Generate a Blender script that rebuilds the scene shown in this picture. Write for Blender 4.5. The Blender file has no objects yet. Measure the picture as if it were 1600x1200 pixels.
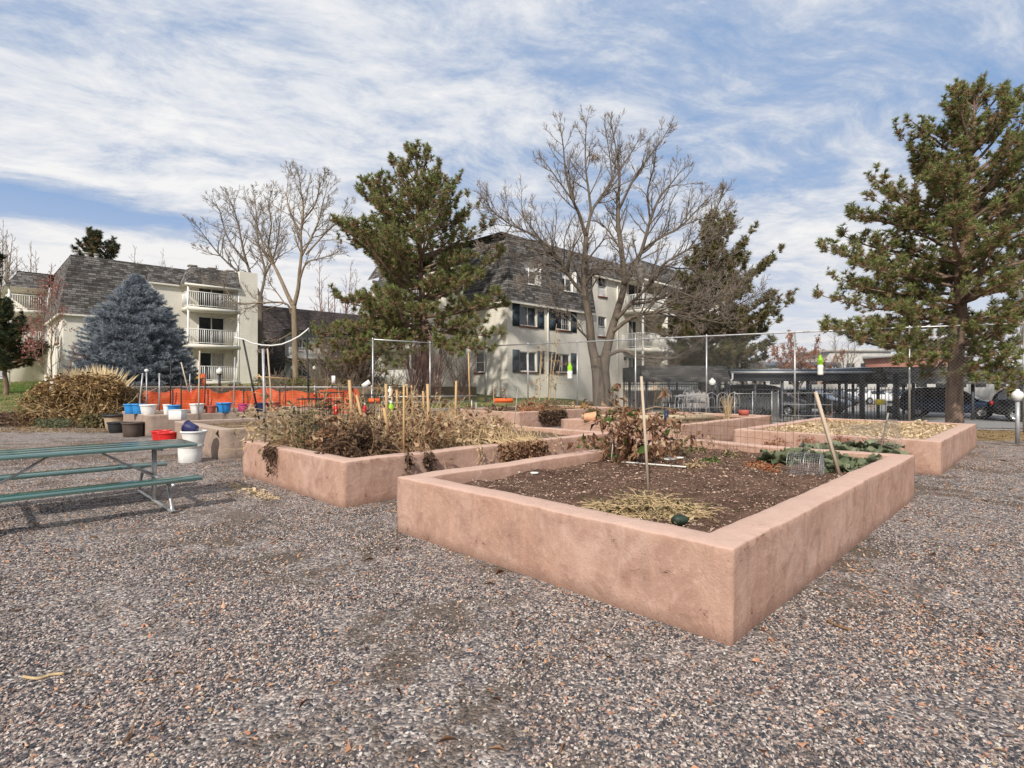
import bpy, math, numpy as np
from mathutils import noise as mnoise, Vector
R = math.radians
S = bpy.context.scene
COL = S.collection
# ---------------------------------------------------------------- camera
cam = bpy.data.cameras.new('camera'); camo = bpy.data.objects.new('camera', cam); COL.objects.link(camo)
CH = 1.6; FPX = 849.0
cam.sensor_width = 36; cam.lens = 36*FPX/1600; cam.clip_start = .05; cam.clip_end = 3000
camo.location = (0, 0, CH); camo.rotation_euler = (R(90), 0, 0)
S.camera = camo
# ---------------------------------------------------------------- light
SUN_EL, SUN_AZ = 36.0, 197.0      # azimuth clockwise from +Y
SUN_STR, SKY_STR = 3.9, .096
S.view_settings.view_transform = 'Standard'; S.view_settings.look = 'None'
S.view_settings.gamma = 1; S.view_settings.exposure = 0.14
el, az = R(SUN_EL), R(SUN_AZ)
sd = Vector((math.sin(az)*math.cos(el), math.cos(az)*math.cos(el), math.sin(el)))
sl = bpy.data.lights.new('sun', 'SUN'); so = bpy.data.objects.new('sun', sl); COL.objects.link(so)
sl.energy = SUN_STR; sl.angle = R(2.5); sl.color = (1, .93, .83)
so.rotation_euler = sd.to_track_quat('Z', 'Y').to_euler(); so.location = (-20, -30, 40)

class NT:
    """tiny node-tree writer"""
    def __init__(s, nt): s.nt = nt; s.n = nt.nodes; s.l = nt.links
    def N(s, t, **kw):
        n = s.n.new(t)
        for k, v in kw.items():
            if k.startswith('i_'):
                key = k[2:]
                key = int(key) if key.isdigit() else key.replace('_', ' ')
                if hasattr(v, 'is_output') or isinstance(v, bpy.types.NodeSocket): s.l.new(v, n.inputs[key])
                else: n.inputs[key].default_value = v
            else: setattr(n, k, v)
        return n
    def mix(s, f, a, b, mode='MIX'):
        n = s.n.new('ShaderNodeMix'); n.data_type = 'RGBA'; n.blend_type = mode
        for sock, v in ((n.inputs[0], f), (n.inputs[6], a), (n.inputs[7], b)):
            if isinstance(v, bpy.types.NodeSocket): s.l.new(v, sock)
            else: sock.default_value = v if not isinstance(v, tuple) or len(v) == 4 else (*v, 1)
        return n.outputs[2]
    def math(s, op, a, b=0.0, c=None, clamp=False):
        n = s.n.new('ShaderNodeMath'); n.operation = op; n.use_clamp = clamp
        for i, v in enumerate((a, b, c)):
            if v is None: continue
            if isinstance(v, bpy.types.NodeSocket): s.l.new(v, n.inputs[i])
            else: n.inputs[i].default_value = v
        return n.outputs[0]
    def ramp(s, f, stops, interp='LINEAR'):
        n = s.n.new('ShaderNodeValToRGB'); n.color_ramp.interpolation = interp
        e = n.color_ramp.elements
        while len(e) < len(stops): e.new(.5)
        for k, (p, c) in enumerate(stops):
            e[k].position = p
            e[k].color = (*c, 1) if isinstance(c, tuple) else (c, c, c, 1)
        s.l.new(f, n.inputs[0]); return n.outputs[0]
    def noise(s, vec, scale, detail=4, rough=.55, dist=0.0):
        n = s.N('ShaderNodeTexNoise', i_Scale=scale, i_Detail=detail, i_Roughness=rough, i_Distortion=dist)
        if vec is not None: s.l.new(vec, n.inputs['Vector'])
        return n.outputs['Fac']
    def vscale(s, vec, v, rot=(0, 0, 0)):
        n = s.N('ShaderNodeMapping'); s.l.new(vec, n.inputs[0]); n.inputs['Scale'].default_value = v; n.inputs['Rotation'].default_value = rot
        return n.outputs[0]

# ---------------------------------------------------------------- sky
W = bpy.data.worlds.new('World'); S.world = W; W.use_nodes = True
t = NT(W.node_tree); t.n.clear()
sky = t.N('ShaderNodeTexSky', sky_type='NISHITA', sun_disc=False, sun_elevation=el, sun_rotation=az, altitude=1600, air_density=1.0, dust_density=1.2, ozone_density=1.5)
tc = t.N('ShaderNodeTexCoord'); sp = t.N('ShaderNodeSeparateXYZ', i_0=tc.outputs['Generated'])
dz = t.math('ADD', t.math('MAXIMUM', sp.outputs[2], 0.0), .11)
px_ = t.math('DIVIDE', sp.outputs[0], dz); py_ = t.math('DIVIDE', sp.outputs[1], dz)
pv = t.N('ShaderNodeCombineXYZ', i_0=px_, i_1=py_, i_2=0.0).outputs[0]
wv = t.N('ShaderNodeTexNoise', i_Scale=.9, i_Detail=3.0, i_Vector=pv)
wsub = t.N('ShaderNodeVectorMath', operation='SUBTRACT', i_0=wv.outputs['Color']); wsub.inputs[1].default_value = (.5, .5, .5)
wsc = t.N('ShaderNodeVectorMath', operation='SCALE', i_0=wsub.outputs[0]); wsc.inputs['Scale'].default_value = .7
pw = t.N('ShaderNodeVectorMath', operation='ADD', i_0=pv, i_1=wsc.outputs[0]).outputs[0]
def rot2(vec, ang, sx, sy, off=(0, 0, 0)):
    a = t.N('ShaderNodeMapping', vector_type='POINT'); t.l.new(vec, a.inputs[0]); a.inputs['Rotation'].default_value = (0, 0, R(-ang))
    b = t.N('ShaderNodeMapping', vector_type='POINT'); t.l.new(a.outputs[0], b.inputs[0]); b.inputs['Scale'].default_value = (sx, sy, 1); b.inputs['Location'].default_value = off
    return b.outputs[0]
streak = t.noise(rot2(pw, 27, .55, 2.0), 1.0, 9, .55)             # long streets of thin cloud
puffs = t.noise(rot2(pw, 27, 1.9, 2.7, (3, 1, 0)), 2.3, 12, .68)   # small rippled clots
broad = t.noise(rot2(pw, 10, .5, .8, (7, 3, 0)), .9, 4, .5)
dens = t.math('ADD', t.math('ADD', t.math('MULTIPLY', streak, .45), t.math('MULTIPLY', puffs, .46)), t.math('MULTIPLY', broad, .33))
# thinner to the right (+x)
dens = t.math('ADD', dens, t.math('MULTIPLY', t.math('MINIMUM', t.math('MAXIMUM', px_, -1.5), 1.5), -.035))
# a long opening in the cloud low in the west-north-west
rotg = t.N('ShaderNodeVectorMath', operation='SUBTRACT', i_0=pw); rotg.inputs[1].default_value = (-1.78, 2.1, 0)
gp = rot2(rotg.outputs[0], 40, 1.0, 2.6)
gl = t.N('ShaderNodeVectorMath', operation='LENGTH', i_0=gp).outputs['Value']
gap = t.math('SUBTRACT', 1.0, t.math('DIVIDE', gl, .85), clamp=True)
dens = t.math('SUBTRACT', dens, t.math('MULTIPLY', gap, .42))
cover = t.ramp(dens, [(.42, .0), (.50, .40), (.56, .80), (.63, 1.0)])
lit = t.ramp(dens, [(.54, 0.0), (.72, 1.0)])
shade = t.mix(lit, (4.9, 5.6, 6.9), (8.7, 8.65, 8.65))
skyb = t.mix(1.0, sky.outputs[0], (.9, .95, 1.05), 'MULTIPLY')
skyb = t.mix(.8, skyb, (2.4, 4.0, 6.8))
colr = t.mix(cover, skyb, shade)
hz = t.ramp(sp.outputs[2], [(0.0, .8), (.12, .5), (.3, 0.0)])
colr = t.mix(hz, colr, (8.3, 8.1, 8.0))
bg = t.N('ShaderNodeBackground', i_Color=colr, i_Strength=SKY_STR); out = t.N('ShaderNodeOutputWorld', i_Surface=bg.outputs[0])

# ---------------------------------------------------------------- helpers
def P(px, py, Y): return np.array(((px-800)/FPX*Y, Y, CH+(600-py)/FPX*Y))
def G(px, py, z=0.0):
    Y = FPX*(CH-z)/(py-600); return np.array(((px-800)/FPX*Y, Y, z))
UV_, VV_ = np.array((-.70710678, .70710678, 0)), np.array((.70710678, .70710678, 0))
def sstep(a, b, x):
    q = min(1, max(0, (x-a)/(b-a))); return q*q*(3-2*q)
def ground_z(x, y):
    a = 1-sstep(-3, 11, x)
    z = a*min(2.05, .083*max(0, y-20.5))
    z -= .35*sstep(3, 9, x)*sstep(19.5, 24, y)
    return z

class MB:
    def __init__(s): s.v = []; s.q = []; s.t = []; s.n = 0; s.ng = []; s.mi = []
    def add(s, V, Q=None, T=None):
        V = np.asarray(V, float).reshape(-1, 3); b = s.n
        s.v.append(V); s.n += len(V)
        if Q is not None and len(Q): s.q.append(np.asarray(Q, int).reshape(-1, 4)+b)
        if T is not None and len(T): s.t.append(np.asarray(T, int).reshape(-1, 3)+b)
        return b
    def quad(s, a, b, c, d): s.add([a, b, c, d], [(0, 1, 2, 3)])
    def box(s, c, d, M=None, taper=1.0):
        """box centre c, size d, optional 3x3 axes M (rows = local axes)"""
        x, y, z = np.array(d)/2.0
        V = np.array([(sx*x*(taper if sz > 0 else 1), sy*y*(taper if sz > 0 else 1), sz*z) for sz in (-1, 1) for sy in (-1, 1) for sx in (-1, 1)])
        if M is not None: V = V @ np.asarray(M)
        s.add(V+np.asarray(c), [(0, 2, 3, 1), (4, 5, 7, 6), (0, 1, 5, 4), (2, 6, 7, 3), (0, 4, 6, 2), (1, 3, 7, 5)])
    def bar(s, a, b, w, h=None, up=(0, 0, 1)):
        """rectangular bar from a to b"""
        a, b = np.asarray(a, float), np.asarray(b, float); h = h or w
        d = b-a; L = np.linalg.norm(d); d = d/L
        u = np.asarray(up, float)
        if abs(d @ u) > .95: u = np.array((1., 0, 0))
        sx = np.cross(u, d); sx /= np.linalg.norm(sx); uz = np.cross(d, sx)
        s.box((a+b)/2, (L, w, h), np.array((d, sx, uz)))
    def tube(s, pts, rad, n=6, cap=True):
        pts = np.asarray(pts, float); k = len(pts)
        rad = np.full(k, rad) if np.isscalar(rad) else np.asarray(rad, float)
        T = np.empty_like(pts); T[1:-1] = pts[2:]-pts[:-2]; T[0] = pts[1]-pts[0]; T[-1] = pts[-1]-pts[-2]
        T /= np.linalg.norm(T, axis=1)[:, None]+1e-12
        m = T.mean(0); ref = np.array((1., 0, 0)) if abs(m[2]) > .6*np.linalg.norm(m) else np.array((0, 0, 1.))
        A = np.cross(T, ref); A /= np.linalg.norm(A, axis=1)[:, None]+1e-12; B = np.cross(T, A)
        ang = np.arange(n)*2*math.pi/n
        V = pts[:, None]+rad[:, None, None]*(np.cos(ang)[None, :, None]*A[:, None]+np.sin(ang)[None, :, None]*B[:, None])
        i = np.arange(k-1)[:, None]*n; j = np.arange(n)[None]; j2 = (j+1) % n
        Q = np.stack((i+j, i+n+j, i+n+j2, i+j2), -1).reshape(-1, 4)
        V = V.reshape(-1, 3)
        if cap and n > 3:
            c0, c1 = len(V), len(V)+1; V = np.vstack((V, pts[0], pts[-1]))
            jj = np.arange(n); e = (k-1)*n
            Tr = np.vstack((np.stack((np.full(n, c0), jj, (jj+1) % n), 1), np.stack((np.full(n, c1), e+(jj+1) % n, e+jj), 1)))
            s.add(V, Q, Tr)
        else: s.add(V, Q)
    def lathe(s, prof, c=(0, 0, 0), n=20, M=None, a0=0, sxy=(1, 1)):
        """prof: list of (r,z)"""
        prof = np.asarray(prof, float); k = len(prof); ang = a0+np.arange(n)*2*math.pi/n
        V = np.stack((prof[:, 0, None]*np.cos(ang)*sxy[0], prof[:, 0, None]*np.sin(ang)*sxy[1], np.repeat(prof[:, 1, None], n, 1)), -1).reshape(-1, 3)
        if M is not None: V = V @ np.asarray(M)
        i = np.arange(k-1)[:, None]*n; j = np.arange(n)[None]; j2 = (j+1) % n
        s.add(V+np.asarray(c), np.stack((i+j, i+j2, i+n+j2, i+n+j), -1).reshape(-1, 4))
    def scatter(s, TV, TQ, TT, pos, rot, scl):
        """template instances merged: pos (N,3), rot (N,3,3) rows=axes, scl (N,) or (N,3)"""
        N = len(pos)
        if N == 0: return
        scl = np.asarray(scl, float)
        if scl.ndim == 1: scl = scl[:, None].repeat(3, 1)
        V = np.einsum('nkj,njl->nkl', TV[None]*scl[:, None, :], rot)+pos[:, None]
        m = len(TV); off = (np.arange(N)*m)[:, None, None]
        s.add(V.reshape(-1, 3), (np.asarray(TQ)[None]+off).reshape(-1, 4) if TQ is not None and len(TQ) else None,
              (np.asarray(TT)[None]+off).reshape(-1, 3) if TT is not None and len(TT) else None)
    def mesh(s, name, smooth=False, uv=False):
        me = bpy.data.meshes.new(name)
        V = np.vstack(s.v) if s.v else np.zeros((0, 3))
        Q = np.vstack(s.q) if s.q else np.zeros((0, 4), int); T = np.vstack(s.t) if s.t else np.zeros((0, 3), int)
        me.vertices.add(len(V)); me.vertices.foreach_set('co', V.astype(np.float32).ravel())
        nl = Q.size+T.size; me.loops.add(nl); me.polygons.add(len(Q)+len(T))
        me.loops.foreach_set('vertex_index', np.concatenate((Q.ravel(), T.ravel())).astype(np.int32))
        st = np.concatenate((np.arange(len(Q))*4, Q.size+np.arange(len(T))*3)).astype(np.int32)
        me.polygons.foreach_set('loop_start', st)
        if smooth: me.polygons.foreach_set('use_smooth', np.ones(len(st), bool))
        me.update(calc_edges=True)
        if uv:
            l = me.uv_layers.new(name='UVMap'); data = np.zeros((nl, 2))
            F = [(Q, 4, 0), (T, 3, Q.size)]
            for A, k, o in F:
                if not len(A): continue
                p = V[A]; nrm = np.cross(p[:, 1]-p[:, 0], p[:, 2]-p[:, 0]); nrm /= np.linalg.norm(nrm, axis=1)[:, None]+1e-12
                U = np.stack((-nrm[:, 1], nrm[:, 0], 0*nrm[:, 0]), 1); flat = np.linalg.norm(U, axis=1) < .05
                U[flat] = (1, 0, 0); U /= np.linalg.norm(U, axis=1)[:, None]
                Wv = np.cross(nrm, U)
                data[o:o+A.size] = np.stack((np.einsum('nkj,nj->nk', p, U), np.einsum('nkj,nj->nk', p, Wv)), -1).reshape(-1, 2)
            l.data.foreach_set('uv', data.astype(np.float32).ravel())
        me.validate()
        return me
ROOTS = {}
def root(name, label, cat, loc=(0, 0, 0), rz=0.0, group=None, kind=None):
    o = bpy.data.objects.new(name, None); COL.objects.link(o); o.empty_display_size = .2
    o.location = [float(q) for q in loc]; o.rotation_euler = (0, 0, rz)
    o['label'] = label; o['category'] = cat
    if group: o['group'] = group
    if kind: o['kind'] = kind
    return o
def tag(o, label=None, cat=None, group=None, kind=None):
    if label: o['label'] = label
    if cat: o['category'] = cat
    if group: o['group'] = group
    if kind: o['kind'] = kind
    return o
def obj(name, mb, mat, parent=None, smooth=False, uv=False, loc=None, world_of=None, label=None):
    """mesh object; world_of=root converts world-space vertices to that root's frame"""
    if world_of is not None:
        l = np.array(world_of.location); c, s_ = math.cos(world_of.rotation_euler[2]), math.sin(world_of.rotation_euler[2])
        mb.v = [(a-l) @ np.array(((c, -s_, 0), (s_, c, 0), (0, 0, 1))) for a in mb.v]
    me = mb.mesh(name, smooth, uv)
    for m in (mat if isinstance(mat, (list, tuple)) else [mat]): me.materials.append(m)
    o = bpy.data.objects.new(name, me); COL.objects.link(o)
    if parent is not None: o.parent = parent
    if loc is not None: o.location = [float(q) for q in loc]
    if label: o['label'] = label
    return o
def copy_thing(src, loc, rz=None, label=None, scale=None):
    r = src.copy(); COL.objects.link(r); r.location = [float(q) for q in loc]
    if rz is not None: r.rotation_euler = (0, 0, rz)
    if scale is not None: r.scale = (scale,)*3
    if label: r['label'] = label
    for ch in list(src.children):
        c = ch.copy(); COL.objects.link(c); c.parent = r
        for g in list(ch.children):
            d = g.copy(); COL.objects.link(d); d.parent = c
    return r
def rotmats(dirs, rs, roll=None):
    """rows = local axes; local z -> dirs"""
    d = dirs/(np.linalg.norm(dirs, axis=1)[:, None]+1e-9)
    ref = np.where(np.abs(d[:, 2:3]) > .9, np.array((1., 0, 0)), np.array((0, 0, 1.)))
    x = np.cross(ref, d); x /= np.linalg.norm(x, axis=1)[:, None]; y = np.cross(d, x)
    a = rs.uniform(0, 2*math.pi, len(d)) if roll is None else roll
    c, s_ = np.cos(a)[:, None], np.sin(a)[:, None]
    return np.stack((c*x+s_*y, -s_*x+c*y, d), 1)
def unit(v): v = np.asarray(v, float); return v/(np.linalg.norm(v)+1e-12)
def leaf_template(fold=.25, w=.5):
    V = np.array(((0, 0, 0), (w/2, fold*.4, .45), (0, 0, .5), (-w/2, fold*.4, .45), (0, -.12, 1.)))
    return V, [], [(0, 1, 2), (0, 2, 3), (2, 1, 4), (3, 2, 4)]
# ---------------------------------------------------------------- materials
MATS = {}
def newmat(name):
    m = bpy.data.materials.new(name); m.use_nodes = True; m.node_tree.nodes.clear(); MATS[name] = m
    return m, NT(m.node_tree)
def finish(m, t, color, rough=.8, bump=None, bstr=.3, bdist=.01, metal=0.0, spec=.3, trans=None, alpha=None):
    b = t.N('ShaderNodeBsdfPrincipled')
    for k, v in (('Base Color', color), ('Roughness', rough), ('Metallic', metal), ('Specular IOR Level', spec), ('Alpha', alpha)):
        if v is None: continue
        if isinstance(v, bpy.types.NodeSocket): t.l.new(v, b.inputs[k])
        else: b.inputs[k].default_value = (*v, 1) if isinstance(v, tuple) else v
    if bump is not None:
        bn = t.N('ShaderNodeBump', i_Strength=bstr, i_Distance=bdist, i_Height=bump); t.l.new(bn.outputs[0], b.inputs['Normal'])
    sh = b.outputs[0]
    if trans is not None:
        tr = t.N('ShaderNodeBsdfTranslucent'); 
        if isinstance(color, bpy.types.NodeSocket): t.l.new(color, tr.inputs[0])
        else: tr.inputs[0].default_value = (*color, 1)
        mx = t.N('ShaderNodeMixShader', i_0=trans); t.l.new(sh, mx.inputs[1]); t.l.new(tr.outputs[0], mx.inputs[2]); sh = mx.outputs[0]
    t.N('ShaderNodeOutputMaterial', i_Surface=sh)
    return m
def coord(t, kind='Object'): return t.N('ShaderNodeTexCoord').outputs[kind]
def simple(name, col, rough=.6, var=.12, scale=8, metal=0.0, spec=.4, bstr=.15, bdist=.003):
    """a surface with slight dirt and wear"""
    m, t = newmat(name); c = coord(t)
    n = t.noise(c, scale, 6, .6); n2 = t.noise(c, scale*9, 4, .6)
    lo = tuple(q*(1-var*1.6) for q in col); hi = tuple(min(1, q*(1+var)) for q in col)
    cc = t.ramp(n, [(.3, lo), (.65, hi)])
    cc = t.mix(t.ramp(n2, [(.45, 0.0), (.8, .3)]), cc, tuple(q*.6 for q in col))
    return finish(m, t, cc, rough, n2, bstr, bdist, metal, spec)
def leafmat(name, stops, trans=.25, rough=.75, patch=2.0):
    """colour picked per leaf"""
    m, t = newmat(name)
    g = t.N('ShaderNodeNewGeometry'); f = g.outputs['Random Per Island']
    n = t.noise(coord(t), patch, 3)
    f2 = t.math('ADD', t.math('MULTIPLY', f, .75), t.math('MULTIPLY', t.math('SUBTRACT', n, .35), .7), clamp=True)
    k = len(stops)
    return finish(m, t, t.ramp(f2, [(i/(k-1) if k > 1 else 0, c) for i, c in enumerate(stops)]), rough, trans=trans, spec=.2)

def stucco(name, base, tone, dark, stain=.5):
    m, t = newmat(name); c = coord(t)
    n1 = t.noise(c, 1.3, 6, .6, .4); n2 = t.noise(c, 5, 6, .65, .6); n3 = t.noise(c, 60, 4, .6); n4 = t.noise(c, 220, 3, .6)
    n6 = t.noise(c, 2.6, 5, .6, .9)
    cc = t.mix(t.ramp(n1, [(.35, 0.0), (.65, 1.0)]), base, tone)
    cc = t.mix(t.ramp(n6, [(.42, .0), (.62, .6)]), cc, tuple(q*.8 for q in base))
    cc = t.mix(t.ramp(t.noise(c, 17, 5, .7, .5), [(.52, .0), (.66, .35)]), cc, tuple(min(1, q*1.25) for q in tone))
    cc = t.mix(t.ramp(n2, [(.5, 0.0), (.72, .55*stain)]), cc, dark)
    # vertical run marks
    vs = t.vscale(c, (9, 9, .7)); n5 = t.noise(vs, 1.0, 4, .6)
    cc = t.mix(t.ramp(n5, [(.55, 0.0), (.75, .45*stain)]), cc, tuple(min(1, q*1.12+.03) for q in base))
    cc = t.mix(t.ramp(t.noise(t.vscale(c, (5, 5, .5)), 1.3, 3, .6), [(.62, 0.0), (.8, .25*stain)]), cc, tuple(q*.75 for q in dark))
    # lighter tone mixed in where the surface faces up
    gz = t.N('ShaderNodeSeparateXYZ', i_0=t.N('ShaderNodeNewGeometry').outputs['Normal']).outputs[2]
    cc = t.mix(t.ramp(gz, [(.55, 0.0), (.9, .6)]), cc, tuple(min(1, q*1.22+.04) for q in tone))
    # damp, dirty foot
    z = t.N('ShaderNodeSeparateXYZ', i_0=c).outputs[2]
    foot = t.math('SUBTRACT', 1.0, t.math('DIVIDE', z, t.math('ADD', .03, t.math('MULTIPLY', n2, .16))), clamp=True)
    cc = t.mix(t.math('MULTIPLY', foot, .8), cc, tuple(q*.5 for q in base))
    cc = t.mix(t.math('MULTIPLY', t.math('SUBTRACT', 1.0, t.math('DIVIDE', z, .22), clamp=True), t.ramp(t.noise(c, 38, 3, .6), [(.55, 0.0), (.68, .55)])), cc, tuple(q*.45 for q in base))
    # hairline scratches and pocks
    v = t.N('ShaderNodeTexVoronoi', feature='F1', i_Scale=7.0); t.l.new(t.N('ShaderNodeVectorMath', operation='ADD', i_0=c, i_1=t.N('ShaderNodeTexNoise', i_Scale=9.0, i_Vector=c).outputs['Color']).outputs[0], v.inputs['Vector'])
    pock = t.ramp(v.outputs['Distance'], [(.05, 1.0), (.075, 0.0)])
    cc = t.mix(t.math('MULTIPLY', pock, .6), cc, (.16, .13, .11))
    cr = t.ramp(t.math('ABSOLUTE', t.math('SUBTRACT', t.noise(t.vscale(c, (1, 1, 3.0)), 1.1, 5, .5, .8), .5)), [(.0, 1.0), (.0045, 0.0)])
    cr = t.math('MULTIPLY', cr, t.ramp(n2, [(.60, 0.0), (.64, 1.0)]))
    cc = t.mix(t.math('MULTIPLY', cr, .6), cc, tuple(q*.35 for q in dark))
    h = t.math('ADD', t.math('ADD', t.math('MULTIPLY', n2, 1.2), t.math('MULTIPLY', n3, .35)), t.math('SUBTRACT', t.math('MULTIPLY', n4, .15), t.math('MULTIPLY', t.math('ADD', pock, cr), .4)))
    return finish(m, t, cc, .92, h, .9, .014, spec=.15)
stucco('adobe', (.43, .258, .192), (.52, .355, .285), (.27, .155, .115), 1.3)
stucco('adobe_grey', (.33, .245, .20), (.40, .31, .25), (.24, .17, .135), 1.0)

def shingle(name, lo, hi):
    m, t = newmat(name); uv = coord(t, 'UV')
    b = t.N('ShaderNodeTexBrick', offset=.5, offset_frequency=2, squash=.7, squash_frequency=3, i_Scale=1.0, i_Mortar_Size=.012, i_Mortar_Smooth=.3, i_Brick_Width=.42, i_Row_Height=.14)
    b.inputs['Color1'].default_value = (0, 0, 0, 1); b.inputs['Color2'].default_value = (1, 1, 1, 1); b.inputs['Mortar'].default_value = (0, 0, 0, 1)
    t.l.new(uv, b.inputs['Vector'])
    b2 = t.N('ShaderNodeTexBrick', offset=.37, offset_frequency=2, i_Scale=1.0, i_Mortar_Size=.0, i_Brick_Width=.21, i_Row_Height=.14)
    b2.inputs['Color1'].default_value = (0, 0, 0, 1); b2.inputs['Color2'].default_value = (1, 1, 1, 1); t.l.new(uv, b2.inputs['Vector'])
    f = t.math('ADD', t.math('MULTIPLY', b.outputs['Color'], .78), t.math('MULTIPLY', b2.outputs['Color'], .22))
    f = t.math('ADD', t.math('MULTIPLY', f, .85), t.math('MULTIPLY', t.noise(uv, .8, 4), .12))
    cc = t.ramp(f, [(.15, lo), (.5, tuple(a*.65+b_*.35 for a, b_ in zip(lo, hi))), (.92, hi)])
    # joints between shingles: recessed in the bump and darker in colour
    h = t.math('SUBTRACT', t.math('MULTIPLY', f, .4), t.math('MULTIPLY', b.outputs['Fac'], 1.0))
    cc = t.mix(t.math('MULTIPLY', b.outputs['Fac'], .55), cc, tuple(q*.3 for q in lo))
    return finish(m, t, cc, .95, h, .9, .03, spec=.1)
shingle('shingle_grey', (.062, .057, .053), (.26, .245, .23))
shingle('shingle_dark', (.045, .045, .042), (.15, .14, .13))
shingle('shingle_brown', (.05, .042, .040), (.13, .105, .10))

def paintbrick(name, col, dirt):
    m, t = newmat(name); uv = coord(t, 'UV')
    b = t.N('ShaderNodeTexBrick', i_Scale=1.0, i_Mortar_Size=.008, i_Mortar_Smooth=.4, i_Brick_Width=.40, i_Row_Height=.2)
    b.inputs['Color1'].default_value = (.3, .3, .3, 1); b.inputs['Color2'].default_value = (1, 1, 1, 1); t.l.new(uv, b.inputs['Vector'])
    n = t.noise(uv, .5, 5, .6); n2 = t.noise(uv, 14, 4, .6)
    cc = t.ramp(n, [(.3, tuple(q*.84 for q in col)), (.7, col)])
    cc = t.mix(t.math('MULTIPLY', t.math('SUBTRACT', 1.0, b.outputs['Color']), .16), cc, dirt)
    cc = t.mix(t.ramp(t.noise(t.vscale(uv, (2.2, .25, 1)), 1.0, 5, .6), [(.52, 0.0), (.8, .45)]), cc, dirt)
    cc = t.mix(t.math('MULTIPLY', b.outputs['Fac'], .12), cc, dirt)
    h = t.math('ADD', t.math('MULTIPLY', b.outputs['Fac'], -1.0), t.math('MULTIPLY', n2, .5))
    return finish(m, t, cc, .9, h, .5, .008, spec=.15)
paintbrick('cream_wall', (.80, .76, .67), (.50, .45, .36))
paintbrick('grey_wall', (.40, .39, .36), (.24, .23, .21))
paintbrick('tan_wall', (.24, .195, .12), (.13, .11, .07))
paintbrick('red_brick', (.36, .17, .13), (.2, .1, .08))
simple('cream_trim', (.76, .72, .63), .7, .08); simple('white_paint', (.78, .77, .74), .55, .06)
simple('shutter_blue', (.030, .050, .068), .6, .15); simple('brick_sill', (.20, .085, .06), .85, .2, 14)
simple('dark_door', (.05, .055, .07), .5, .1); simple('blind', (.62, .62, .60), .7, .05)
simple('curtain', (.36, .34, .32), .85, .2, 3)
m, t = newmat('glass_dark'); c = coord(t); finish(m, t, t.ramp(t.noise(c, 1.2, 3), [(.35, (.012, .014, .018)), (.7, (.05, .055, .065))]), .06, t.noise(c, 1.5, 2), .12, .01, spec=.8)
simple('galvanized', (.50, .50, .50), .42, .18, 12, metal=.75); simple('pipe_grey', (.42, .42, .43), .5, .15, 10, metal=.5)
simple('black_metal', (.018, .018, .02), .5, .2, 10); simple('black_plastic', (.022, .023, .025), .55, .15, 6)
simple('white_plastic', (.78, .77, .74), .45, .07, 5); simple('blue_plastic', (.035, .26, .62), .45, .1, 5)
simple('red_plastic', (.60, .022, .02), .42, .12, 5); simple('magenta_plastic', (.50, .04, .17), .5, .1, 5)
simple('navy_plastic', (.022, .032, .09), .5, .1, 5); simple('purple_plastic', (.035, .035, .12), .4, .12, 5)
simple('brown_plastic', (.085, .06, .05), .6, .15, 5); simple('tan_clay', (.40, .30, .21), .85, .15, 5)
simple('red_faded', (.42, .10, .075), .6, .15, 5); simple('bottle_white', (.80, .80, .76), .4, .05, 5)
simple('lime_plastic', (.32, .62, .03), .5, .08, 5); simple('yellow_paint', (.75, .58, .03), .5, .08, 5)
simple('orange_paint', (.75, .13, .03), .6, .12, 5); simple('terracotta', (.62, .32, .18), .8, .15, 8)
simple('bench_green', (.030, .120, .105), .11, .10, 3, spec=1.0, bstr=.0)
for n_ in MATS['bench_green'].node_tree.nodes:
    if n_.type == 'BSDF_PRINCIPLED': n_.inputs['IOR'].default_value = 2.0
simple('car_blue', (.014, .032, .075), .22, .08, 2, metal=.4, spec=.6, bstr=0); simple('car_black', (.010, .011, .014), .2, .08, 2, metal=.3, spec=.6, bstr=0)
simple('car_silver', (.42, .43, .45), .28, .06, 2, metal=.6, spec=.6, bstr=0); simple('car_white', (.72, .72, .71), .28, .05, 2, metal=.1, spec=.6, bstr=0)
simple('car_grey', (.12, .125, .14), .25, .06, 2, metal=.5, spec=.6, bstr=0); simple('tyre', (.018, .018, .018), .85, .1, 10)
simple('rim_metal', (.48, .48, .50), .35, .1, 6, metal=.8); simple('lamp_red', (.40, .012, .012), .25, .05, 5); simple('lamp_clear', (.72, .72, .70), .2, .05, 5)
simple('carport_blue', (.10, .125, .155), .45, .15, 3, metal=.3); simple('carport_fascia', (.055, .062, .075), .5, .15, 3)
simple('pale_concrete', (.46, .45, .43), .85, .12, 2); simple('roof_bluegrey', (.13, .16, .20), .8, .1, 1)
simple('globe', (.80, .79, .74), .35, .04, 3); simple('hose_white', (.80, .79, .74), .45, .05, 6); simple('string_white', (.75, .73, .68), .8, .05, 6)
simple('rock_grey', (.30, .27, .24), .9, .2, 6, bstr=.6, bdist=.02); simple('squash_green', (.02, .038, .024), .6, .5, 25)
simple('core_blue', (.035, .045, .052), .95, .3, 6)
def wood(name, a, b):
    m, t = newmat(name); c = coord(t); g = t.noise(t.vscale(c, (28, 28, 2.2)), 1.0, 6, .6, .4); n = t.noise(c, 3, 4)
    cc = t.mix(t.math('MULTIPLY', n, .6), t.ramp(g, [(.3, a), (.7, b)]), tuple(q*.75 for q in a))
    return finish(m, t, cc, .85, g, .4, .004, spec=.2)
wood('stake_wood', (.50, .32, .15), (.68, .47, .26)); wood('stake_pale', (.50, .40, .30), (.66, .56, .44)); wood('board_wood', (.46, .36, .24), (.62, .51, .37))
wood('grey_wood', (.28, .25, .21), (.42, .38, .33))
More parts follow.
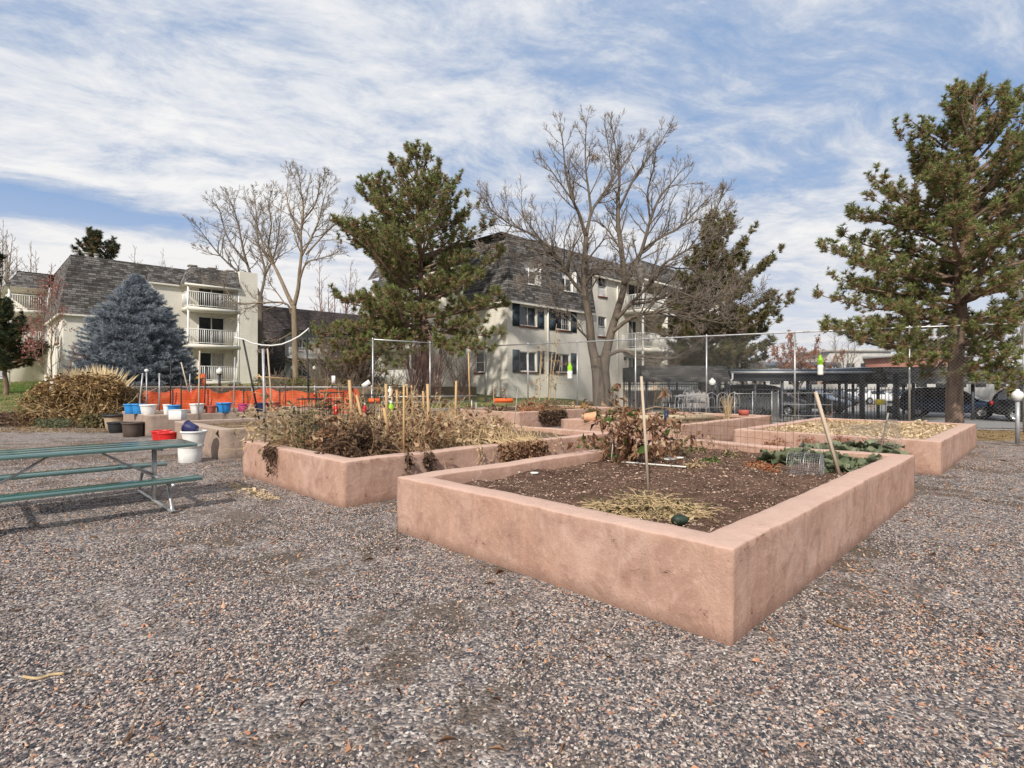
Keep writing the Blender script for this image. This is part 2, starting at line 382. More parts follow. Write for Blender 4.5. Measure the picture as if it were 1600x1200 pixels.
def bark(name, a, b, sc=6):
    m, t = newmat(name); c = coord(t); g = t.noise(t.vscale(c, (sc, sc, sc*.22)), 1.0, 8, .65, .6); n = t.noise(c, 1.0, 3)
    cc = t.mix(t.math('MULTIPLY', n, .5), t.ramp(g, [(.32, a), (.66, b)]), tuple((p+q)/2*.85 for p, q in zip(a, b)))
    return finish(m, t, cc, .92, g, .8, .03, spec=.1)
bark('bark_grey', (.070, .054, .042), (.20, .165, .13)); bark('bark_tan', (.14, .10, .07), (.34, .27, .19)); bark('bark_pine', (.10, .065, .048), (.30, .21, .155), 9)
bark('bark_twig', (.13, .10, .08), (.33, .28, .235), 3); bark('stem_straw', (.40, .27, .14), (.72, .56, .34), 20); bark('stem_brown', (.16, .09, .05), (.34, .22, .13), 20)
bark('bark_red', (.16, .085, .075), (.32, .20, .17), 6)
leafmat('needles_green', [(.07, .085, .035), (.16, .19, .065), (.30, .33, .12), (.46, .46, .20)], .35)
leafmat('needles_olive', [(.06, .06, .028), (.13, .13, .055), (.23, .21, .09), (.34, .29, .14)], .3)
leafmat('needles_brown', [(.20, .14, .08), (.32, .21, .12), (.42, .28, .16), (.18, .17, .08)], .3)
leafmat('needles_blue', [(.11, .135, .155), (.22, .255, .29), (.36, .40, .45), (.56, .60, .65)], .2, patch=1.2)
leafmat('needles_dark', [(.025, .037, .022), (.045, .062, .03), (.07, .09, .045)], .15)
leafmat('leaf_dead', [(.07, .032, .020), (.19, .092, .052), (.40, .24, .14), (.64, .47, .31)], .3, patch=5)
leafmat('leaf_tan', [(.26, .17, .09), (.50, .35, .20), (.68, .52, .33), (.78, .64, .44)], .3, patch=4)
leafmat('leaf_darkdead', [(.030, .020, .016), (.075, .045, .03), (.16, .10, .065), (.34, .23, .15)], .25, patch=6)
leafmat('leaf_rust', [(.16, .05, .03), (.32, .11, .05), (.48, .20, .10), (.55, .30, .17)], .3)
leafmat('leaf_red', [(.13, .045, .04), (.26, .10, .085), (.42, .19, .16), (.52, .30, .25)], .3)
leafmat('leaf_green', [(.04, .075, .02), (.09, .15, .035), (.19, .26, .07)], .35)
leafmat('leaf_collard', [(.07, .085, .045), (.14, .165, .09), (.24, .26, .16), (.38, .39, .26)], .25)
leafmat('leaf_olive', [(.05, .055, .025), (.13, .115, .05), (.26, .21, .11), (.44, .35, .21)], .3)
leafmat('leaf_yellow', [(.20, .10, .02), (.42, .24, .05), (.60, .40, .10)], .3)
leafmat('hedge_dead', [(.05, .032, .018), (.20, .115, .05), (.46, .31, .14), (.72, .56, .32)], .3, patch=1.2)
leafmat('groundcover', [(.05, .055, .03), (.14, .075, .055), (.24, .14, .10), (.40, .32, .22)], .3, patch=1.2)
leafmat('straw', [(.42, .30, .17), (.62, .47, .29), (.78, .64, .44), (.35, .22, .12)], .2, patch=5)
leafmat('grassblade', [(.045, .085, .015), (.085, .15, .028), (.15, .21, .055), (.28, .27, .11)], .3, patch=.5)
leafmat('plume', [(.55, .42, .24), (.74, .61, .38), (.86, .76, .54)], .35)
leafmat('chips', [(.09, .05, .038), (.24, .14, .10), (.46, .32, .24), (.72, .60, .48)], .05, patch=3)
leafmat('orange_litter', [(.38, .16, .09), (.55, .29, .17), (.66, .42, .28), (.72, .55, .38)], .15, patch=3)
# ================================================================ SETTING
def gravel_mat():
    m, t = newmat('gravel'); c = coord(t)
    v1 = t.N('ShaderNodeTexVoronoi', i_Scale=62.0, i_Randomness=1.0); t.l.new(c, v1.inputs['Vector'])
    v2 = t.N('ShaderNodeTexVoronoi', i_Scale=24.0); t.l.new(c, v2.inputs['Vector'])
    s1 = t.N('ShaderNodeSeparateColor', i_0=v1.outputs['Color']).outputs[0]
    s2 = t.N('ShaderNodeSeparateColor', i_0=v2.outputs['Color']).outputs[1]
    cc = t.ramp(s1, [(0, (.02, .024, .032)), (.25, (.06, .062, .074)), (.5, (.19, .155, .14)), (.72, (.36, .285, .245)), (.9, (.54, .47, .42)), (1, (.70, .65, .60))])
    cc = t.mix(.3, cc, t.ramp(s2, [(0, (.07, .08, .10)), (.5, (.29, .24, .22)), (1, (.52, .46, .41))]))
    big = t.noise(c, .55, 6, .6, .6); b2 = t.noise(c, 2.6, 5, .65, .5)
    dirt = t.ramp(t.math('ADD', t.math('MULTIPLY', big, .55), t.math('MULTIPLY', b2, .45)), [(.49, 0.0), (.57, .8)])
    cc = t.mix(dirt, cc, (.105, .078, .055))
    cc = t.mix(t.ramp(t.noise(c, .35, 4), [(.5, 0.0), (.7, .3)]), cc, (.38, .31, .27))
    h = t.math('SUBTRACT', 1.0, v1.outputs['Distance'])
    return finish(m, t, cc, .9, h, .9, .012, spec=.2)
gravel_mat()
def stone_mat():
    m, t = newmat('stones'); r = t.N('ShaderNodeObjectInfo').outputs['Random']
    cc = t.ramp(r, [(0, (.014, .019, .028)), (.24, (.035, .045, .062)), (.40, (.10, .10, .11)), (.54, (.20, .155, .14)), (.70, (.36, .275, .235)), (.83, (.48, .41, .365)), (.93, (.70, .64, .58)), (1, (.44, .20, .12))])
    c = coord(t); n = t.noise(c, 1.5, 3); cc = t.mix(t.math('MULTIPLY', n, .22), cc, (.25, .19, .16))
    return finish(m, t, cc, .8, n, .3, .01, spec=.3)
stone_mat()
def turf_mat():
    m, t = newmat('turf'); c = coord(t); n = t.noise(c, .22, 5, .6); n2 = t.noise(c, 9, 6, .7); n3 = t.noise(t.vscale(c, (40, 40, 40)), 1.0, 4, .7)
    cc = t.ramp(n3, [(.3, (.045, .085, .018)), (.6, (.11, .165, .04))])
    cc = t.mix(t.ramp(n, [(.48, 0.0), (.62, .75)]), cc, (.36, .29, .15))
    y = t.N('ShaderNodeSeparateXYZ', i_0=c).outputs[1]
    near = t.ramp(t.math('ADD', t.math('MULTIPLY', t.math('SUBTRACT', y, 20.0), .1), t.math('MULTIPLY', n2, .3)), [(.55, 1.0), (.85, 0.0)])
    cc = t.mix(t.math('MULTIPLY', near, .8), cc, (.40, .32, .18))
    return finish(m, t, cc, .95, n3, .8, .05, spec=.1)
turf_mat()
def asphalt_mat():
    m, t = newmat('asphalt'); c = coord(t); n = t.noise(c, .4, 5); n2 = t.noise(c, 60, 3)
    cc = t.mix(t.math('MULTIPLY', n2, .5), t.ramp(n, [(.3, (.19, .185, .18)), (.7, (.28, .27, .26))]), (.28, .27, .26))
    return finish(m, t, cc, .9, n2, .3, .005)
asphalt_mat()
def earth_mat(name, a, b, lt, sc=1.0, bd=.03):
    m, t = newmat(name); c = coord(t); n = t.noise(c, 2.2*sc, 7, .65, .4); n2 = t.noise(c, 28*sc, 5, .7); n3 = t.noise(c, 90*sc, 3, .6)
    cc = t.ramp(n, [(.32, a), (.62, b)])
    cc = t.mix(t.ramp(n2, [(.5, 0.0), (.72, .8)]), cc, tuple(q*.45 for q in a))
    cc = t.mix(t.ramp(n3, [(.57, 0.0), (.70, .75)]), cc, lt)
    h = t.math('ADD', t.math('MULTIPLY', n2, 1.0), t.math('MULTIPLY', n3, .5))
    return finish(m, t, cc, .97, h, .9, bd, spec=.05)
earth_mat('soil_dark', (.075, .042, .030), (.20, .125, .09), (.42, .30, .22))
earth_mat('soil_brown', (.15, .10, .065), (.25, .18, .12), (.42, .33, .24))
earth_mat('straw_soil', (.40, .29, .17), (.58, .44, .28), (.74, .62, .44))
earth_mat('leafy_dirt', (.22, .15, .08), (.36, .26, .14), (.55, .40, .22))

def sheet(name, xs, ys, mat, dz=0.0, kind='structure', nz=0.0, inside=None):
    X, Y = np.meshgrid(xs, ys); nx, ny = len(xs), len(ys)
    Z = np.array([[ground_z(x, y) for x in xs] for y in ys])+dz
    V = np.stack((X, Y, Z), -1).reshape(-1, 3)
    i = np.arange(ny-1)[:, None]*nx; j = np.arange(nx-1)[None]
    Q = np.stack((i+j, i+j+1, i+nx+j+1, i+nx+j), -1).reshape(-1, 4)
    if inside is not None:
        cx = V[Q].mean(1); Q = Q[[inside(p[0], p[1]) for p in cx]]
    mb = MB(); mb.add(V, Q); o = obj(name, mb, mat, smooth=True); o['kind'] = kind; return o
far = [-900, -400, -200, -120, -80]
xs = np.array(far+list(np.arange(-60, 60.1, 2))+[80, 120, 200, 400, 900.]); ys = np.array([-60, -20, -5, 0.]+list(np.arange(2, 100, 1.0))+[110, 150, 220, 400, 900, 2000.])
sheet('ground', xs, ys, MATS['gravel'])
sheet('lawn', np.arange(-70, 6.1, 1.0), np.arange(20.6, 96, 1.0), MATS['turf'], .006, inside=lambda x, y: y > 20.6+1.0*math.sin(x*.7)*.4+(0 if x < -13 else 4.2+.15*(x+13)))
sheet('parking_lot', np.arange(5, 120, 1.0), np.arange(22.3, 110, 1.0), MATS['asphalt'], .010)
# leaf-strewn verge under the tall fence on the right
mb = MB(); e0, e1 = np.array((8.9, 17.0)), np.array((26., 10.8))
vs = []
for k in range(41):
    f = k/40; a = e0+(e1-e0)*f; wob = .25*math.sin(f*23)+.15*math.sin(f*61)
    b = np.array((7.8, 23.2))+(np.array((26.5, 13.6))-np.array((7.8, 23.2)))*f
    vs += [(a[0]+wob*.3, a[1]+wob, .005), ((a[0]+b[0])/2, (a[1]+b[1])/2, .005), (b[0], b[1], .005)]
mb.add(vs, [(3*k, 3*k+3, 3*k+4, 3*k+1) for k in range(40)]+[(3*k+1, 3*k+4, 3*k+5, 3*k+2) for k in range(40)])
obj('verge', mb, MATS['leafy_dirt'])['kind'] = 'structure'

# ---- beds (rotated 45 degrees): near corner, size along (1,1), size along (-1,1), rim height
BEDS = [ (1.338, 3.31, 6.10, 3.66, .593), (-2.17, 7.0, 6.10, 3.66, .593), (7.50, 9.50, 6.10, 3.66, .593), (4.0, 13.1, 6.1, 3.66, .593),
         (-6.15, 11.45, 6.10, 3.66, .64), (-11.2, 16.6, 6.1, 3.66, .64), (.15, 18.9, 6.1, 3.66, .61) ]
def in_bed(x, y, mg=0.0):
    for bx, by, lv, lu, h in BEDS:
        dx, dy = x-bx, y-by; v = (dx+dy)*.7071; u = (dy-dx)*.7071
        if -mg < v < lv+mg and -mg < u < lu+mg: return True
    return False
# ---- loose stones
rs = np.random.RandomState(3)
def stone_pts(d0, d1, dens):
    A = .97*(d1*d1-d0*d0); n = int(A*dens)
    Y = np.sqrt(rs.uniform(d0*d0, d1*d1, n)); X = rs.uniform(-.99, .99, n)*Y*1.02
    return np.stack((X, Y, np.zeros(n)), 1)
pp = np.vstack((stone_pts(1.9, 4.2, 7000), stone_pts(4.2, 7.0, 3400), stone_pts(7.0, 11.5, 1200)))
keep = np.array([not in_bed(x, y, .01) for x, y, _ in pp])
pp = pp[keep]
dirtn = np.array([mnoise.noise(Vector((x*.9, y*1.3, 2.2)))+.5*mnoise.noise(Vector((x*2.9, y*3.9, 5.2))) for x, y, _ in pp])
pp = pp[rs.rand(len(pp)) > np.clip((dirtn-.02)/.22, 0, .86)]
pp[:, 2] = rs.uniform(-.003, .004, len(pp))
mb = MB(); mb.add(pp)
so_ = obj('loose_gravel', mb, MATS['stones']); so_['kind'] = 'stuff'; so_['label'] = 'loose blue grey and pinkish gravel chips spread over the ground in front'; so_['category'] = 'gravel'
ng = bpy.data.node_groups.new('stones', 'GeometryNodeTree')
ng.interface.new_socket('Geometry', in_out='INPUT', socket_type='NodeSocketGeometry'); ng.interface.new_socket('Geometry', in_out='OUTPUT', socket_type='NodeSocketGeometry')
n = ng.nodes; l = ng.links
gi = n.new('NodeGroupInput'); go = n.new('NodeGroupOutput')
ico = n.new('GeometryNodeMeshIcoSphere'); ico.inputs['Radius'].default_value = 1; ico.inputs['Subdivisions'].default_value = 2
spn = n.new('GeometryNodeSetPosition'); nz = n.new('ShaderNodeTexNoise'); nz.inputs['Scale'].default_value = 1.1; nz.inputs['Detail'].default_value = 1
vm = n.new('ShaderNodeVectorMath'); vm.operation = 'SUBTRACT'; vm.inputs[1].default_value = (.5, .5, .5); l.new(nz.outputs['Color'], vm.inputs[0])
vs_ = n.new('ShaderNodeVectorMath'); vs_.operation = 'SCALE'; vs_.inputs['Scale'].default_value = 1.6; l.new(vm.outputs[0], vs_.inputs[0])
l.new(ico.outputs[0], spn.inputs[0]); l.new(vs_.outputs[0], spn.inputs['Offset'])
smt = n.new('GeometryNodeSetMaterial'); smt.inputs['Material'].default_value = MATS['stones']; l.new(spn.outputs[0], smt.inputs[0])
m2p = n.new('GeometryNodeMeshToPoints'); l.new(gi.outputs[0], m2p.inputs[0])
iop = n.new('GeometryNodeInstanceOnPoints'); l.new(m2p.outputs[0], iop.inputs['Points']); l.new(smt.outputs[0], iop.inputs['Instance'])
rv = n.new('FunctionNodeRandomValue'); rv.data_type = 'FLOAT_VECTOR'; rv.inputs[0].default_value = (-.35, -.35, 0); rv.inputs[1].default_value = (.35, .35, 6.28); l.new(rv.outputs[0], iop.inputs['Rotation'])
sv = n.new('FunctionNodeRandomValue'); sv.data_type = 'FLOAT_VECTOR'; sv.inputs[0].default_value = (.0048, .0032, .0024); sv.inputs[1].default_value = (.0122, .0080, .0062); l.new(sv.outputs[0], iop.inputs['Scale']); sv.inputs['Seed'].default_value = 4
l.new(iop.outputs[0], go.inputs[0])
md = so_.modifiers.new('scatter', 'NODES'); md.node_group = ng

def litter(name, label, mat, n, region, size, cat='litter', seed=1, zf=lambda x, y: 0.0, ok=None, lift=.006):
    r_ = np.random.RandomState(seed); pts = []
    while len(pts) < n:
        x, y = region(r_)
        if ok is None or ok(x, y): pts.append((x, y, zf(x, y)+lift))
    pts = np.array(pts); d = np.stack((r_.normal(0, 1, n), r_.normal(0, 1, n), r_.uniform(-.05, .35, n)), 1)
    TV, TQ, TT = leaf_template(.5, .45 if 'twig' not in name else .09)
    M = rotmats(d, r_, r_.uniform(-.5, .5, n)*1.2+np.pi*r_.randint(0, 2, n))
    mb = MB(); mb.scatter(TV, TQ, TT, pts, M, r_.uniform(*size, n)*np.where(r_.rand(n) < .05, 1.7, 1))
    o = obj(name, mb, mat); tag(o, label, cat, kind='stuff'); return o
def fan(d0, d1, pw=.5):
    def f(r_):
        Y = (d0**2+(d1**2-d0**2)*r_.rand())**.5; return r_.uniform(-.97, .97)*Y, Y
    return f
okg = lambda x, y: not in_bed(x, y, .02) and mnoise.noise(Vector((x*.8, y*.8, 0))) > -.25+.5*(np.random.rand()-.5)
litter('leaf_litter', 'curled orange and pinkish dead leaves scattered over the gravel', MATS['orange_litter'], 9000, fan(2, 15), (.016, .042), ok=okg, lift=.008)
litter('dry_leaf_litter', 'pale tan leaf scraps and bark chips scattered over the gravel', MATS['leaf_tan'], 3600, fan(2.2, 18), (.010, .036), seed=7, ok=okg, lift=.008)
litter('verge_litter', 'yellow brown fallen leaves lying thickly under the tall chain link fence', MATS['hedge_dead'], 5000, lambda r_: (lambda f, g: (e0[0]+(e1[0]-e0[0])*f-1.1*g+.2, e0[1]+(e1[1]-e0[1])*f+g*6.0))(r_.rand(), r_.rand()), (.04, .09), seed=9)
litter('drifted_leaves', 'thicker drift of orange brown leaf bits on the gravel at the lower right', MATS['orange_litter'], 1100, lambda r_: (lambda a: (1.6+a[0], 2.3+a[1]))((abs(r_.normal(0, 2.2)), abs(r_.normal(0, 2.6)))), (.014, .036), seed=21, ok=lambda x, y: okg(x, y) and mnoise.noise(Vector((x*1.3, y*1.3, 7))) > -.05, lift=.009)
litter('twig_litter', 'thin dry twigs and stem bits lying on the gravel', MATS['leaf_dead'], 500, fan(2.2, 12), (.03, .10), seed=22, ok=okg, lift=.010)
# grass blades on the lawn
r_ = np.random.RandomState(12); N_ = 26000
Yg = r_.uniform(20.8, 42, N_); Xg = -r_.uniform(.58, .97, N_)*Yg
gp_ = np.stack((Xg, Yg, [ground_z(x, y) for x, y in zip(Xg, Yg)]), 1); gd = np.stack((r_.normal(0, .4, N_), r_.normal(0, .4, N_), np.ones(N_)), 1)
mb = MB(); mb.scatter(np.array(((-.014, 0, 0), (.014, 0, 0), (0, 0, 1.))), [], [(0, 1, 2)], gp_, rotmats(gd, r_), np.stack((np.ones(N_), np.ones(N_), r_.uniform(.05, .11, N_)), 1))
tag(obj('grass', mb, MATS['grassblade']), 'green and straw coloured lawn grass on the left rise', 'grass', kind='stuff')
# ================================================================ RAISED BEDS
BED_LABELS = ['nearest raised pink adobe planter with dark bare soil and a leaning stake', 'raised pink planter at centre left overgrown with dead brown tomato vines and wooden stakes',
  'raised pink planter at right covered with dry straw before the parked cars', 'raised planter behind the straw one holding pale boards and arched wire edging',
  'raised planter at left beside the white buckets with bare soil', 'farthest left raised planter lined with blue and white tubs', 'far middle raised planter with brown grass hanging over its side']
BED_OBJ = []
def make_bed(i):
    bx, by, lv, lu, h = BEDS[i]
    r = root('raised_bed', BED_LABELS[i], 'raised bed', (bx, by, 0), R(45), 'raised adobe garden beds')
    step = (.035, .06, .07)[i] if i < 3 else .2
    w = .27
    # profile (inset d, height)
    rr = .016
    prof = [(0.0, -.03), (0, .05), (0, .12), (0, .22), (0, .32), (0, .42), (0, h-.06), (0, h-rr), (rr*.3, h-rr*.3), (rr, h), (w*.33, h+.004), (w*.66, h+.004), (w-rr, h), (w-rr*.3, h-rr*.3), (w, h-rr), (w, h-.1), (w, h-.3)]
    nv, nu = int(lv/step), int(lu/step)
    per = []
    for k in range(nv): per.append((0, k/nv))
    for k in range(nu): per.append((1, k/nu))
    for k in range(nv): per.append((2, k/nv))
    for k in range(nu): per.append((3, k/nu))
    V = []
    for sd_, f in per:
        # tighten samples at the corners
        for d, z in prof:
            c = [(d, d), (lv-d, d), (lv-d, lu-d), (d, lu-d)]; a, b = c[sd_], c[(sd_+1) % 4]
            x, y = a[0]+(b[0]-a[0])*f, a[1]+(b[1]-a[1])*f
            q = Vector((x*1.1+i*9, y*1.1, z*1.5)); n1 = mnoise.noise_vector(q); n2 = mnoise.noise_vector(q*5)
            n3 = mnoise.noise_vector(q*17); x += .014*n1.x+.005*n2.x+.0022*n3.x; y += .014*n1.y+.005*n2.y+.0022*n3.y; z2 = z+(.012*n1.z+.005*n2.z+.002*n3.z if z > .1 else 0)
            V.append((x, y, z2))
    K = len(prof); n = len(per); mb = MB()
    ii = np.arange(n)[:, None]; jj = np.arange(K-1)[None]; i2 = (ii+1) % n
    mb.add(V, np.stack((ii*K+jj, i2*K+jj, i2*K+jj+1, ii*K+jj+1), -1).reshape(-1, 4))
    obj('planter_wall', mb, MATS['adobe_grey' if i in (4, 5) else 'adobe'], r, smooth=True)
    # soil
    zs = h-(.13 if i == 0 else .10 if i != 2 else .06); st = .045 if i == 0 else .12
    xs_ = np.linspace(w-.03, lv-w+.03, int(lv/st)); ys_ = np.linspace(w-.03, lu-w+.03, int(lu/st))
    X, Y = np.meshgrid(xs_, ys_); Z = np.zeros_like(X)
    for a in range(X.shape[0]):
        for b in range(X.shape[1]):
            q = Vector((X[a, b], Y[a, b], i*3.)); Z[a, b] = zs+.035*mnoise.noise(q*1.2)+.028*mnoise.noise(q*4)+.016*mnoise.noise(q*13)
    nx = len(xs_); a = np.arange(len(ys_)-1)[:, None]*nx; b = np.arange(nx-1)[None]
    mb = MB(); mb.add(np.stack((X, Y, Z), -1), np.stack((a+b, a+b+1, a+nx+b+1, a+nx+b), -1).reshape(-1, 4))
    obj('soil', mb, MATS['straw_soil' if i == 2 else 'soil_dark' if i == 0 else 'soil_brown'], r, smooth=True)
    # mulch scraps on the soil
    r_ = np.random.RandomState(40+i); n_ = 15000 if i == 0 else 4200 if i == 2 else 1800
    x = r_.uniform(w, lv-w, n_); y = r_.uniform(w, lu-w, n_)
    z = np.array([zs+.035*mnoise.noise(q*1.2)+.028*mnoise.noise(q*4)+.016*mnoise.noise(q*13)+.006 for q in (Vector((p, s, i*3.)) for p, s in zip(x, y))])
    d = np.stack((r_.normal(0, 1, n_), r_.normal(0, 1, n_), r_.uniform(-.1, .4, n_)), 1); TV, TQ, TT = leaf_template(.3, .4)
    mb = MB(); mb.scatter(TV, TQ, TT, np.stack((x, y, z), 1), rotmats(d, r_, r_.uniform(-.8, .8, n_)), r_.uniform(.010, .036, n_)*np.where(r_.rand(n_) < .04, 2.2, 1) if i == 0 else r_.uniform(.04, .12, n_) if i == 2 else r_.uniform(.02, .06, n_))
    o = obj('mulch', mb, MATS['chips' if i == 0 else 'straw' if i == 2 else 'leaf_dead'], r); o['kind'] = 'stuff'
    BED_OBJ.append(r); return r
for i in range(len(BEDS)): make_bed(i)
def bed_pt(i, v, u, z=None):
    bx, by, lv, lu, h = BEDS[i]
    p = np.array((bx, by, 0))+VV_*v+UV_*u; p[2] = (h-.13 if i == 0 else h-.10) if z is None else z
    return p
# small raised box in the middle distance
c0 = G(700, 661, .25); r = root('small_planter', 'small low stucco planter box with pale dry plants among the stakes', 'planter', (c0[0], c0[1], 0), R(8))
mb = MB(); L_, D_, H_ = 1.15, .6, .36
for x, y, sx, sy in ((0, -D_/2, L_, .08), (0, D_/2, L_, .08), (-L_/2+.04, 0, .08, D_-.16), (L_/2-.04, 0, .08, D_-.16)): mb.box((x, y, H_/2), (sx, sy, H_))
obj('planter_wall', mb, MATS['adobe_grey'], r); mb = MB(); mb.box((0, 0, H_-.08), (L_-.16, D_-.1, .04)); obj('soil', mb, MATS['soil_brown'], r)
SMALLP = c0

# ================================================================ PICNIC TABLE
r = root('picnic_table', 'green plank picnic table with attached benches and galvanized pipe frame', 'picnic table', (-4.27, 7.38, 0), R(225))
# local x runs along the table away from its visible end; local y towards the camera side is +y? (rot 225: x=(-.707,-.707), y=(.707,-.707))
ZT, ZB = .80, .43
def plank(mb, x0, x1, y0, y1, z, th):
    mb.box(((x0+x1)/2, (y0+y1)/2, z-th/2), (x1-x0, y1-y0, th)); 
    return mb
tp = MB(); tops = []
for k in range(3): plank(tp, 0, 2.5, -.80+k*.27, -.80+k*.27+.262, ZT, .048)
tto = obj('table_top', tp, MATS['bench_green'], r)
for y0 in (.34, -1.38):
    b_ = MB(); plank(b_, .10, 2.6, y0, y0+.25, ZB, .048); bo = obj('bench', b_, MATS['bench_green'], r)
    mod = bo.modifiers.new('b', 'BEVEL'); mod.width = .007; mod.segments = 2
mod = tto.modifiers.new('b', 'BEVEL'); mod.width = .007; mod.segments = 2
for x in (.42, 2.1):
    f = MB(); yc = -.40
    for dy in (-.045, .045): f.tube([(x, yc+dy, .03), (x, yc+dy, ZT-.05)], .021, 10)
    f.box((x, yc, ZT-.065), (.05, .72, .03))
    # bottom rail curving up to both benches
    hp_ = [(.62, ZB-.07), (.72, ZB-.11), (.80, .22), (.90, .08), (.96, .03), (.93, .022), (.6, .022)]; pts = [(x, yc-a_, b_) for a_, b_ in hp_]+[(x, yc+a_, b_) for a_, b_ in hp_[::-1]]
    f.tube(pts, .021, 10); f.box((x, yc, ZB-.075), (.04, 2.0, .045))
    obj('pipe_frame', f, MATS['galvanized'], r, smooth=True)
    s_ = MB(); sgn = 1 if x < 1 else -1
    s_.tube([(x, yc, .37), (x+sgn*.33, yc, ZT-.25), (x+sgn*.62, yc, ZT-.055)], .014, 8); obj('brace', s_, MATS['galvanized'], r, smooth=True)

# ================================================================ TUBS, POTS AND BUCKETS
def tub(name, label, mat, p, rad, h, rz=0, cat='bucket', group=None, oval=1.0, taper=.78, rim='band', handle=False, tilt=None, n=24, fill=None):
    r = root(name, label, cat, p, rz, group)
    mb = MB(); th = .006+rad*.02
    prof = [(0.001, 0.0), (rad*taper-.008, 0.0), (rad*taper, .008), (rad*(taper+(1-taper)*.5), h*.5), (rad*.97, h*.86), (rad*.975, h*.87), (rad*1.05, h*.875), (rad*1.06, h*.93), (rad*1.06, h*.985), (rad*1.04, h), (rad*1.0, h), (rad*.965, h*.97), (rad*(taper+(1-taper)*.5)-th, h*.5), (rad*taper-th, .015), (.001, .015)]
    M = None
    if tilt is not None: M = np.array(tilt)
    mb.lathe(prof, n=n, sxy=(1, oval), M=M); obj('body', mb, mat, r, smooth=True)
    if fill:
        f = MB(); f.lathe([(rad*.93, h*.86), (rad*.5, h*.90), (.001, h*.89)], n=n, sxy=(1, oval)); obj('fill', f, fill, r)
    if handle:
        hb = MB(); a = np.linspace(0, math.pi, 12); hb.tube(np.stack((rad*1.07*np.cos(a), rad*.35+0*a, h*.95-rad*.75*np.sin(a)), 1), .004, 5)
        for s_ in (-1, 1): hb.box((s_*rad*1.07, 0, h*.93), (.02, .04, .04))
        obj('handle', hb, MATS['galvanized' if handle == 1 else 'white_plastic'], r)
    return r
LT = leaf_template(.6, .5)
def leaves_at(mb, pts, rs, size, down=.6, tmpl=LT, jit=.03):
    n = len(pts)
    d = rs.normal(0, 1, (n, 3)); d[:, 2] = d[:, 2]*.6-down
    mb.scatter(*tmpl, pts+rs.normal(0, jit, (n, 3)), rotmats(d, rs), rs.uniform(size[0], size[1], n)[:, None]*np.stack((rs.uniform(.5, 1.2, n), np.ones(n), np.ones(n)), 1))
def grow(p, d, L, k, rs, wob=.25, grav=-.1):
    pts = [np.array(p, float)]; d = unit(d)
    for i in range(k):
        d = unit(d+rs.normal(0, wob, 3)+np.array((0, 0, grav))); pts.append(pts[-1]+d*L/k)
    return np.array(pts)
def dead_plant(name, label, p, h, spread, ns, nl, size=(.03, .08), lm='leaf_dead', sm='stem_straw', seed=0, droop=-.14, cat='dead plant', group=None, down=.6, rad=.006, sub=2, base=.15, floor=None, wob=.22, green=0, outb=0.0, slant=(0, 0)):
    rs = np.random.RandomState(seed); r = root(name, label, cat, p, 0, group); st = MB(); lf = MB(); gl = MB(); P_ = []
    for i in range(ns):
        a = rs.uniform(0, 6.283); q = np.array((math.cos(a), math.sin(a), 0))*rs.uniform(0, base)*spread
        d = np.array((math.cos(a)*spread/h*rs.uniform(.1, 1)+slant[0], math.sin(a)*spread/h*rs.uniform(.1, 1)+slant[1], 1))
        pts = grow(q, d, h*rs.uniform(.6, 1.15), 8, rs, wob, droop*rs.uniform(.3, 1.6))
        if floor is not None: pts[:, 2] = np.maximum(pts[:, 2], floor+.02*rs.rand())
        st.tube(pts, np.linspace(rad, rad*.35, 9), 4, False); P_.append(pts[1:])
        for s_ in range(sub):
            j = rs.randint(2, 8); sb = grow(pts[j], unit(rs.normal(0, 1, 3)+(0, 0, .2)), h*rs.uniform(.15, .4), 4, rs, .35, droop*1.4)
            if floor is not None: sb[:, 2] = np.maximum(sb[:, 2], floor+.02*rs.rand())
            st.tube(sb, np.linspace(rad*.5, rad*.2, 5), 3, False); P_.append(sb[1:])
    S_ = [];
    for q in P_:
        t_ = rs.uniform(0, len(q)-1.001, max(1, nl//len(P_)+1)); j = t_.astype(int); f = (t_-j)[:, None]; S_.append(q[j]*(1-f)+q[j+1]*f)
    S_ = np.vstack(S_)
    if floor is not None: S_[:, 2] = np.maximum(S_[:, 2], floor+.01)
    leaves_at(lf, S_, rs, size, down)
    obj('stems', st, MATS[sm], r); obj('leaves', lf, MATS[lm], r)
    if green:
        S2 = S_[rs.choice(len(S_), green)]; leaves_at(gl, S2, rs, (size[1]*.8, size[1]*1.3), .1); obj('green_leaves', gl, MATS['leaf_green'], r, label='still green leaves')
    return r
def stake(label, a, b, w=.028, mat='stake_wood', name='garden_stake', group='wooden garden stakes', cat='stake', rnd=False):
    """from foot a to top b"""
    a, b = np.asarray(a), np.asarray(b); r = None
    mb = MB(); L = np.linalg.norm(b-a); d = (b-a)/L
    if rnd: mb.tube([a*0, (b-a)*.5+np.array((.003, 0, 0)), b-a], w/2, 8)
    else: mb.bar(a*0, b-a, w, w*.8)
    o = obj(name, mb, MATS[mat], None, loc=a, smooth=False); tag(o, label, cat, group)
    return o
def topz(px, py, Y): return P(px, py, Y)
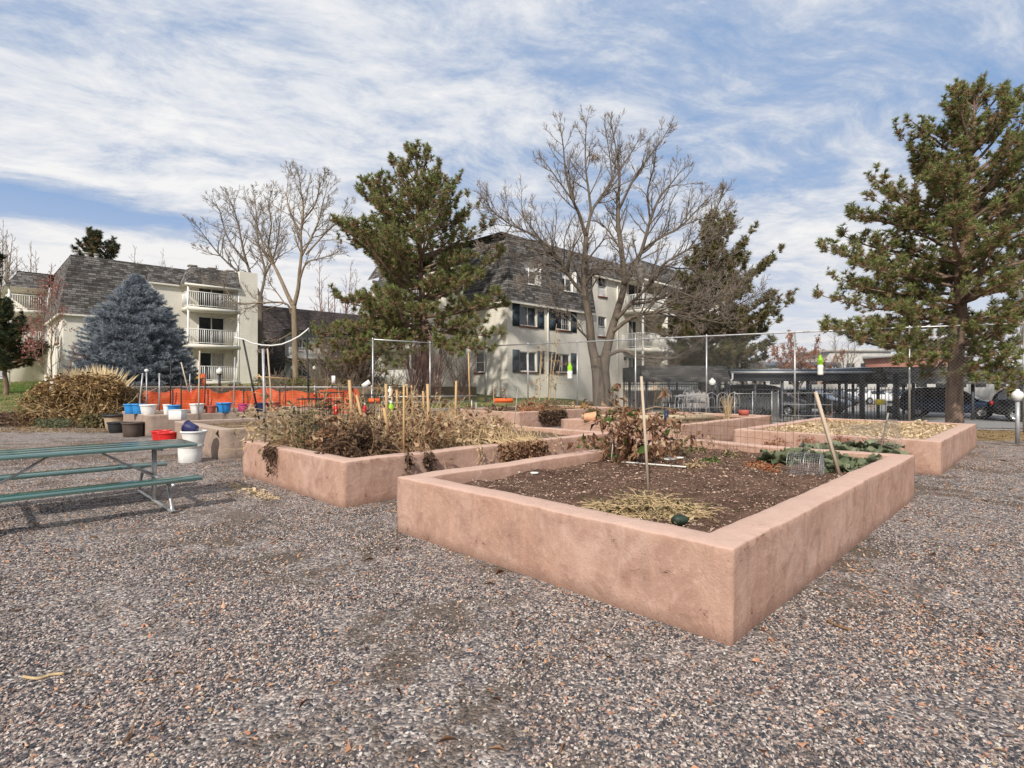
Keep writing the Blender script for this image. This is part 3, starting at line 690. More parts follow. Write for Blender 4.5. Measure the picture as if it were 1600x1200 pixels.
# ---------------- bed 2 (index 1): the tangle
b1 = lambda v, u: bed_pt(1, v, u)
spec = [ # v,u,h,spread,stems,leaves,leafmat,stem,label
 (.75, .8, .62, .50, 20, 620, 'leaf_darkdead', 'stem_brown', 'dark brown withered tomato plant in the near corner of the overgrown planter'),
 (.8, 1.7, .66, .50, 20, 620, 'leaf_dead', 'stem_brown', 'withered brown tomato plant second from the near corner of the overgrown planter'),
 (.75, 2.6, .80, .50, 20, 560, 'leaf_olive', 'stem_brown', 'grey green withered tomato plant inside a wire cage in the overgrown planter'),
 (.6, 3.3, .74, .30, 16, 420, 'leaf_tan', 'stem_straw', 'pale tan withered bush at the left corner of the overgrown planter'),
 (1.7, .8, .72, .50, 22, 560, 'leaf_dead', 'stem_straw', 'straw stemmed dead tomato plant against the right wall of the overgrown planter'),
 (1.8, 1.9, .84, .55, 22, 520, 'leaf_dead', 'stem_straw', 'tall dead tomato plant in the middle of the overgrown planter among the stakes'),
 (1.8, 2.9, .86, .50, 18, 420, 'leaf_dead', 'stem_straw', 'light brown dead plant with upright tips beyond the wire cages'),
 (2.6, .75, .70, .45, 20, 480, 'leaf_tan', 'stem_straw', 'tan dead vine sprawling with long pale stems over the planter wall'),
 (2.75, 2.0, .78, .50, 18, 460, 'leaf_dead', 'stem_brown', 'brown dead plant behind the yellow front stake'),
 (3.3, .65, .62, .45, 26, 700, 'leaf_tan', 'stem_straw', 'golden dead bush spilling over the right end of the overgrown planter'),
 (3.5, 1.4, .62, .40, 16, 380, 'leaf_dead', 'stem_brown', 'small brown dead plant behind the golden bush'),
]
for k, (v, u, h, sp_, ns, nl, lm, sm, lb) in enumerate(spec):
    dead_plant('dead_plant', lb, b1(v, u), h*(1.6 if k in (2, 3, 5, 6, 8) else 1.15), sp_*1.05, int(ns*1.5), int(nl*(.8 if k < 3 else .62)), (.05, .155), lm, 'stem_straw' if k > 1 else sm, 100+k, group='dead tomato plants in the overgrown planter', wob=.34, droop=-.08, sub=5, base=.6, rad=.0075)
for k, (v, u, h) in enumerate([(1.9, 1.2, 1.0), (2.2, 1.9, 1.05), (1.4, 2.2, .95), (2.6, 1.4, .9), (3.0, 2.4, .95), (1.2, 1.3, .85)]):
    dead_plant('dead_stalks', ['upright pale dead stalks beside the tall thin yellow stake', 'upright pale dead stalks between the thick stakes', 'upright brown stalks behind the dark wire cages', 'pale bare stalks before the banded stake', 'pale bare stalks at the back of the overgrown planter', 'bare brown stalks left of the yellow front stake'][k], b1(v, u), h, .32, 12, 60, (.04, .09), 'leaf_tan', 'stem_straw', 150+k, group='dead tomato plants in the overgrown planter', wob=.13, droop=-.01, sub=3, base=.7, rad=.008, cat='dead plant')
def vine(label, p0, outd, drop, n, w, lm, sm, seed, size=(.03, .08), nl=40, name='hanging_vine', group='dead vines hanging over planter walls', back=.3):
    """dead vines draped across a rim at p0 and hanging on the outer side (outd)"""
    rs = np.random.RandomState(seed); r = root(name, label, 'vine', p0, 0, group); st = MB(); lf = MB(); side = np.array((-outd[1], outd[0], 0)); P_ = []
    for i in range(n):
        s_ = rs.uniform(-w, w)*side; D = drop*(rs.uniform(.12, 1)**.8)*(1-.45*abs(s_ @ side)/max(w, .01)*rs.rand())
        bk = side*rs.normal(0, .14); pts = [s_-outd*back*rs.uniform(.3, 1.0)+bk+(0, 0, rs.uniform(.04, .30)), s_-outd*.12+bk*.4+(0, 0, .07), s_+outd*.02+(0, 0, .03)]
        for q in np.linspace(.15, 1, 5): pts.append(s_+outd*(.035+.03*rs.rand())+side*rs.normal(0, .03)-(0, 0, D*q))
        pts = np.array(pts); st.tube(pts, np.linspace(.006, .0025, len(pts)), 4, False); P_.append(pts[2:])
    for q in P_:
        t_ = rs.uniform(0, len(q)-1.001, nl); j = t_.astype(int); f = (t_-j)[:, None]; pp_ = q[j]*(1-f)+q[j+1]*f+outd*.025
        leaves_at(lf, pp_, rs, size, 1.2, jit=.012)
    obj('stems', st, MATS[sm], r)
    if nl: obj('leaves', lf, MATS[lm], r)
    return r
OV, OU = -VV_, -UV_    # outward directions of the left-facing and right-facing walls
H1 = .593
def rim(i, v, u): return bed_pt(i, v, u, BEDS[i][4])
vine('dark dead vine hanging in two tails on the left facing wall of the overgrown planter', rim(1, 0, 2.25), OV, .46, 12, .17, 'leaf_darkdead', 'stem_brown', 1, nl=26)
vine('thin black dead vine hanging on the right wall beside the near corner', rim(1, .95, 0), OU, .34, 4, .05, 'leaf_darkdead', 'stem_brown', 2, nl=26)
vine('long black dead vine trailing to the ground by the corner of the nearest planter', rim(1, 1.35, 0), OU, .58, 6, .10, 'leaf_darkdead', 'stem_brown', 3, nl=32)
vine('sparse pale dead stems trailing over the right wall of the overgrown planter', rim(1, 2.35, 0), OU, .50, 7, .50, 'leaf_tan', 'stem_straw', 4, nl=5)
vine('dense curtain of dead tan foliage hanging down the right wall behind the nearest planter', rim(1, 3.3, 0), OU, .52, 70, .55, 'leaf_dead', 'stem_straw', 5, nl=30, size=(.04, .10))
vine('two bare pale stems with a withered flower hanging from the rim', rim(1, 4.15, 0), OU, .32, 3, .12, 'leaf_tan', 'stem_straw', 6, nl=3)
vine('brown dried grass curtain hanging over the corner of the far middle planter', rim(6, 1.9, 0), OU, .58, 80, .75, 'leaf_darkdead', 'stem_brown', 7, nl=18, size=(.06, .15))
# stakes: (foot px,py),(top px,py), depth, label
ST = [((551, 668), (546, 594), 9.1, .05, 'thick leaning stake, leftmost of the wooden stakes in the overgrown planter'), ((571, 676), (557, 617), 8.8, .042, 'short stake leaning left above the red bottle'),
 ((605, 662), (603, 600), 9.6, .05, 'thick upright stake before the small white tag'), ((621, 660), (620, 609), 9.9, .045, 'blunt stake just behind the tall thin yellow one'),
 ((607, 676), (600, 637), 8.6, .05, 'short fat stake leaning left in the middle of the vines'), ((631, 704), (631, 601), 8.0, .032, 'tall thin yellow stake at the front rim of the overgrown planter'),
 ((596, 662), (596, 630), 10.3, .034, 'short thin stake left of the thick upright one'), ((663, 655), (661, 611), 10.4, .04, 'plain stake left of the one with a dark band'), ((671, 690), (668, 600), 8.9, .05, 'thick stake with a dark metal band'),
 ((711, 668), (713, 595), 10.0, .045, 'tall upright wooden stake right of the small low planter'), ((744, 668), (744, 629), 10.6, .05, 'short grey stake at the back of the overgrown planter'),
 ((612, 655), (612, 606), 12.6, .036, 'far pale stake left of the lime bottle'), ((637, 650), (636, 600), 13.2, .04, 'far stake right behind the yellow stake'), ((644, 650), (643, 602), 13.6, .04, 'farthest of the pale stakes behind the vines'),
 ((734, 628), (732, 552), 22.0, .06, 'tall thin far pole by the corner wall of the apartment building'), ((801, 688), (809, 607), 11.0, .026, 'thin grey leaning stick in the bare soil behind the golden bush')]
for (f, t_, Y, w, lb) in ST:
    stake(lb, P(*f, Y), P(*t_, Y), w, 'grey_wood' if 'grey' in lb else 'stake_wood')
mb = MB(); a = P(669, 620, 8.92); mb.lathe([(.034, -.03), (.036, -.03), (.036, .03), (.034, .03)], n=12); tag(obj('metal_band', mb, MATS['brown_plastic'], loc=a), 'dark band strapped round the thick stake', 'band')
# bottles on stakes and strings
def bottle(label, p, h, mat, cap='white_plastic', name='plastic_bottle', group='plastic bottles hung in the garden'):
    r = root(name, label, 'bottle', p, 0, group); w = h*.19; mb = MB()
    mb.lathe([(.001, 0), (w*.9, 0), (w, .02), (w, h*.25), (w*.93, h*.3), (w, h*.35), (w, h*.62), (w*.8, h*.74), (w*.35, h*.86), (w*.33, h*.93)], n=14); obj('body', mb, MATS[mat], r, smooth=True)
    mb = MB(); mb.lathe([(w*.40, h*.90), (w*.42, h*1.0), (.001, h*1.0)], n=12); obj('cap', mb, MATS[cap], r); return r
bottle('red bottle with white band on the wire among the left vines', P(525, 649, 9.6), .20, 'red_plastic')
bottle('red cup shaped bottle beside the leaning stake', P(570, 646, 9.2), .17, 'red_plastic')
bottle('lime green bottle among the middle stakes', P(611, 652, 11.5), .34, 'lime_plastic')
bottle('small white bottle hung behind the stakes', P(609, 622, 14), .30, 'bottle_white')
# wire cages in bed 2
def wire_cage(label, p, rad, h, rings, posts, M=None, mat='pipe_grey', rw=.005, taper=1.0, name='wire_cage', group='wire plant cages', dz0=0):
    mb = MB(); a = np.linspace(0, 2*math.pi, 21)
    for i in range(rings):
        z = h*i/(rings-1); rr_ = rad*(taper+(1-taper)*i/(rings-1)); V = np.stack((rr_*np.cos(a), rr_*np.sin(a), 0*a+z), 1)
        mb.tube(V @ M if M is not None else V, rw*(1.6 if i in (0, rings-1) else 1), 4, False)
    for k in range(posts):
        b = k*2*math.pi/posts; V = np.array([(rad*taper*math.cos(b), rad*taper*math.sin(b), -.0), (rad*math.cos(b), rad*math.sin(b), h)])
        mb.tube(V @ M if M is not None else V, rw, 3, False)
    o = obj(name, mb, MATS[mat], loc=p); tag(o, label, 'plant cage', group); return o
wire_cage('dark wire cage around the grey green plant', b1(.8, 2.55), .28, .85, 7, 14, mat='black_metal')
wire_cage('dark wire cage beside the left rim pole', b1(1.3, 3.0), .25, .95, 7, 14, mat='black_metal')
wire_cage('dark wire cage behind the withered plants at centre', b1(2.0, 2.6), .26, .9, 7, 14, mat='black_metal')
def wire_panel(label, A, B, h, dx, dz, rw=.0022, mat='pipe_grey', name='wire_fencing', group=None, wav=.0):
    A, B = np.asarray(A), np.asarray(B); L = np.linalg.norm(B-A); n = max(2, int(L/dx)); mb = MB(); rs = np.random.RandomState(int(L*100))
    top = []
    for k in range(n+1):
        p = (B-A)*k/n; q = p+np.array((rs.normal(0, wav), rs.normal(0, wav), h*(1+rs.normal(0, .02)))); mb.tube([p, q], rw, 3, False)
    for j in range(int(h/dz)+1): mb.tube([(B-A)*f+np.array((0, 0, j*dz+.01*math.sin(f*9+j))) for f in np.linspace(0, 1, 8)], rw, 3, False)
    o = obj(name, mb, MATS[mat], loc=A); tag(o, label, 'wire fence', group); return o
wire_panel('dark wire panel fencing the left side of the overgrown planter', b1(.45, 3.3), b1(.5, 1.6), .55, .12, .11, .0028, 'black_metal')
# poles with slung hose
stake('black pole leaning left that holds up one end of the white hose', P(405, 655, 11.4), P(380, 531, 11.4), .04, 'black_metal', 'garden_pole', 'poles standing in the planters', 'pole', True)
stake('upright black pole holding the higher end of the white hose', P(483, 655, 11.8), P(479, 520, 11.8), .04, 'black_metal', 'garden_pole', 'poles standing in the planters', 'pole', True)
stake('light grey conduit post beside the leaning black pole', P(414, 690, 9.6), P(411, 545, 9.6), .05, 'pipe_grey', 'garden_pole', 'poles standing in the planters', 'pole', True)
hp = [P(*q, 11.4+i*.06) for i, q in enumerate([(366, 527), (380, 530), (393, 536), (408, 539), (424, 540), (440, 538), (455, 532), (468, 525), (478, 517), (482, 513), (483, 519)])]
mb = MB(); mb.tube(np.array(hp)-hp[0], .015, 8); tag(obj('white_hose', mb, MATS['hose_white'], loc=hp[0], smooth=True), 'white hose sagging between the two tall black poles', 'hose')
POLES = [((217, 640), (223, 583), 17.6, 'pipe_grey', 'left leg of the thin pole pair beside the knobbed post'), ((229, 640), (229, 582), 18.0, 'pipe_grey', 'post topped by a round knob before the blue spruce'),
 ((249, 642), (249, 583), 17.6, 'pipe_grey', 'plain grey post right of the knobbed post'), ((266, 640), (267, 558), 17.4, 'black_metal', 'thin black pole before the right half of the spruce'),
 ((283, 645), (283, 590), 17.0, 'black_metal', 'short black pole behind the middle blue tub'), ((295, 614), (283, 566), 21.0, 'stake_pale', 'slanted pale stick at the right foot of the spruce'),
 ((296, 612), (297, 584), 22.0, 'pipe_grey', 'short grey post under the ground floor balcony'), ((310, 645), (312, 548), 17.2, 'stake_pale', 'pale bamboo pole left of the leaning pole'),
 ((319, 640), (322, 572), 18.0, 'black_metal', 'black pole in front of the ground floor balcony'), ((365, 645), (367, 558), 16.8, 'pipe_grey', 'grey pole right of the ground floor balcony'),
 ((446, 640), (446, 600), 20.0, 'black_metal', 'short black post tipped white in front of the orange mesh'), ((425, 640), (418, 545), 16.0, 'stake_pale', 'thin pale rod just right of the conduit post')]
for f, t_, Y, m_, lb in POLES:
    stake(lb, P(*f, Y), P(*t_, Y), .045 if m_ != 'black_metal' else .035, m_, 'garden_pole', 'poles standing in the planters', 'pole', True)
mb = MB(); mb.lathe([(.001, -.06), (.05, -.035), (.065, 0), (.05, .035), (.001, .06)], n=12); tag(obj('pole_knob', mb, MATS['bottle_white'], loc=P(229, 579, 18.0), smooth=True), 'round knob stuck on the post before the blue spruce', 'knob')
stake('drooping pale branch lashed across the conduit post', P(400, 588, 14.), P(455, 592, 14.6), .03, 'stake_wood', 'branch', None, 'branch', True)
stake('thin pale twig slanting down from the conduit post', P(404, 585, 13.8), P(416, 600, 13.8), .03, 'stake_wood', 'branch', None, 'branch', True)
# ---------------- bed 1 (nearest)
b0 = lambda v, u: bed_pt(0, v, u)
def zsoil(px, py): return G(px, py, .463)
g = zsoil(1013, 765); stake('tall weathered stake leaning in the bare soil of the nearest planter', g, P(1002, 588, g[1]+.05), .030, 'stake_pale')
g = zsoil(1312, 744); stake('pale stake leaning left over the leafy greens', g, P(1274, 612, g[1]+.1), .038, 'stake_pale')
g = zsoil(955, 722); stake('thin white rod standing beside the big withered plant', g, P(959, 668, g[1]), .012, 'string_white', 'garden_rod', None, 'rod', True)
a, b = zsoil(949, 722), zsoil(1072, 733); stake('thin white strip lying on the dark soil', a+(0, 0, .02), b+(0, 0, .03), .022, 'string_white', 'white_strip', None, 'strip')
g = zsoil(985, 722)
dead_plant('dead_plant', 'big withered brown plant with a few green leaves behind the leaning stake', g, 1.25, .36, 22, 560, (.06, .17), 'leaf_dead', 'stem_brown', 201, green=26, wob=.26, down=1.1, droop=-.1)
dead_plant('dead_plant', 'drooping brown leaved plant right beside the tall stake', zsoil(1018, 722), .80, .28, 9, 170, (.05, .15), 'leaf_dead', 'stem_brown', 202, down=1.0)
dead_plant('dead_plant', 'thin withered plant with dark seed heads behind the white strip', zsoil(1052, 712), .80, .45, 7, 100, (.05, .13), 'leaf_olive', 'stem_brown', 203, down=.8)
dead_plant('green_plant', 'small fresh green leafed shoot at the left foot of the big withered plant', zsoil(930, 716), .40, .22, 6, 70, (.06, .12), 'leaf_green', 'stem_brown', 204, cat='plant', down=0)
# pile of straw and vines
g = zsoil(1012, 800); rs = np.random.RandomState(5); r = root('plant_heap', 'heap of pulled yellow vines lying on the soil by the front rim', 'plant heap', g); st = MB(); lf = MB(); P_ = []
for i in range(430):
    a = rs.uniform(0, 6.28); rad_ = rs.rand()**.6*.52; q = np.array((math.cos(a)*rad_*.95, math.sin(a)*rad_*.62, .02+.14*(1-rad_/.55)*rs.rand()))
    d = np.array((rs.normal(), rs.normal()*.8, rs.normal(0, .22))); pts = grow(q, d, rs.uniform(.12, .4), 6, rs, .35, -.03); pts[:, 2] = np.clip(pts[:, 2], .012, .20*max(.15, 1-rad_/.52))
    st.tube(pts, np.linspace(.0055, .0025, 7)*rs.uniform(.5, 1.2), 4, False); P_.append(pts[::2])
P_ = np.vstack(P_); obj('stems', st, MATS['stem_straw'], r); leaves_at(lf, P_[rs.choice(len(P_), 900)], rs, (.02, .06), .1); obj('leaves', lf, MATS['leaf_olive'], r)
g = zsoil(1062, 822); mb = MB(); n_ = 24; V = []
for i in range(13):
    th = math.pi*i/12
    for k in range(n_): ph = 2*math.pi*k/n_; q = .046*math.sin(th)*(1+.035*math.cos(ph*8)); V.append((q*math.cos(ph)*1.5*1.0, q*math.sin(ph), .044*math.cos(th)*1.0))
i = np.arange(12)[:, None]*n_; j = np.arange(n_)[None]; V = np.array(V); mb.add(V, np.stack((i+j, i+n_+j, i+n_+(j+1) % n_, i+(j+1) % n_), -1).reshape(-1, 4))
r = root('squash', 'dark green squash resting at the edge of the heap of yellow vines', 'squash', g+(0, 0, .05)); obj('fruit', mb, MATS['squash_green'], r, smooth=True); mb = MB(); mb.tube([(.08, 0, 0), (.105, 0, .012), (.12, .01, .03)], [.012, .009, .008], 7); obj('stalk', mb, MATS['stem_straw'], r)
# collard greens: rosettes
def greens(label, p, rad, n, seed, lm='leaf_collard', group='leafy greens in the nearest planter', lift=.75, size=(.15, .30)):
    rs = np.random.RandomState(seed); mb = MB(); r = root('leafy_green', label, 'leafy green', p, 0, group); st = MB()
    for i in range(n):
        a = rs.uniform(0, 6.28); L = rs.uniform(*size); el_ = rs.uniform(.1, 1.1)*lift; d = np.array((math.cos(a), math.sin(a), 0)); s_ = np.array((-d[1], d[0], 0)); q = d*rs.uniform(0, rad*.6)
        k = 6; V = []; w = L*rs.uniform(.28, .42)
        for j in range(k):
            f = j/(k-1); c = q+d*L*f*math.cos(el_)+np.array((0, 0, .03+L*(math.sin(el_)*f*1.3-.55*f*f))); ww = w*math.sin(math.pi*min(.97, f*.85+.12))**.7; wv_ = .02*math.sin(j*2.1+i)
            V += [c-s_*ww+(0, 0, .028+wv_+rs.normal(0, .008)), c-s_*ww*.5+(0, 0, rs.normal(0, .006)), c-(0, 0, .012), c+s_*ww*.5+(0, 0, rs.normal(0, .006)), c+s_*ww+(0, 0, .028-wv_+rs.normal(0, .008))]
        ii = np.arange(k-1)[:, None]*5; jj = np.arange(4)[None]; mb.add(V, np.stack((ii+jj, ii+jj+1, ii+jj+6, ii+jj+5), -1).reshape(-1, 4)); st.tube([q, q+d*L*.4*math.cos(el_)+(0, 0, .02+L*.3*math.sin(el_))], .005, 4, False)
    obj('leaves', mb, MATS[lm], r, smooth=True); obj('stems', st, MATS['leaf_olive'], r); return r
GR = [(1345, 728, 'collard rosette nearest the right rim of the nearest planter'), (1322, 738, 'collard rosette at the foot of the pale leaning stake'), (1300, 722, 'broad collard rosette behind the leaning stake foot'), (1365, 716, 'collard rosette by the far right corner rim'),
 (1335, 712, 'collard rosette behind the first row of greens'), (1278, 708, 'pale green collard rosette left of the leaning stake'), (1240, 716, 'dark blue green rosette behind the rolled wire cage'), (1222, 722, 'blue green rosette left of the rolled wire cage'), (1378, 706, 'small rosette under the bent wire mesh'), (1352, 703, 'small collard rosette far back by the right rim'), (1312, 702, 'small collard rosette in the back row behind the stake')]
for k, (x, y, lb) in enumerate(GR): greens(lb, zsoil(x, y), .24, 30, 300+k, 'leaf_collard' if k % 4 != 1 else 'leaf_collard')
for k, (x, y) in enumerate([(1210, 700), (1268, 696), (1318, 694), (1364, 697)]):
    dead_plant('dead_plant', ['low rusty dead plant left at the back of the greens', 'low rusty dead plant above the pale rosette', 'low rusty dead plant behind the leaning stake', 'low rusty dead plant near the bent wire mesh'][k], zsoil(x, y), .26, .3, 12, 200, (.03, .07), 'leaf_rust', 'stem_brown', 320+k)
for k, (x, y, lm, lb) in enumerate([(1110, 722, 'leaf_green', 'low patch of green weeds with pale straw'), (1140, 712, 'leaf_olive', 'low olive weeds in the middle back of the nearest planter'), (1092, 705, 'leaf_olive', 'low olive weeds near the inner back wall'), (1170, 706, 'leaf_green', 'low green weeds before the wire fencing'), (1088, 732, 'leaf_tan', 'tan scraps of dry plant at the end of the white strip'), (1180, 728, 'leaf_rust', 'orange brown fallen plant beside the rolled wire cage'), (1205, 735, 'leaf_rust', 'rust coloured leaves at the foot of the rolled wire cage')]):
    dead_plant('low_weeds', lb, zsoil(x, y), .13, .34, 16, 170, (.03, .075), lm, 'stem_straw', 340+k, cat='weeds')
# rolled wire cage lying down
c = zsoil(1258, 742)+(0, 0, .135); ax = unit((.50, -.42, .0)); M = np.array((np.cross((0, 0, 1), ax), (0, 0, 1), ax))
r = root('rolled_wire_cage', 'roll of wire mesh with two hoops lying on its side by the greens', 'wire cage', c-ax*.18); mb = MB(); hb = MB(); a = np.linspace(0, 2*math.pi, 29); R0 = .14
for i in range(15): mb.tube(np.stack((R0*np.cos(a), R0*np.sin(a), 0*a+i*.026), 1) @ M, .0015, 3, False)
for k in range(28): mb.tube(np.array([(R0*math.cos(k*.2244), R0*math.sin(k*.2244), 0), (R0*math.cos(k*.2244), R0*math.sin(k*.2244), .364)]) @ M, .0011, 3, False)
for k in range(-10, 11):
    x = k*.0135; h_ = math.sqrt(max(0, R0*R0-x*x)); mb.tube(np.array([(x, -h_, .364), (x, h_, .364)]) @ M, .001, 3, False); mb.tube(np.array([(-h_, x, .364), (h_, x, .364)]) @ M, .001, 3, False)
for z in (.0, .19, .364): hb.tube(np.stack((R0*1.02*np.cos(a), R0*1.02*np.sin(a), 0*a+z), 1) @ M, .0035, 5, False)
obj('mesh', mb, MATS['galvanized'], r); obj('hoop', hb, MATS['galvanized'], r)
A, B = zsoil(1062, 700), zsoil(1240, 724); wire_panel('rusty square wire fencing standing across the nearest planter', A, B, .62, .12, .15, .0034, 'stem_brown')
A, B = zsoil(1240, 724), zsoil(1345, 694); wire_panel('grey square wire fencing in front of the right hand greens', A, B, .38, .15, .12, .002, 'pipe_grey')
# bent wire mesh at right corner
r = root('bent_wire_mesh', 'fan of bent wire mesh leaning at the far right corner of the nearest planter', 'wire mesh', zsoil(1390, 716)); mb = MB(); o_ = np.array(r.location)
top = [P(1387+k*.9, 655+(k % 3), o_[1]+.25)-o_ for k in range(18)]; bot = [P(1318+k*5.2, 664+k*2.6-(k > 12)*(k-12)*1.0, o_[1]+.0)-o_ for k in range(18)]
for k in range(18):
    mid = (top[k]+bot[k])/2+np.array((.06, 0, -.05)); mb.tube([top[k], mid, bot[k]], .0034, 3, False)
for f in np.linspace(0, 1, 8): mb.tube([top[k]*(1-f)+bot[k]*f+np.array((.24*f*(1-f), 0, -.2*f*(1-f))) for k in range(18)], .0034, 3, False)
mb.tube([(0, .25, -.05), P(1388, 645, o_[1]+.25)-o_], .012, 6); obj('mesh', mb, MATS['rock_grey'], r)
for k, (x, y, w_) in enumerate([(1045, 718, .11), (1061, 716, .07), (835, 740, .05), (808, 739, .04), (775, 742, .09)]):
    g = G(x, y, .475); mb = MB(); mb.lathe([(.001, .0), (w_, .0), (w_*1.05, .012), (w_, .02), (w_*.6, .016), (.001, .018)], n=14, sxy=(1, .6)); tag(obj('plant_label', mb, MATS['bottle_white'], loc=g, smooth=True), ['large white lid lying behind the white strip', 'small pale lid right of the large white lid', 'small white scrap on the soil by the left rim', 'tiny white scrap beside the other scrap by the left rim', 'long white marker lying in the left corner of the soil'][k], 'lid')
# ---------------- bed 3 (straw)
b2 = lambda v, u: bed_pt(2, v, u, .55)
for k, (v, u) in enumerate([(1.2, 1.0), (2.4, 2.2), (3.6, 1.2), (4.6, 2.6), (2.8, 3.0), (5.0, 1.0), (1.4, 2.8), (3.9, .6)]):
    dead_plant('straw_clump', ['low straw clump in the near part of the straw planter', 'low straw clump at the centre of the straw planter', 'straw clump right of centre in the straw planter', 'straw clump toward the far corner of the straw planter', 'straw clump along the back rim of the straw planter', 'straw clump near the right rim end of the straw planter', 'straw clump near the left inner corner of the straw planter', 'straw clump beside the right rim middle of the straw planter'][k], b2(v, u), .14, .5, 22, 150, (.05, .12), 'straw', 'stem_straw', 400+k, cat='straw', group='straw clumps in the straw planter', floor=0.0)
g = P(1349, 668, 12.0); dead_plant('dead_sunflower', 'single dried sunflower stalk with a drooping head above the straw planter', b2(1.9, 2.3), .55, .08, 2, 8, (.05, .1), 'leaf_rust', 'stem_brown', 420, droop=0, sub=0, wob=.05)
sun_top = P(1362, 636, 12.3); mb = MB(); mb.lathe([(.001, 0), (.05, .01), (.055, .02), (.001, .03)], n=12); TV, TQ, TT = leaf_template(.2, .5); rs = np.random.RandomState(3); dd = np.stack((np.cos(np.arange(12)*.52), rs.normal(0, .2, 12), np.sin(np.arange(12)*.52)), 1); mb.scatter(TV, TQ, TT, dd*.04, rotmats(dd, rs, np.zeros(12)), np.full(12, .06)); tag(obj('sunflower_head', mb, MATS['leaf_dead'], loc=sun_top), 'withered brown sunflower head before the yellow gate sign', 'flower head')
# ---------------- bed 4: boards, arches
b3 = lambda v, u, z=.5: bed_pt(3, v, u, z)
a, b = b3(1.4, 2.6, .60), b3(3.9, .9, .60)
mb = MB(); mb.bar(a*0, b-a, .05, .16); tag(obj('timber_board', mb, MATS['board_wood'], loc=a), 'long pale timber board on edge across the middle planter', 'board')
a, b = b3(3.9, .9, .60), b3(4.4, 1.6, .6); mb = MB(); mb.bar(a*0, b-a, .05, .16); tag(obj('timber_board', mb, MATS['board_wood'], loc=a), 'short pale timber board joined to the long board', 'board')
a, b = b3(.5, 3.3, .66), b3(1.5, 2.3, .66); mb = MB(); mb.bar(a*0, b-a, .12, .10); tag(obj('timber_board', mb, MATS['board_wood'], loc=a), 'left pale timber board behind the withered plant', 'board')
def hoop_fence(label, p, n, w, h, rz):
    r = root('arched_edging', label, 'garden edging', p, rz, 'arched wire garden edgings'); 
    for k in range(n):
        mb = MB(); x = k*w*.92; a = np.linspace(0, math.pi, 11)
        pts = [(x-w/2, 0, 0)]+[(x-w/2*math.cos(q), 0, h*.6+w/2*math.sin(q)*1.1) for q in a]+[(x+w/2, 0, 0)]
        mb.tube(pts, .010, 5, False); q = [(x-w/4, 0, 0)]+[(x-w/4*math.cos(b_), 0, h*.55+w/4*math.sin(b_)*1.2) for b_ in a]+[(x+w/4, 0, 0)]; mb.tube(q, .008, 5, False); mb.tube([(x-w/2, 0, h*.3), (x+w/2, 0, h*.3)], .008, 4, False)
        obj('arch', mb, MATS['pipe_grey'], r)
    return r
hoop_fence('arched wire edging before the patio chairs at left', P(1064, 648, 20.0), 3, .42, .85, R(-12))
hoop_fence('arched wire edging around the straw coloured tuft', P(1112, 648, 19.5), 3, .46, .90, R(8))
g = P(1136, 656, 16.6); dead_plant('grass_tuft', 'upright straw coloured grass tuft inside the arched edging', g, .8, .22, 40, 40, (.03, .06), 'leaf_tan', 'stem_straw', 430, droop=0, sub=0, cat='grass tuft', wob=.08, base=.4)
r = tub('clay_pot', 'orange terracotta urn lying on its side on the rim of the middle planter', MATS['terracotta'], P(912, 652, 15.0), .17, .42, cat='pot', tilt=(unit((0, 1, 0)), (0, 0, 1), unit((1, .1, 0))), taper=.6)
mb = MB(); mb.box((0, 0, .12), (.10, .10, .24)); mb.lathe([(.05, .24), (.06, .30), (.001, .31)], n=10); tag(obj('sprinkler_timer', mb, MATS['navy_plastic'], loc=P(1041, 657, 15.4)), 'small dark blue timer box standing on the board planter', 'timer')
mb = MB(); mb.lathe([(.001, 0), (.14, 0), (.17, .16), (.15, .17), (.001, .15)], n=14); tag(obj('red_basin', mb, MATS['red_faded'], loc=P(1162, 649, 17.0), smooth=True), 'faded red basin at the right rim of the board planter', 'basin')
dead_plant('low_weeds', 'pale green and white leafy clump right of the board', b3(3.6, 2.4), .3, .4, 16, 200, (.05, .12), 'leaf_collard', 'stem_straw', 431, cat='weeds')
for k, (x, y, Y, h, s_, lm, lb) in enumerate([(1000, 640, 17.5, .55, .7, 'leaf_dead', 'brown withered bush behind the tall stake'), (960, 640, 19.5, .55, .6, 'leaf_tan', 'tan withered bush left of the patio chairs'), (925, 644, 20.5, .35, .5, 'leaf_olive', 'low dark green bush right of the bare tree foot'), (1045, 643, 18.4, .45, .6, 'leaf_dead', 'withered plant under the patio chairs')]):
    p_ = P(x, y, Y); p_[2] = .5; dead_plant('dead_plant', lb, p_, h, s_, 20, 420, (.06, .14), lm, 'stem_straw', 440+k, wob=.3)
g = P(1000, 642, 16.4); a_ = [g, g+(.5, .1, .12), g+(1.1, .3, .05), g+(1.9, .6, -.12)]; mb = MB(); mb.tube(np.array(a_)-g, [.028, .026, .02, .012], 7); tag(obj('log', mb, MATS['bark_tan'], loc=g), 'pale peeled branch lying across the far planter', 'log')
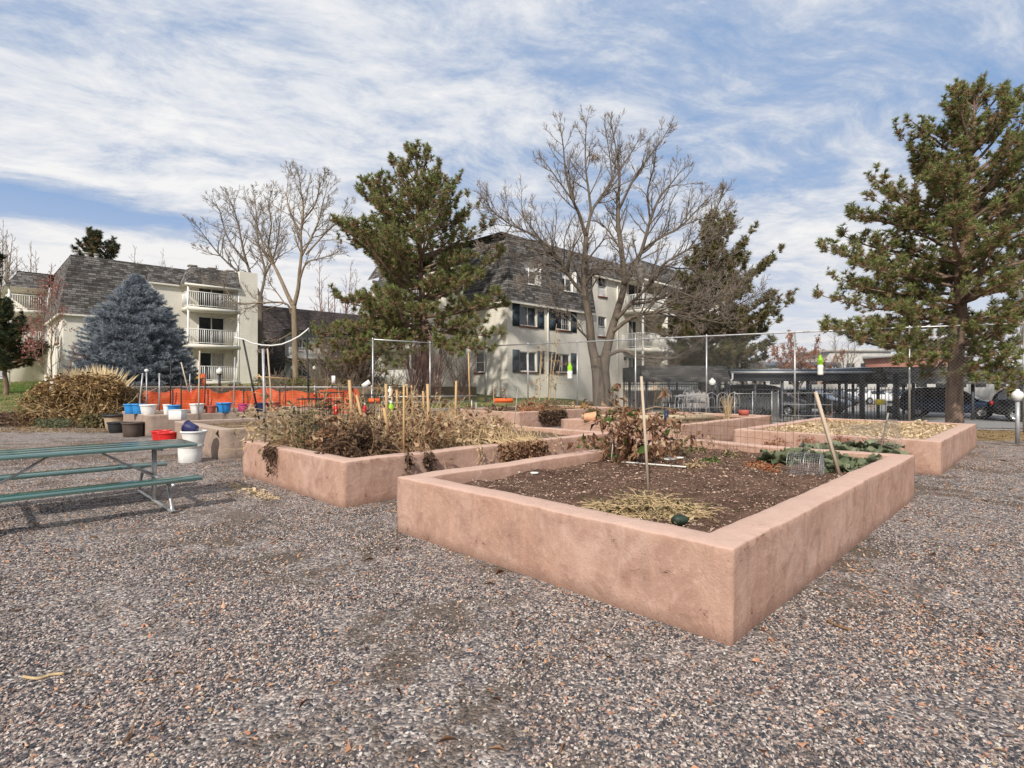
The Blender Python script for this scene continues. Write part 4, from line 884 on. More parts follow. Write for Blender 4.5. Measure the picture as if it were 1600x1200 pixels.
# ---------------- bed 7: rusty grass heaps
b6 = lambda v, u: bed_pt(6, v, u)
for k, (v, u, h, s_, ns, nl, lm, sm, lb) in enumerate([(1.3, .6, .85, .70, 70, 420, 'leaf_rust', 'stem_straw', 'large rusty brown heap of arching grass on the far middle planter'), (2.1, .7, .75, .6, 60, 380, 'leaf_dead', 'stem_straw', 'brown grass heap right beside the large rusty heap'), (.6, 1.6, .6, .5, 30, 320, 'leaf_darkdead', 'stem_brown', 'dark brown dead plant left of the rusty heap'),
  (.4, 2.8, .45, .4, 20, 200, 'leaf_dead', 'stem_brown', 'small brown plant at the left corner of the far middle planter'), (3.2, .7, .40, .5, 20, 320, 'leaf_olive', 'stem_straw', 'low green and yellow plant right of the grass heaps'), (4.0, .8, .40, .5, 20, 320, 'leaf_tan', 'stem_straw', 'low tan plant before the tree trunk'), (5.0, .9, .42, .5, 20, 320, 'leaf_yellow', 'stem_straw', 'low yellowing plant just right of the tree trunk')]):
    dead_plant('dead_plant', lb, b6(v, u), h, s_, ns, nl, (.07, .16), lm, sm, 460+k, droop=-.30, wob=.2)
for k, (x, y0, y1, Y, lb) in enumerate([(843, 625, 545, 19.4, 'left slender dead stalk rising above the rusty heap'), (858, 625, 500, 20.0, 'tallest slender dead stalk standing above the rusty heap'), (867, 625, 560, 20.4, 'right slender dead stalk rising above the rusty heap'), (790, 622, 597, 20.6, 'thin dark stalk left of the rusty heap'), (772, 628, 602, 20.6, 'dark dried flower spike beside the orange box'), (835, 628, 590, 21.0, 'short slender stalk left of the tall ones')]):
    p_ = P(x, y0, Y); h = (y0-y1)*Y/849; dead_plant('dead_stalk', lb, p_, h, .12*h, 1 if k > 2 else 2, 34, (.05, .11), 'leaf_dead', 'stem_straw' if k != 3 else 'stem_brown', 480+k, droop=0, sub=4, wob=.05, cat='dead stalk', group='tall dead stalks by the far middle planter', rad=.02, base=0)
mb = MB(); mb.box((0, 0, .09), (.80, .35, .18)); mb.box((0, -.178, .09), (.74, .01, .10)); tag(obj('orange_box', mb, MATS['orange_paint'], loc=P(787, 629, 23.0)), 'low orange box at the foot of the cream wall', 'box')
mb = MB(); mb.box((0, 0, .08), (.36, .3, .16)); mb.box((0, -.153, .08), (.30, .01, .08)); tag(obj('orange_crate', mb, MATS['orange_paint'], loc=P(585, 630, 17.5)), 'small orange crate on the low wall above the cup shaped bottle', 'crate')
pl = root('planter_greenery', 'pale dry plants filling the small low planter', 'plant', (SMALLP[0], SMALLP[1], .3)); mb = MB(); rs = np.random.RandomState(8); q = np.stack((rs.uniform(-.5, .5, 420), rs.uniform(-.25, .25, 420), rs.uniform(.02, .38, 420)), 1); q[:, 2] *= 1-1.6*q[:, 0]**2
leaves_at(mb, q, rs, (.05, .12), -.2); obj('leaves', mb, MATS['leaf_tan'], pl)

# ================================================================ TUBS (placed)
GB = 'buckets and tubs on the left planters'
h6 = .64
def on_rim6(px):   # point on the right-facing rim of the far left planter at this direction
    bx, by = -11.2, 16.6; k = (px-800)/FPX; s_ = (k*by-bx)/(.7071*(1-k)); return np.array((bx+.7071*s_, by+.7071*s_, h6))+UV_*.15
BK = [(205, 'blue_plastic', .24, .30, 'blue bucket leftmost on the far left planter', -.3), (217, 'blue_plastic', .23, .30, 'blue bucket second from the left, half hidden by the white one', 0), (232, 'white_plastic', .27, .30, 'white tub right of the two blue buckets', 0), (273, 'blue_plastic', .25, .27, 'blue tub behind the small white box', 0), (310, 'white_plastic', .25, .30, 'white tub between the two single blue tubs', 0), (352, 'blue_plastic', .28, .31, 'rounded blue tub right of the ground floor balcony lamp', 0),
      (383, 'magenta_plastic', .22, .26, 'magenta tub before the orange mesh', 0), (409, 'navy_plastic', .24, .28, 'dark navy tub beside the leaning black pole', 0), (429, 'red_faded', .26, .30, 'faded red tub right of the conduit post', 0), (263, 'bottle_white', .13, .30, 'pale flat tub behind the blue tub', 0), (331, 'red_faded', .2, .22, 'faded pinkish tub right of the white tub', 0)]
for k, (x, m_, rd, h, lb, _) in enumerate(BK):
    p_ = on_rim6(x); 
    if k in (0, 1, 2): p_ = P(x, 641 if k < 2 else 644, 17.5 if k < 2 else 17.0); p_[2] = h6
    tub('bucket', lb, MATS[m_], p_, rd*.86, h+.02, 0, 'bucket', GB, fill=MATS['bottle_white'] if k in (0, 1, 3, 5) else None)
g = P(278, 655, 14.6); mb = MB(); mb.box((0, 0, .13), (.34, .28, .25)); mb.box((0, 0, .262), (.37, .31, .02)); o = obj('storage_box', mb, MATS['white_plastic'], loc=(g[0], g[1], .64)); tag(o, 'small white storage box on the corner of the left planter', 'box'); o.modifiers.new('b', 'BEVEL').width = .012
tub('planter_pot', 'large tan planter with a wide dark rim in front of the hedge', MATS['tan_clay'], G(181, 671), .36, .52, 0, 'pot', taper=.8, fill=MATS['leaf_olive'])
mb = MB(); mb.lathe([(.36, .46), (.40, .46), (.41, .50), (.40, .55), (.36, .55)], n=24); tag(obj('pot_rim', mb, MATS['black_plastic'], loc=G(181, 671), smooth=True), 'dark rim of the large tan planter', 'pot rim')
tub('black_tub', 'low black tub with rounded bands before the tan planter', MATS['black_plastic'], G(183, 676), .27, .35, 0, 'tub', taper=.82)
tub('brown_pot', 'brown square shouldered pot against the corner of the left planter', MATS['brown_plastic'], G(208, 682), .29, .44, 0, 'pot', taper=.86, fill=MATS['black_plastic'])
tub('red_bucket', 'red bucket standing in front with a small white label', MATS['red_plastic'], G(262, 698), .22, .38, 0, 'bucket', 'red buckets behind the picnic table')
tub('red_bucket', 'red bucket half hidden behind the front red bucket', MATS['red_plastic'], G(252, 695), .22, .38, 0, 'bucket', 'red buckets behind the picnic table')
mb = MB(); mb.box((0, 0, 0), (.09, .006, .05)); g = G(262, 698); tag(obj('label_sticker', mb, MATS['bottle_white'], loc=g+(.03, -.255, .12)), 'small white sticker on the front red bucket', 'sticker')
g = G(297, 722); tub('white_bucket', 'lower white bucket with a wire handle carrying another on top', MATS['white_plastic'], g, .225, .36, .4, 'bucket', 'white buckets by the left planter', handle=1, taper=.92)
tub('white_bucket', 'upper white flared tub set on the lower white bucket', MATS['white_plastic'], g+(.05, .05, .34), .235, .30, 0, 'bucket', 'white buckets by the left planter', taper=.72)
tub('purple_pot', 'dark purple pot lying tilted in the upper white tub', MATS['purple_plastic'], g+(.14, -.02, .66), .12, .24, 0, 'pot', tilt=((0, 1, 0), unit((.35, 0, .9)), unit((-.9, 0, .35))), taper=.75)
# ================================================================ BUILDINGS
class Fr:
    """facade frame in the building's local space: o origin, a along, n outward"""
    def __init__(s, o, a, n): s.o, s.a, s.n = np.array(o, float), np.array(a, float), np.array(n, float)
    def p(s, x, d, z): return s.o+s.a*x+s.n*d+np.array((0, 0, z))
    def off(s, x, d): return Fr(s.o+s.a*x+s.n*d, s.a, s.n)
    def q(s, mb, pts):
        """quad from (s,d,z) tuples, counter-clockwise seen from outside when a x up = ... fixed by flip"""
        P_ = [s.p(*t_) for t_ in pts]
        mb.add(P_, [(0, 1, 2, 3)])
def fbox(F, mb, x0, x1, d0, d1, z0, z1):
    V = [F.p(x, d, z) for z in (z0, z1) for d in (d0, d1) for x in (x0, x1)]
    mb.add(V, [(0, 2, 3, 1), (4, 5, 7, 6), (0, 1, 5, 4), (2, 6, 7, 3), (0, 4, 6, 2), (1, 3, 7, 5)])
def wall(F, mb, x0, x1, z0, z1, holes=(), dep=.12):
    xs = sorted({x0, x1, *[h[0] for h in holes], *[h[0]+h[2] for h in holes]}); zs = sorted({z0, z1, *[h[1] for h in holes], *[h[1]+h[3] for h in holes]})
    for i in range(len(xs)-1):
        for j in range(len(zs)-1):
            cx, cz = (xs[i]+xs[i+1])/2, (zs[j]+zs[j+1])/2
            if any(h[0] < cx < h[0]+h[2] and h[1] < cz < h[1]+h[3] for h in holes): continue
            F.q(mb, [(xs[i], 0, zs[j]), (xs[i+1], 0, zs[j]), (xs[i+1], 0, zs[j+1]), (xs[i], 0, zs[j+1])])
    for x, z, w, h in holes:
        for q in ([(x, 0, z), (x, -dep, z), (x, -dep, z+h), (x, 0, z+h)], [(x+w, -dep, z), (x+w, 0, z), (x+w, 0, z+h), (x+w, -dep, z+h)],
                  [(x, 0, z+h), (x, -dep, z+h), (x+w, -dep, z+h), (x+w, 0, z+h)], [(x, -dep, z), (x, 0, z), (x+w, 0, z), (x+w, -dep, z)]): F.q(mb, q)
def mansard(F, mb, x0, x1, zb, zt, ob, ot, e0=0, e1=0, holes=()):
    """sloped roof face. d: +ob at the bottom, -ot at the top; e=1 convex corner, -1 concave, 0 straight"""
    n = 9; zs = sorted({*np.linspace(zb, zt, n), *[h[1] for h in holes], *[h[1]+h[3] for h in holes]})
    dd = lambda z: ob-(ob+ot)*(z-zb)/(zt-zb)
    xl = lambda z: x0-e0*dd(z); xr = lambda z: x1+e1*dd(z)
    for a, b in zip(zs[:-1], zs[1:]):
        cuts = [None]; hh = [h for h in holes if h[1] <= (a+b)/2 <= h[1]+h[3]]
        edges = [('L',)]+[x for h in sorted(hh) for x in (h[0], h[0]+h[2])]+[('R',)]
        for k in range(0, len(edges), 2):
            l, r_ = edges[k], edges[k+1]
            la, lb = (xl(a), xl(b)) if isinstance(l, tuple) else (l, l); ra, rb = (xr(a), xr(b)) if isinstance(r_, tuple) else (r_, r_)
            F.q(mb, [(la, dd(a), a), (ra, dd(a), a), (rb, dd(b), b), (lb, dd(b), b)])
    for side, x, e in (('l', x0, e0), ('r', x1, e1)):
        if e == 0: F.q(mb, [(x, 0-ot, zb), (x, ob, zb), (x, -ot, zt), (x, -ot-.01, zt)] if side == 'l' else [(x, ob, zb), (x, -ot, zb), (x, -ot-.01, zt), (x, -ot, zt)])
    return dd
def soffit(F, mb, x0, x1, zb, ob, e0=0, e1=0):
    xl, xr = x0-e0*ob, x1+e1*ob
    F.q(mb, [(x0, 0.0, zb-.004), (x1, 0.0, zb-.004), (xr, ob-.012, zb-.004), (xl, ob-.012, zb-.004)])
    F.q(mb, [(xl, ob-.012, zb-.12), (xr, ob-.012, zb-.12), (xr, ob-.012, zb-.002), (xl, ob-.012, zb-.002)])
    F.q(mb, [(xl, ob-.012, zb-.12), (xl+.0, ob-.10, zb-.12), (xr, ob-.10, zb-.12), (xr, ob-.012, zb-.12)])
    F.q(mb, [(xl, ob-.10, zb-.12), (xl, ob-.10, zb-.005), (xr, ob-.10, zb-.005), (xr, ob-.10, zb-.12)])
def sof(par, *a):
    m_ = MB(); soffit(a[0], m_, *a[1:]); obj('soffit', m_, MATS['cream_trim'], par)
def window(F, par, x, z, w, h, dep=.12, kind='slide', blind=0, grid=False, sill=True, cols=2):
    fr = MB(); t_ = .055; D0, D1 = -dep-.01, -dep+.055
    fbox(F, fr, x+.002, x+t_, D0, D1, z+.002, z+h-.002); fbox(F, fr, x+w-t_, x+w-.002, D0, D1, z+.002, z+h-.002)
    fbox(F, fr, x+t_, x+w-t_, D0, D1, z+.002, z+t_); fbox(F, fr, x+t_, x+w-t_, D0, D1, z+h-t_, z+h-.002)
    if kind == 'slide':
        for c in range(1, cols): fbox(F, fr, x+w*c/cols-.028, x+w*c/cols+.028, D0, D1-.01, z+t_, z+h-t_)
    else: fbox(F, fr, x+t_, x+w-t_, D0, D1-.01, z+h*.5-.025, z+h*.5+.025)
    if grid:
        for c in range(1, 4): fbox(F, fr, x+w*(.5+c/8)-.008, x+w*(.5+c/8)+.008, D0, D1-.035, z+t_, z+h-t_)
        for c in range(1, 3): fbox(F, fr, x+w*.5, x+w-t_, D0, D1-.036, z+h*c/3-.008, z+h*c/3+.008)
    o = obj('window', fr, MATS['white_paint'], par)
    g = MB(); F.q(g, [(x+.01, -dep+.005, z+.01), (x+w-.01, -dep+.005, z+.01), (x+w-.01, -dep+.005, z+h-.01), (x+.01, -dep+.005, z+h-.01)]); obj('pane', g, MATS['glass_dark'], o)
    if blind:
        b = MB(); zz0 = z+h*(1-blind) if blind > 0 else z+.05; zz1 = z+h-.06 if blind > 0 else z+h*(-blind)
        F.q(b, [(x+.06, -dep+.009, zz0), (x+w-.06, -dep+.009, zz0), (x+w-.06, -dep+.009, zz1), (x+.06, -dep+.009, zz1)]); obj('blind', b, MATS['blind'], o)
    if sill: s_ = MB(); fbox(F, s_, x-.07, x+w+.07, -.05, .07, z-.11, z-.003); obj('sill', s_, MATS['brick_sill'], o)
    return o
def glassdoor(F, par, x, z, w, h, curtain=False):
    fr = MB(); t_ = .06
    for a, b in ((0, t_), (w/2-.035, w/2+.035), (w-t_, w)): fbox(F, fr, x+a, x+b, .005, .055, z, z+h)
    fbox(F, fr, x+t_, x+w/2-.035, .006, .05, z+h-t_, z+h); fbox(F, fr, x+w/2+.035, x+w-t_, .006, .05, z+h-t_, z+h)
    fbox(F, fr, x+t_, x+w/2-.035, .006, .05, z, z+t_); fbox(F, fr, x+w/2+.035, x+w-t_, .006, .05, z, z+t_)
    o = obj('sliding_door', fr, MATS['white_paint'], par)
    g = MB(); F.q(g, [(x+.02, .012, z+.02), (x+w-.02, .012, z+.02), (x+w-.02, .012, z+h-.02), (x+.02, .012, z+h-.02)]); obj('pane', g, MATS['glass_dark'], o)
    if curtain: b = MB(); F.q(b, [(x+w*.5+.04, .018, z+.1), (x+w-.1, .018, z+.1), (x+w-.1, .018, z+h-.08), (x+w*.5+.04, .018, z+h-.08)]); obj('curtain', b, MATS['curtain'], o)
    return o
def shutter(F, par, x, z, w, h):
    m = MB(); fbox(F, m, x, x+w, .003, .045, z, z+h)
    for k in range(2): fbox(F, m, x+.05, x+w-.05, .046, .058, z+.08+k*h*.5, z+h*.5-.05+k*h*.5)
    obj('shutter', m, MATS['shutter_blue'], par)
def railing(F, par, segs, z, h=1.05, sp_=.125, mat='white_paint', base=.1):
    """segs: list of ((x,d),(x,d)) rail lines; name: railing part with posts"""
    m = MB()
    for (xa, da), (xb, db) in segs:
        A, B = F.p(xa, da, z), F.p(xb, db, z); L = np.linalg.norm(B-A); n = max(1, int(L/sp_))
        m.bar(A+(0, 0, h), B+(0, 0, h), .06, .05); m.bar(A+(0, 0, base), B+(0, 0, base), .05, .04)
        for k in range(n+1):
            p = A+(B-A)*k/n; m.bar(p+(0, 0, base), p+(0, 0, h-.02), .028 if k % 8 else .05)
    return obj('railing', m, MATS[mat], par)
def bay(F, par, x0, x1, p, floors, zb, zt, dividers=(), z0=1.0, doors=(), left_open=True, endwall=True, rail_last=False, ob=.25):
    """balconies stacked on the wall, standing out by p, under a shallow mansard"""
    W_ = MB()
    for dv in dividers: fbox(F, W_, dv-.09, dv+.09, .01, p-.02, z0, zb)
    if endwall: fbox(F, W_, x1-.18, x1, .01, p, z0, zb)
    if len(W_.v): obj('divider_wall', W_, MATS['cream_wall'], par, uv=True)
    for k, fz in enumerate(floors):
        s_ = MB(); fbox(F, s_, x0, x1, .01, p+.04, fz-.24, fz); s_o = obj('balcony', s_, MATS['cream_trim'], par)
        segs = [((x0+.05, p), (x1-.2, p))]
        if left_open: segs.insert(0, ((x0+.05, .05), (x0+.05, p)))
        railing(F, s_o, segs, fz)
    ps = MB(); xs_ = [x0+.06]+[d-.0 for d in dividers]
    for x in xs_: fbox(F, ps, x-.06, x+.06, p-.12, p, z0, zb)
    if not endwall: fbox(F, ps, x1-.12, x1, p-.12, p, z0, zb)
    obj('porch_post', ps, MATS['white_paint'], par)
    for dx, fz, w, cu in doors: glassdoor(F, par, dx, fz+.02, w, 2.1, cu)
    for dx, fz, w, cu in doors[::2]:
        l_ = MB(); c = F.p(dx-.45, .08, fz+2.0); l_.box(c, (.13, .13, .22)); obj('wall_light', l_, MATS['black_metal'], par)

def make_right_building():
    c = P(793, 600, 31.0); r = root('apartment_building', 'three storey cream apartment building at centre with deep dark shingled roof and blue shutters', 'building', (c[0], c[1], 0), R(45), 'apartment buildings')
    FR = Fr((0, 0, 0), (1, 0, 0), (0, -1, 0)); FL = Fr((0, 0, 0), (0, 1, 0), (-1, 0, 0))
    z0, zd, zs_, zt = -.3, 6.35, 8.95, 10.4; D = 8.05; L = 31.0; M_ = 13.7; DL = 3.8
    f1, f2, f3 = 1.45, 4.15, 6.9
    w = MB(); holes = []
    wins = []
    for x, bl in ((1.02, 0), (4.22, 0)):
        for z in (f1+.88, f2+.88): wins.append((x, z, 1.45, 1.18, 'slide', 0, x > 3 and z > 4))
    for z in (f1+.75, f2+.75, f3+.75): wins.append((8.7, z, .95, 1.35, 'hung', -.45 if z > 4 else 0, False))
    wall(FR, w, 0, D, z0, zd, [t_[:4] for t_ in wins if t_[0] < D]); wall(FR, w, D, 11.6, z0, zs_, [t_[:4] for t_ in wins if t_[0] > D]); wall(FR, w, 11.6, L, z0, zs_)
    wall(FL, w, 0, DL, z0, zd, [(2.0, 2.3, .8, 1.2)]); wall(FL, w, DL, M_, z0, zs_)
    # far returns and flat top
    w.quad(FR.p(L, 0, z0), FR.p(L, -14, z0), FR.p(L, -14, zs_), FR.p(L, 0, zs_)); w.quad(FL.p(M_, 0, z0), FL.p(M_, -14, z0), FL.p(M_, -14, zt), FL.p(M_, 0, zt))
    obj('wall', w, MATS['cream_wall'], r, uv=True)
    for x, z, ww, h, k, bl, gr in wins:
        window(FR, r, x, z, ww, h, kind=k, blind=bl, grid=gr or k == 'hung' and z > 7)
        if x < D:
            shutter(FR, r, x-.62, z-.08, .56, h+.16); shutter(FR, r, x+ww+.06, z-.08, .56, h+.16)
    window(FL, r, 2.0, 2.3, .8, 1.2, kind='hung')
    m = MB(); dh = [(1.55, 7.55, 1.25, 1.35), (5.0, 7.55, 1.25, 1.35)]
    dd = mansard(FR, m, 0, D, zd, zt, .28, .5, 1, 0, dh); mansard(FR, m, D, 11.6, zs_, zt, .28, .45, 0, -1); mansard(FL, m, 0, DL, zd, zt, .28, .5, 1, 0); mansard(FL, m, DL, 7.3, zs_, zt, .28, .45, 0, 0)
    # end face of the deep roof
    for F_, x in ((FR, D), (FL, DL)): F_.q(m, [(x, 0.0, zd), (x, .28, zd), (x, -.45, zt), (x, -.5, zt)])
    mansard(FR, m, 18.6, L, zs_, zt, .28, .45, -1, 1)
    mansard(FR.off(0, 1.74), m, 11.6, 18.6, zs_-.05, zt, .25, .45, 1, 1)
    Fs = Fr(FR.p(11.6, 0, 0), -FR.n*-1.0, -FR.a); mansard(Fs, m, 0, 1.74, zs_-.05, zt, .25, .45, -1, 1)
    Fs2 = Fr(FR.p(18.6, 0, 0), FR.n, FR.a); mansard(Fs2, m, 0, 1.74, zs_-.05, zt, .25, .45, -1, 1)
    mansard(FL.off(0, 1.6), m, 7.3, 12.0, zs_-.05, zt, .25, .45, 1, 1); mansard(FL, m, 12.0, M_, zs_, zt, .28, .45, -1, 0)
    m.add([FR.p(-0, -.5, zt), FR.p(L, -.5, zt), FR.p(L, -14, zt), FR.p(0, -14, zt)], [(0, 1, 2, 3)])
    m.quad(FR.p(12.2, 1.3, zt-.01), FR.p(18.0, 1.3, zt-.01), FR.p(18, -1, zt-.01), FR.p(12.2, -1, zt-.01))
    obj('mansard_roof', m, MATS['shingle_grey'], r, uv=True)
    tr = MB(); sof(r, FR, 0, D, zd, .28, 1, 0); sof(r, FR, D, 11.6, zs_, .28, 0, -1); sof(r, FL, 0, DL, zd, .28, 1, 0); sof(r, FL, DL, 7.3, zs_, .28); sof(r, FR, 18.6, L, zs_, .28)
    F2 = FR.off(0, 1.74); F2.q(tr, [(11.4, .24, zs_-.06), (18.8, .24, zs_-.06), (18.8, -1.74, zs_-.06), (11.4, -1.74, zs_-.06)]); fbox(F2, tr, 11.36, 18.84, .20, .262, zs_-.18, zs_-.04)
    obj('soffit', tr, MATS['cream_trim'], r)
    # dormer reveals
    for x, z, ww, h in dh:
        j = MB(); a, b, dp = dd(z), dd(z+h), -.42
        FR.q(j, [(x, a, z), (x, dp, z), (x, dp, z+h), (x, b, z+h)]); FR.q(j, [(x+ww, dp, z), (x+ww, a, z), (x+ww, b, z+h), (x+ww, dp, z+h)]); FR.q(j, [(x, dp, z), (x, a, z), (x+ww, a, z), (x+ww, dp, z)]); FR.q(j, [(x, b, z+h), (x, dp, z+h), (x+ww, dp, z+h), (x+ww, b, z+h)])
        fbox(FR, j, x-.06, x+ww+.06, a-.02, a+.05, z-.07, z-.003); fbox(FR, j, x+ww, x+ww+.07, b-.02, a-.02, z, z+h)
        obj('dormer_frame', j, MATS['white_paint'], r); window(FR.off(0, -.30), r, x, z, ww, h, kind='slide', sill=False, blind=.35)
    drs = [(12.3, f1, 1.1, 0), (12.3, f2, 1.1, 0), (12.3, f3, 1.9, 0), (16.0, f2, 1.9, 1), (16.0, f3, 1.9, 0)]
    bay(FR, r, 11.6, 18.6, 1.74, (f1-.1, f2, f3), zs_-.05, zt, (14.95,), 0, drs)
    bay(FR, r, 22.5, 29.0, 1.6, (f1, f2, f3), zs_, zt, (25.6,), 0, [(23.2, f1, 1.9, 0), (23.2, f2, 1.9, 0), (26.4, f2, 1.9, 0)])
    bay(FL, r, 7.3, 12.0, 1.6, (f1, f2, f3), zs_-.05, zt, (), 0, [(8.2, f1, 1.9, 1), (8.2, f2, 1.9, 0), (8.2, f3, 1.9, 1)])
    dn = MB()
    for F_, x, zz in ((FR, 3.42, zd), (FR, 10.9, zs_), (FR, 20.6, zs_), (FL, 6.2, zs_)): dn.bar(F_.p(x, .06, z0), F_.p(x, .06, zz-.05), .09, .07)
    obj('downpipe', dn, MATS['cream_trim'], r)
    # small things on the balconies
    q = MB(); a = np.linspace(0, 2*math.pi, 13); c = FR.p(14.6, 1.80, f2+1.3); q.lathe([(.001, .05), (.18, .03), (.30, -.03), (.31, -.04), (.18, .0), (.001, .02)], n=20, M=np.array((FR.a, (0, 0, 1), -FR.n*-1.0)), c=c); q.bar(c, c-FR.n*.12+(0, 0, -.2), .03)
    wr = r.matrix_basis
    o = obj('satellite_dish', q, MATS['pale_concrete'], None); o.location = r.location; o.rotation_euler = r.rotation_euler; tag(o, 'round satellite dish on the second floor balcony rail of the centre building', 'satellite dish')
    q = MB(); ang = np.linspace(0, 2*math.pi, 17); q.tube([FR.p(17.4+.16*math.cos(t_), .05, f2+1.6+.16*math.sin(t_)) for t_ in ang], .045, 6, False)
    o = obj('wreath', q, MATS['leaf_yellow'], None); o.location = r.location; o.rotation_euler = r.rotation_euler; tag(o, 'small dried wreath on the back wall of the second floor balcony', 'wreath')
    return r
make_right_building()

def make_left_building():
    cx = (99-800)/FPX*34; r = root('apartment_building', 'left three storey cream apartment building behind the blue spruce', 'building', (cx, 34, 0), R(45), 'apartment buildings')
    FR = Fr((0, 0, 0), (1, 0, 0), (0, -1, 0)); FL = Fr((0, 0, 0), (0, 1, 0), (-1, 0, 0))
    z0, zd, zs_, zt = .8, 6.02, 8.6, 9.85; D = 4.5; f1, f2, f3 = 1.75, 4.4, 7.0
    w = MB(); lw = [(2.2, 2.2, 2.2, 1.9), (2.2, 4.35+.0, 2.2, 1.3)]
    wall(FR, w, 0, D, z0, zd); wall(FR, w, D, 11.2, z0, zs_); wall(FL, w, 0, 9, z0, zd, lw); wall(FL, w, 9, 17, z0, zs_)
    F2 = FR.off(0, 1.5); wall(F2, w, 9.9, 11.17, z0, zt+.05); w.quad(F2.p(9.9, 0, z0), F2.p(9.9, -3.5, z0), F2.p(9.9, -3.5, zt+.05), F2.p(9.9, 0, zt+.05)); w.quad(F2.p(11.17, 0, z0), F2.p(11.17, -14, z0), F2.p(11.17, -14, zt+.05), F2.p(11.17, 0, zt+.05)); w.quad(F2.p(9.9, 0, zt+.05), F2.p(11.17, 0, zt+.05), F2.p(11.17, -14, zt+.05), F2.p(9.9, -14, zt+.05))
    obj('wall', w, MATS['cream_wall'], r, uv=True)
    for x, z, ww, h in lw: window(FL, r, x, z, ww, h, cols=3)
    m = MB(); mansard(FR, m, 0, D, zd, zt, .28, .4, 1, 0); FR.q(m, [(D, 0.0, zd), (D, .28, zd), (D, -.4, zt), (D, -.5, zt)])
    mansard(FR, m, D, 6.5, zs_, zt, .25, .4, 0, -1); mansard(F2, m, 6.5, 9.9, zs_-.05, zt, .22, .4, 1, 0); Fs = Fr(FR.p(6.5, 0, 0), FR.n, -FR.a); mansard(Fs, m, 0, 1.5, zs_-.05, zt, .22, .4, -1, 1)
    dd = mansard(FL, m, 0, 9, zd, zt, .28, .4, 1, 0, [(3, 7.3, 1.0, 1.3)]); F3 = FL.off(0, 2.2); mansard(F3, m, 9, 16, zs_, zt, .22, .6, 1, 1); Fs = Fr(FL.p(9, 0, 0), FL.n, -FL.a); mansard(Fs, m, 0, 2.2, zs_, zt, .22, .6, 0, 1)
    m.add([FR.p(.4, -.4, zt), FR.p(9.9, -.4, zt), FR.p(9.9, -17, zt), FR.p(.3, -17, zt)], [(0, 1, 2, 3)]); m.quad(F2.p(7, -.4, zt-.01), F2.p(9.9, -.4, zt-.01), F2.p(9.9, -3, zt-.01), F2.p(7, -3, zt-.01)); m.quad(F3.p(9.5, -.5, zt-.01), F3.p(15.5, -.5, zt-.01), F3.p(15.5, -4, zt-.01), F3.p(9.5, -4, zt-.01))
    obj('mansard_roof', m, MATS['shingle_grey'], r, uv=True)
    j = MB(); FL.q(j, [(3, dd(7.3), 7.3), (3, -.9, 7.3), (3, -.9, 8.6), (3, dd(8.6), 8.6)]); FL.q(j, [(4, -.9, 7.3), (4, dd(7.3), 7.3), (4, dd(8.6), 8.6), (4, -.9, 8.6)]); FL.q(j, [(3, -.88, 7.3), (4, -.88, 7.3), (4, -.88, 8.6), (3, -.88, 8.6)]); obj('dormer_frame', j, MATS['dark_door'], r)
    tr = MB(); sof(r, FR, 0, D, zd, .28, 1, 0); sof(r, FR, D, 6.5, zs_, .25); sof(r, FL, 0, 9, zd, .28, 1, 0)
    F2.q(tr, [(6.3, .2, zs_-.06), (9.9, .2, zs_-.06), (9.9, -1.5, zs_-.06), (6.3, -1.5, zs_-.06)]); fbox(F2, tr, 6.28, 9.9, .17, .232, zs_-.18, zs_-.04); obj('soffit', tr, MATS['cream_trim'], r); tr = MB(); F3.q(tr, [(8.8, .2, zs_-.01), (16, .2, zs_-.01), (16, -2.2, zs_-.01), (8.8, -2.2, zs_-.01)])
    obj('soffit', tr, MATS['cream_trim'], r)
    bay(FR, r, 6.5, 9.9, 1.5, (f1+.05, f2, f3), zs_-.05, zt, (), z0, [(7.55, f1+.05, 1.75, 1), (7.55, f2, 1.75, 0), (7.55, f3, 1.75, 0)], endwall=False)
    bay(FL, r, 9, 16, 2.2, (f2, f3), zs_, zt, (12.5,), z0, [(10, f2, 1.9, 0), (10, f3, 1.9, 0)])
    # roof vents
    return r
LB = make_left_building()
def roof_vent(label, p, w, h, cap=True):
    r = root('roof_vent', label, 'roof vent', p, R(45), 'roof vents'); mb = MB(); mb.box((0, 0, h/2), (w, w, h)); obj('body', mb, MATS['pale_concrete'], r)
    mb = MB(); mb.box((0, 0, h+.05), (w*1.35, w*1.35, .09)); obj('cap', mb, MATS['grey_wood'], r)
def bw(r, q): c, s_ = math.cos(r.rotation_euler[2]), math.sin(r.rotation_euler[2]); return (r.location[0]+c*q[0]-s_*q[1], r.location[1]+s_*q[0]+c*q[1], r.location[2]+q[2])
for k, (x, y, h) in enumerate([(.7, .7, .26), (1.25, .7, .20), (1.75, .7, .20)]): roof_vent(['leftmost of three small vents at the roof corner of the left building', 'middle of three small vents at the roof corner of the left building', 'rightmost of three small vents at the roof corner of the left building'][k], bw(LB, (x, y, 9.85)), .2, h)
for k, x in enumerate([7.6, 8.9, 10.2]): roof_vent(['left roof vent above the end wall of the left building', 'middle roof vent above the end wall of the left building', 'right roof vent above the end wall of the left building'][k], bw(LB, (x, 1.6, 9.85)), .42, .5)
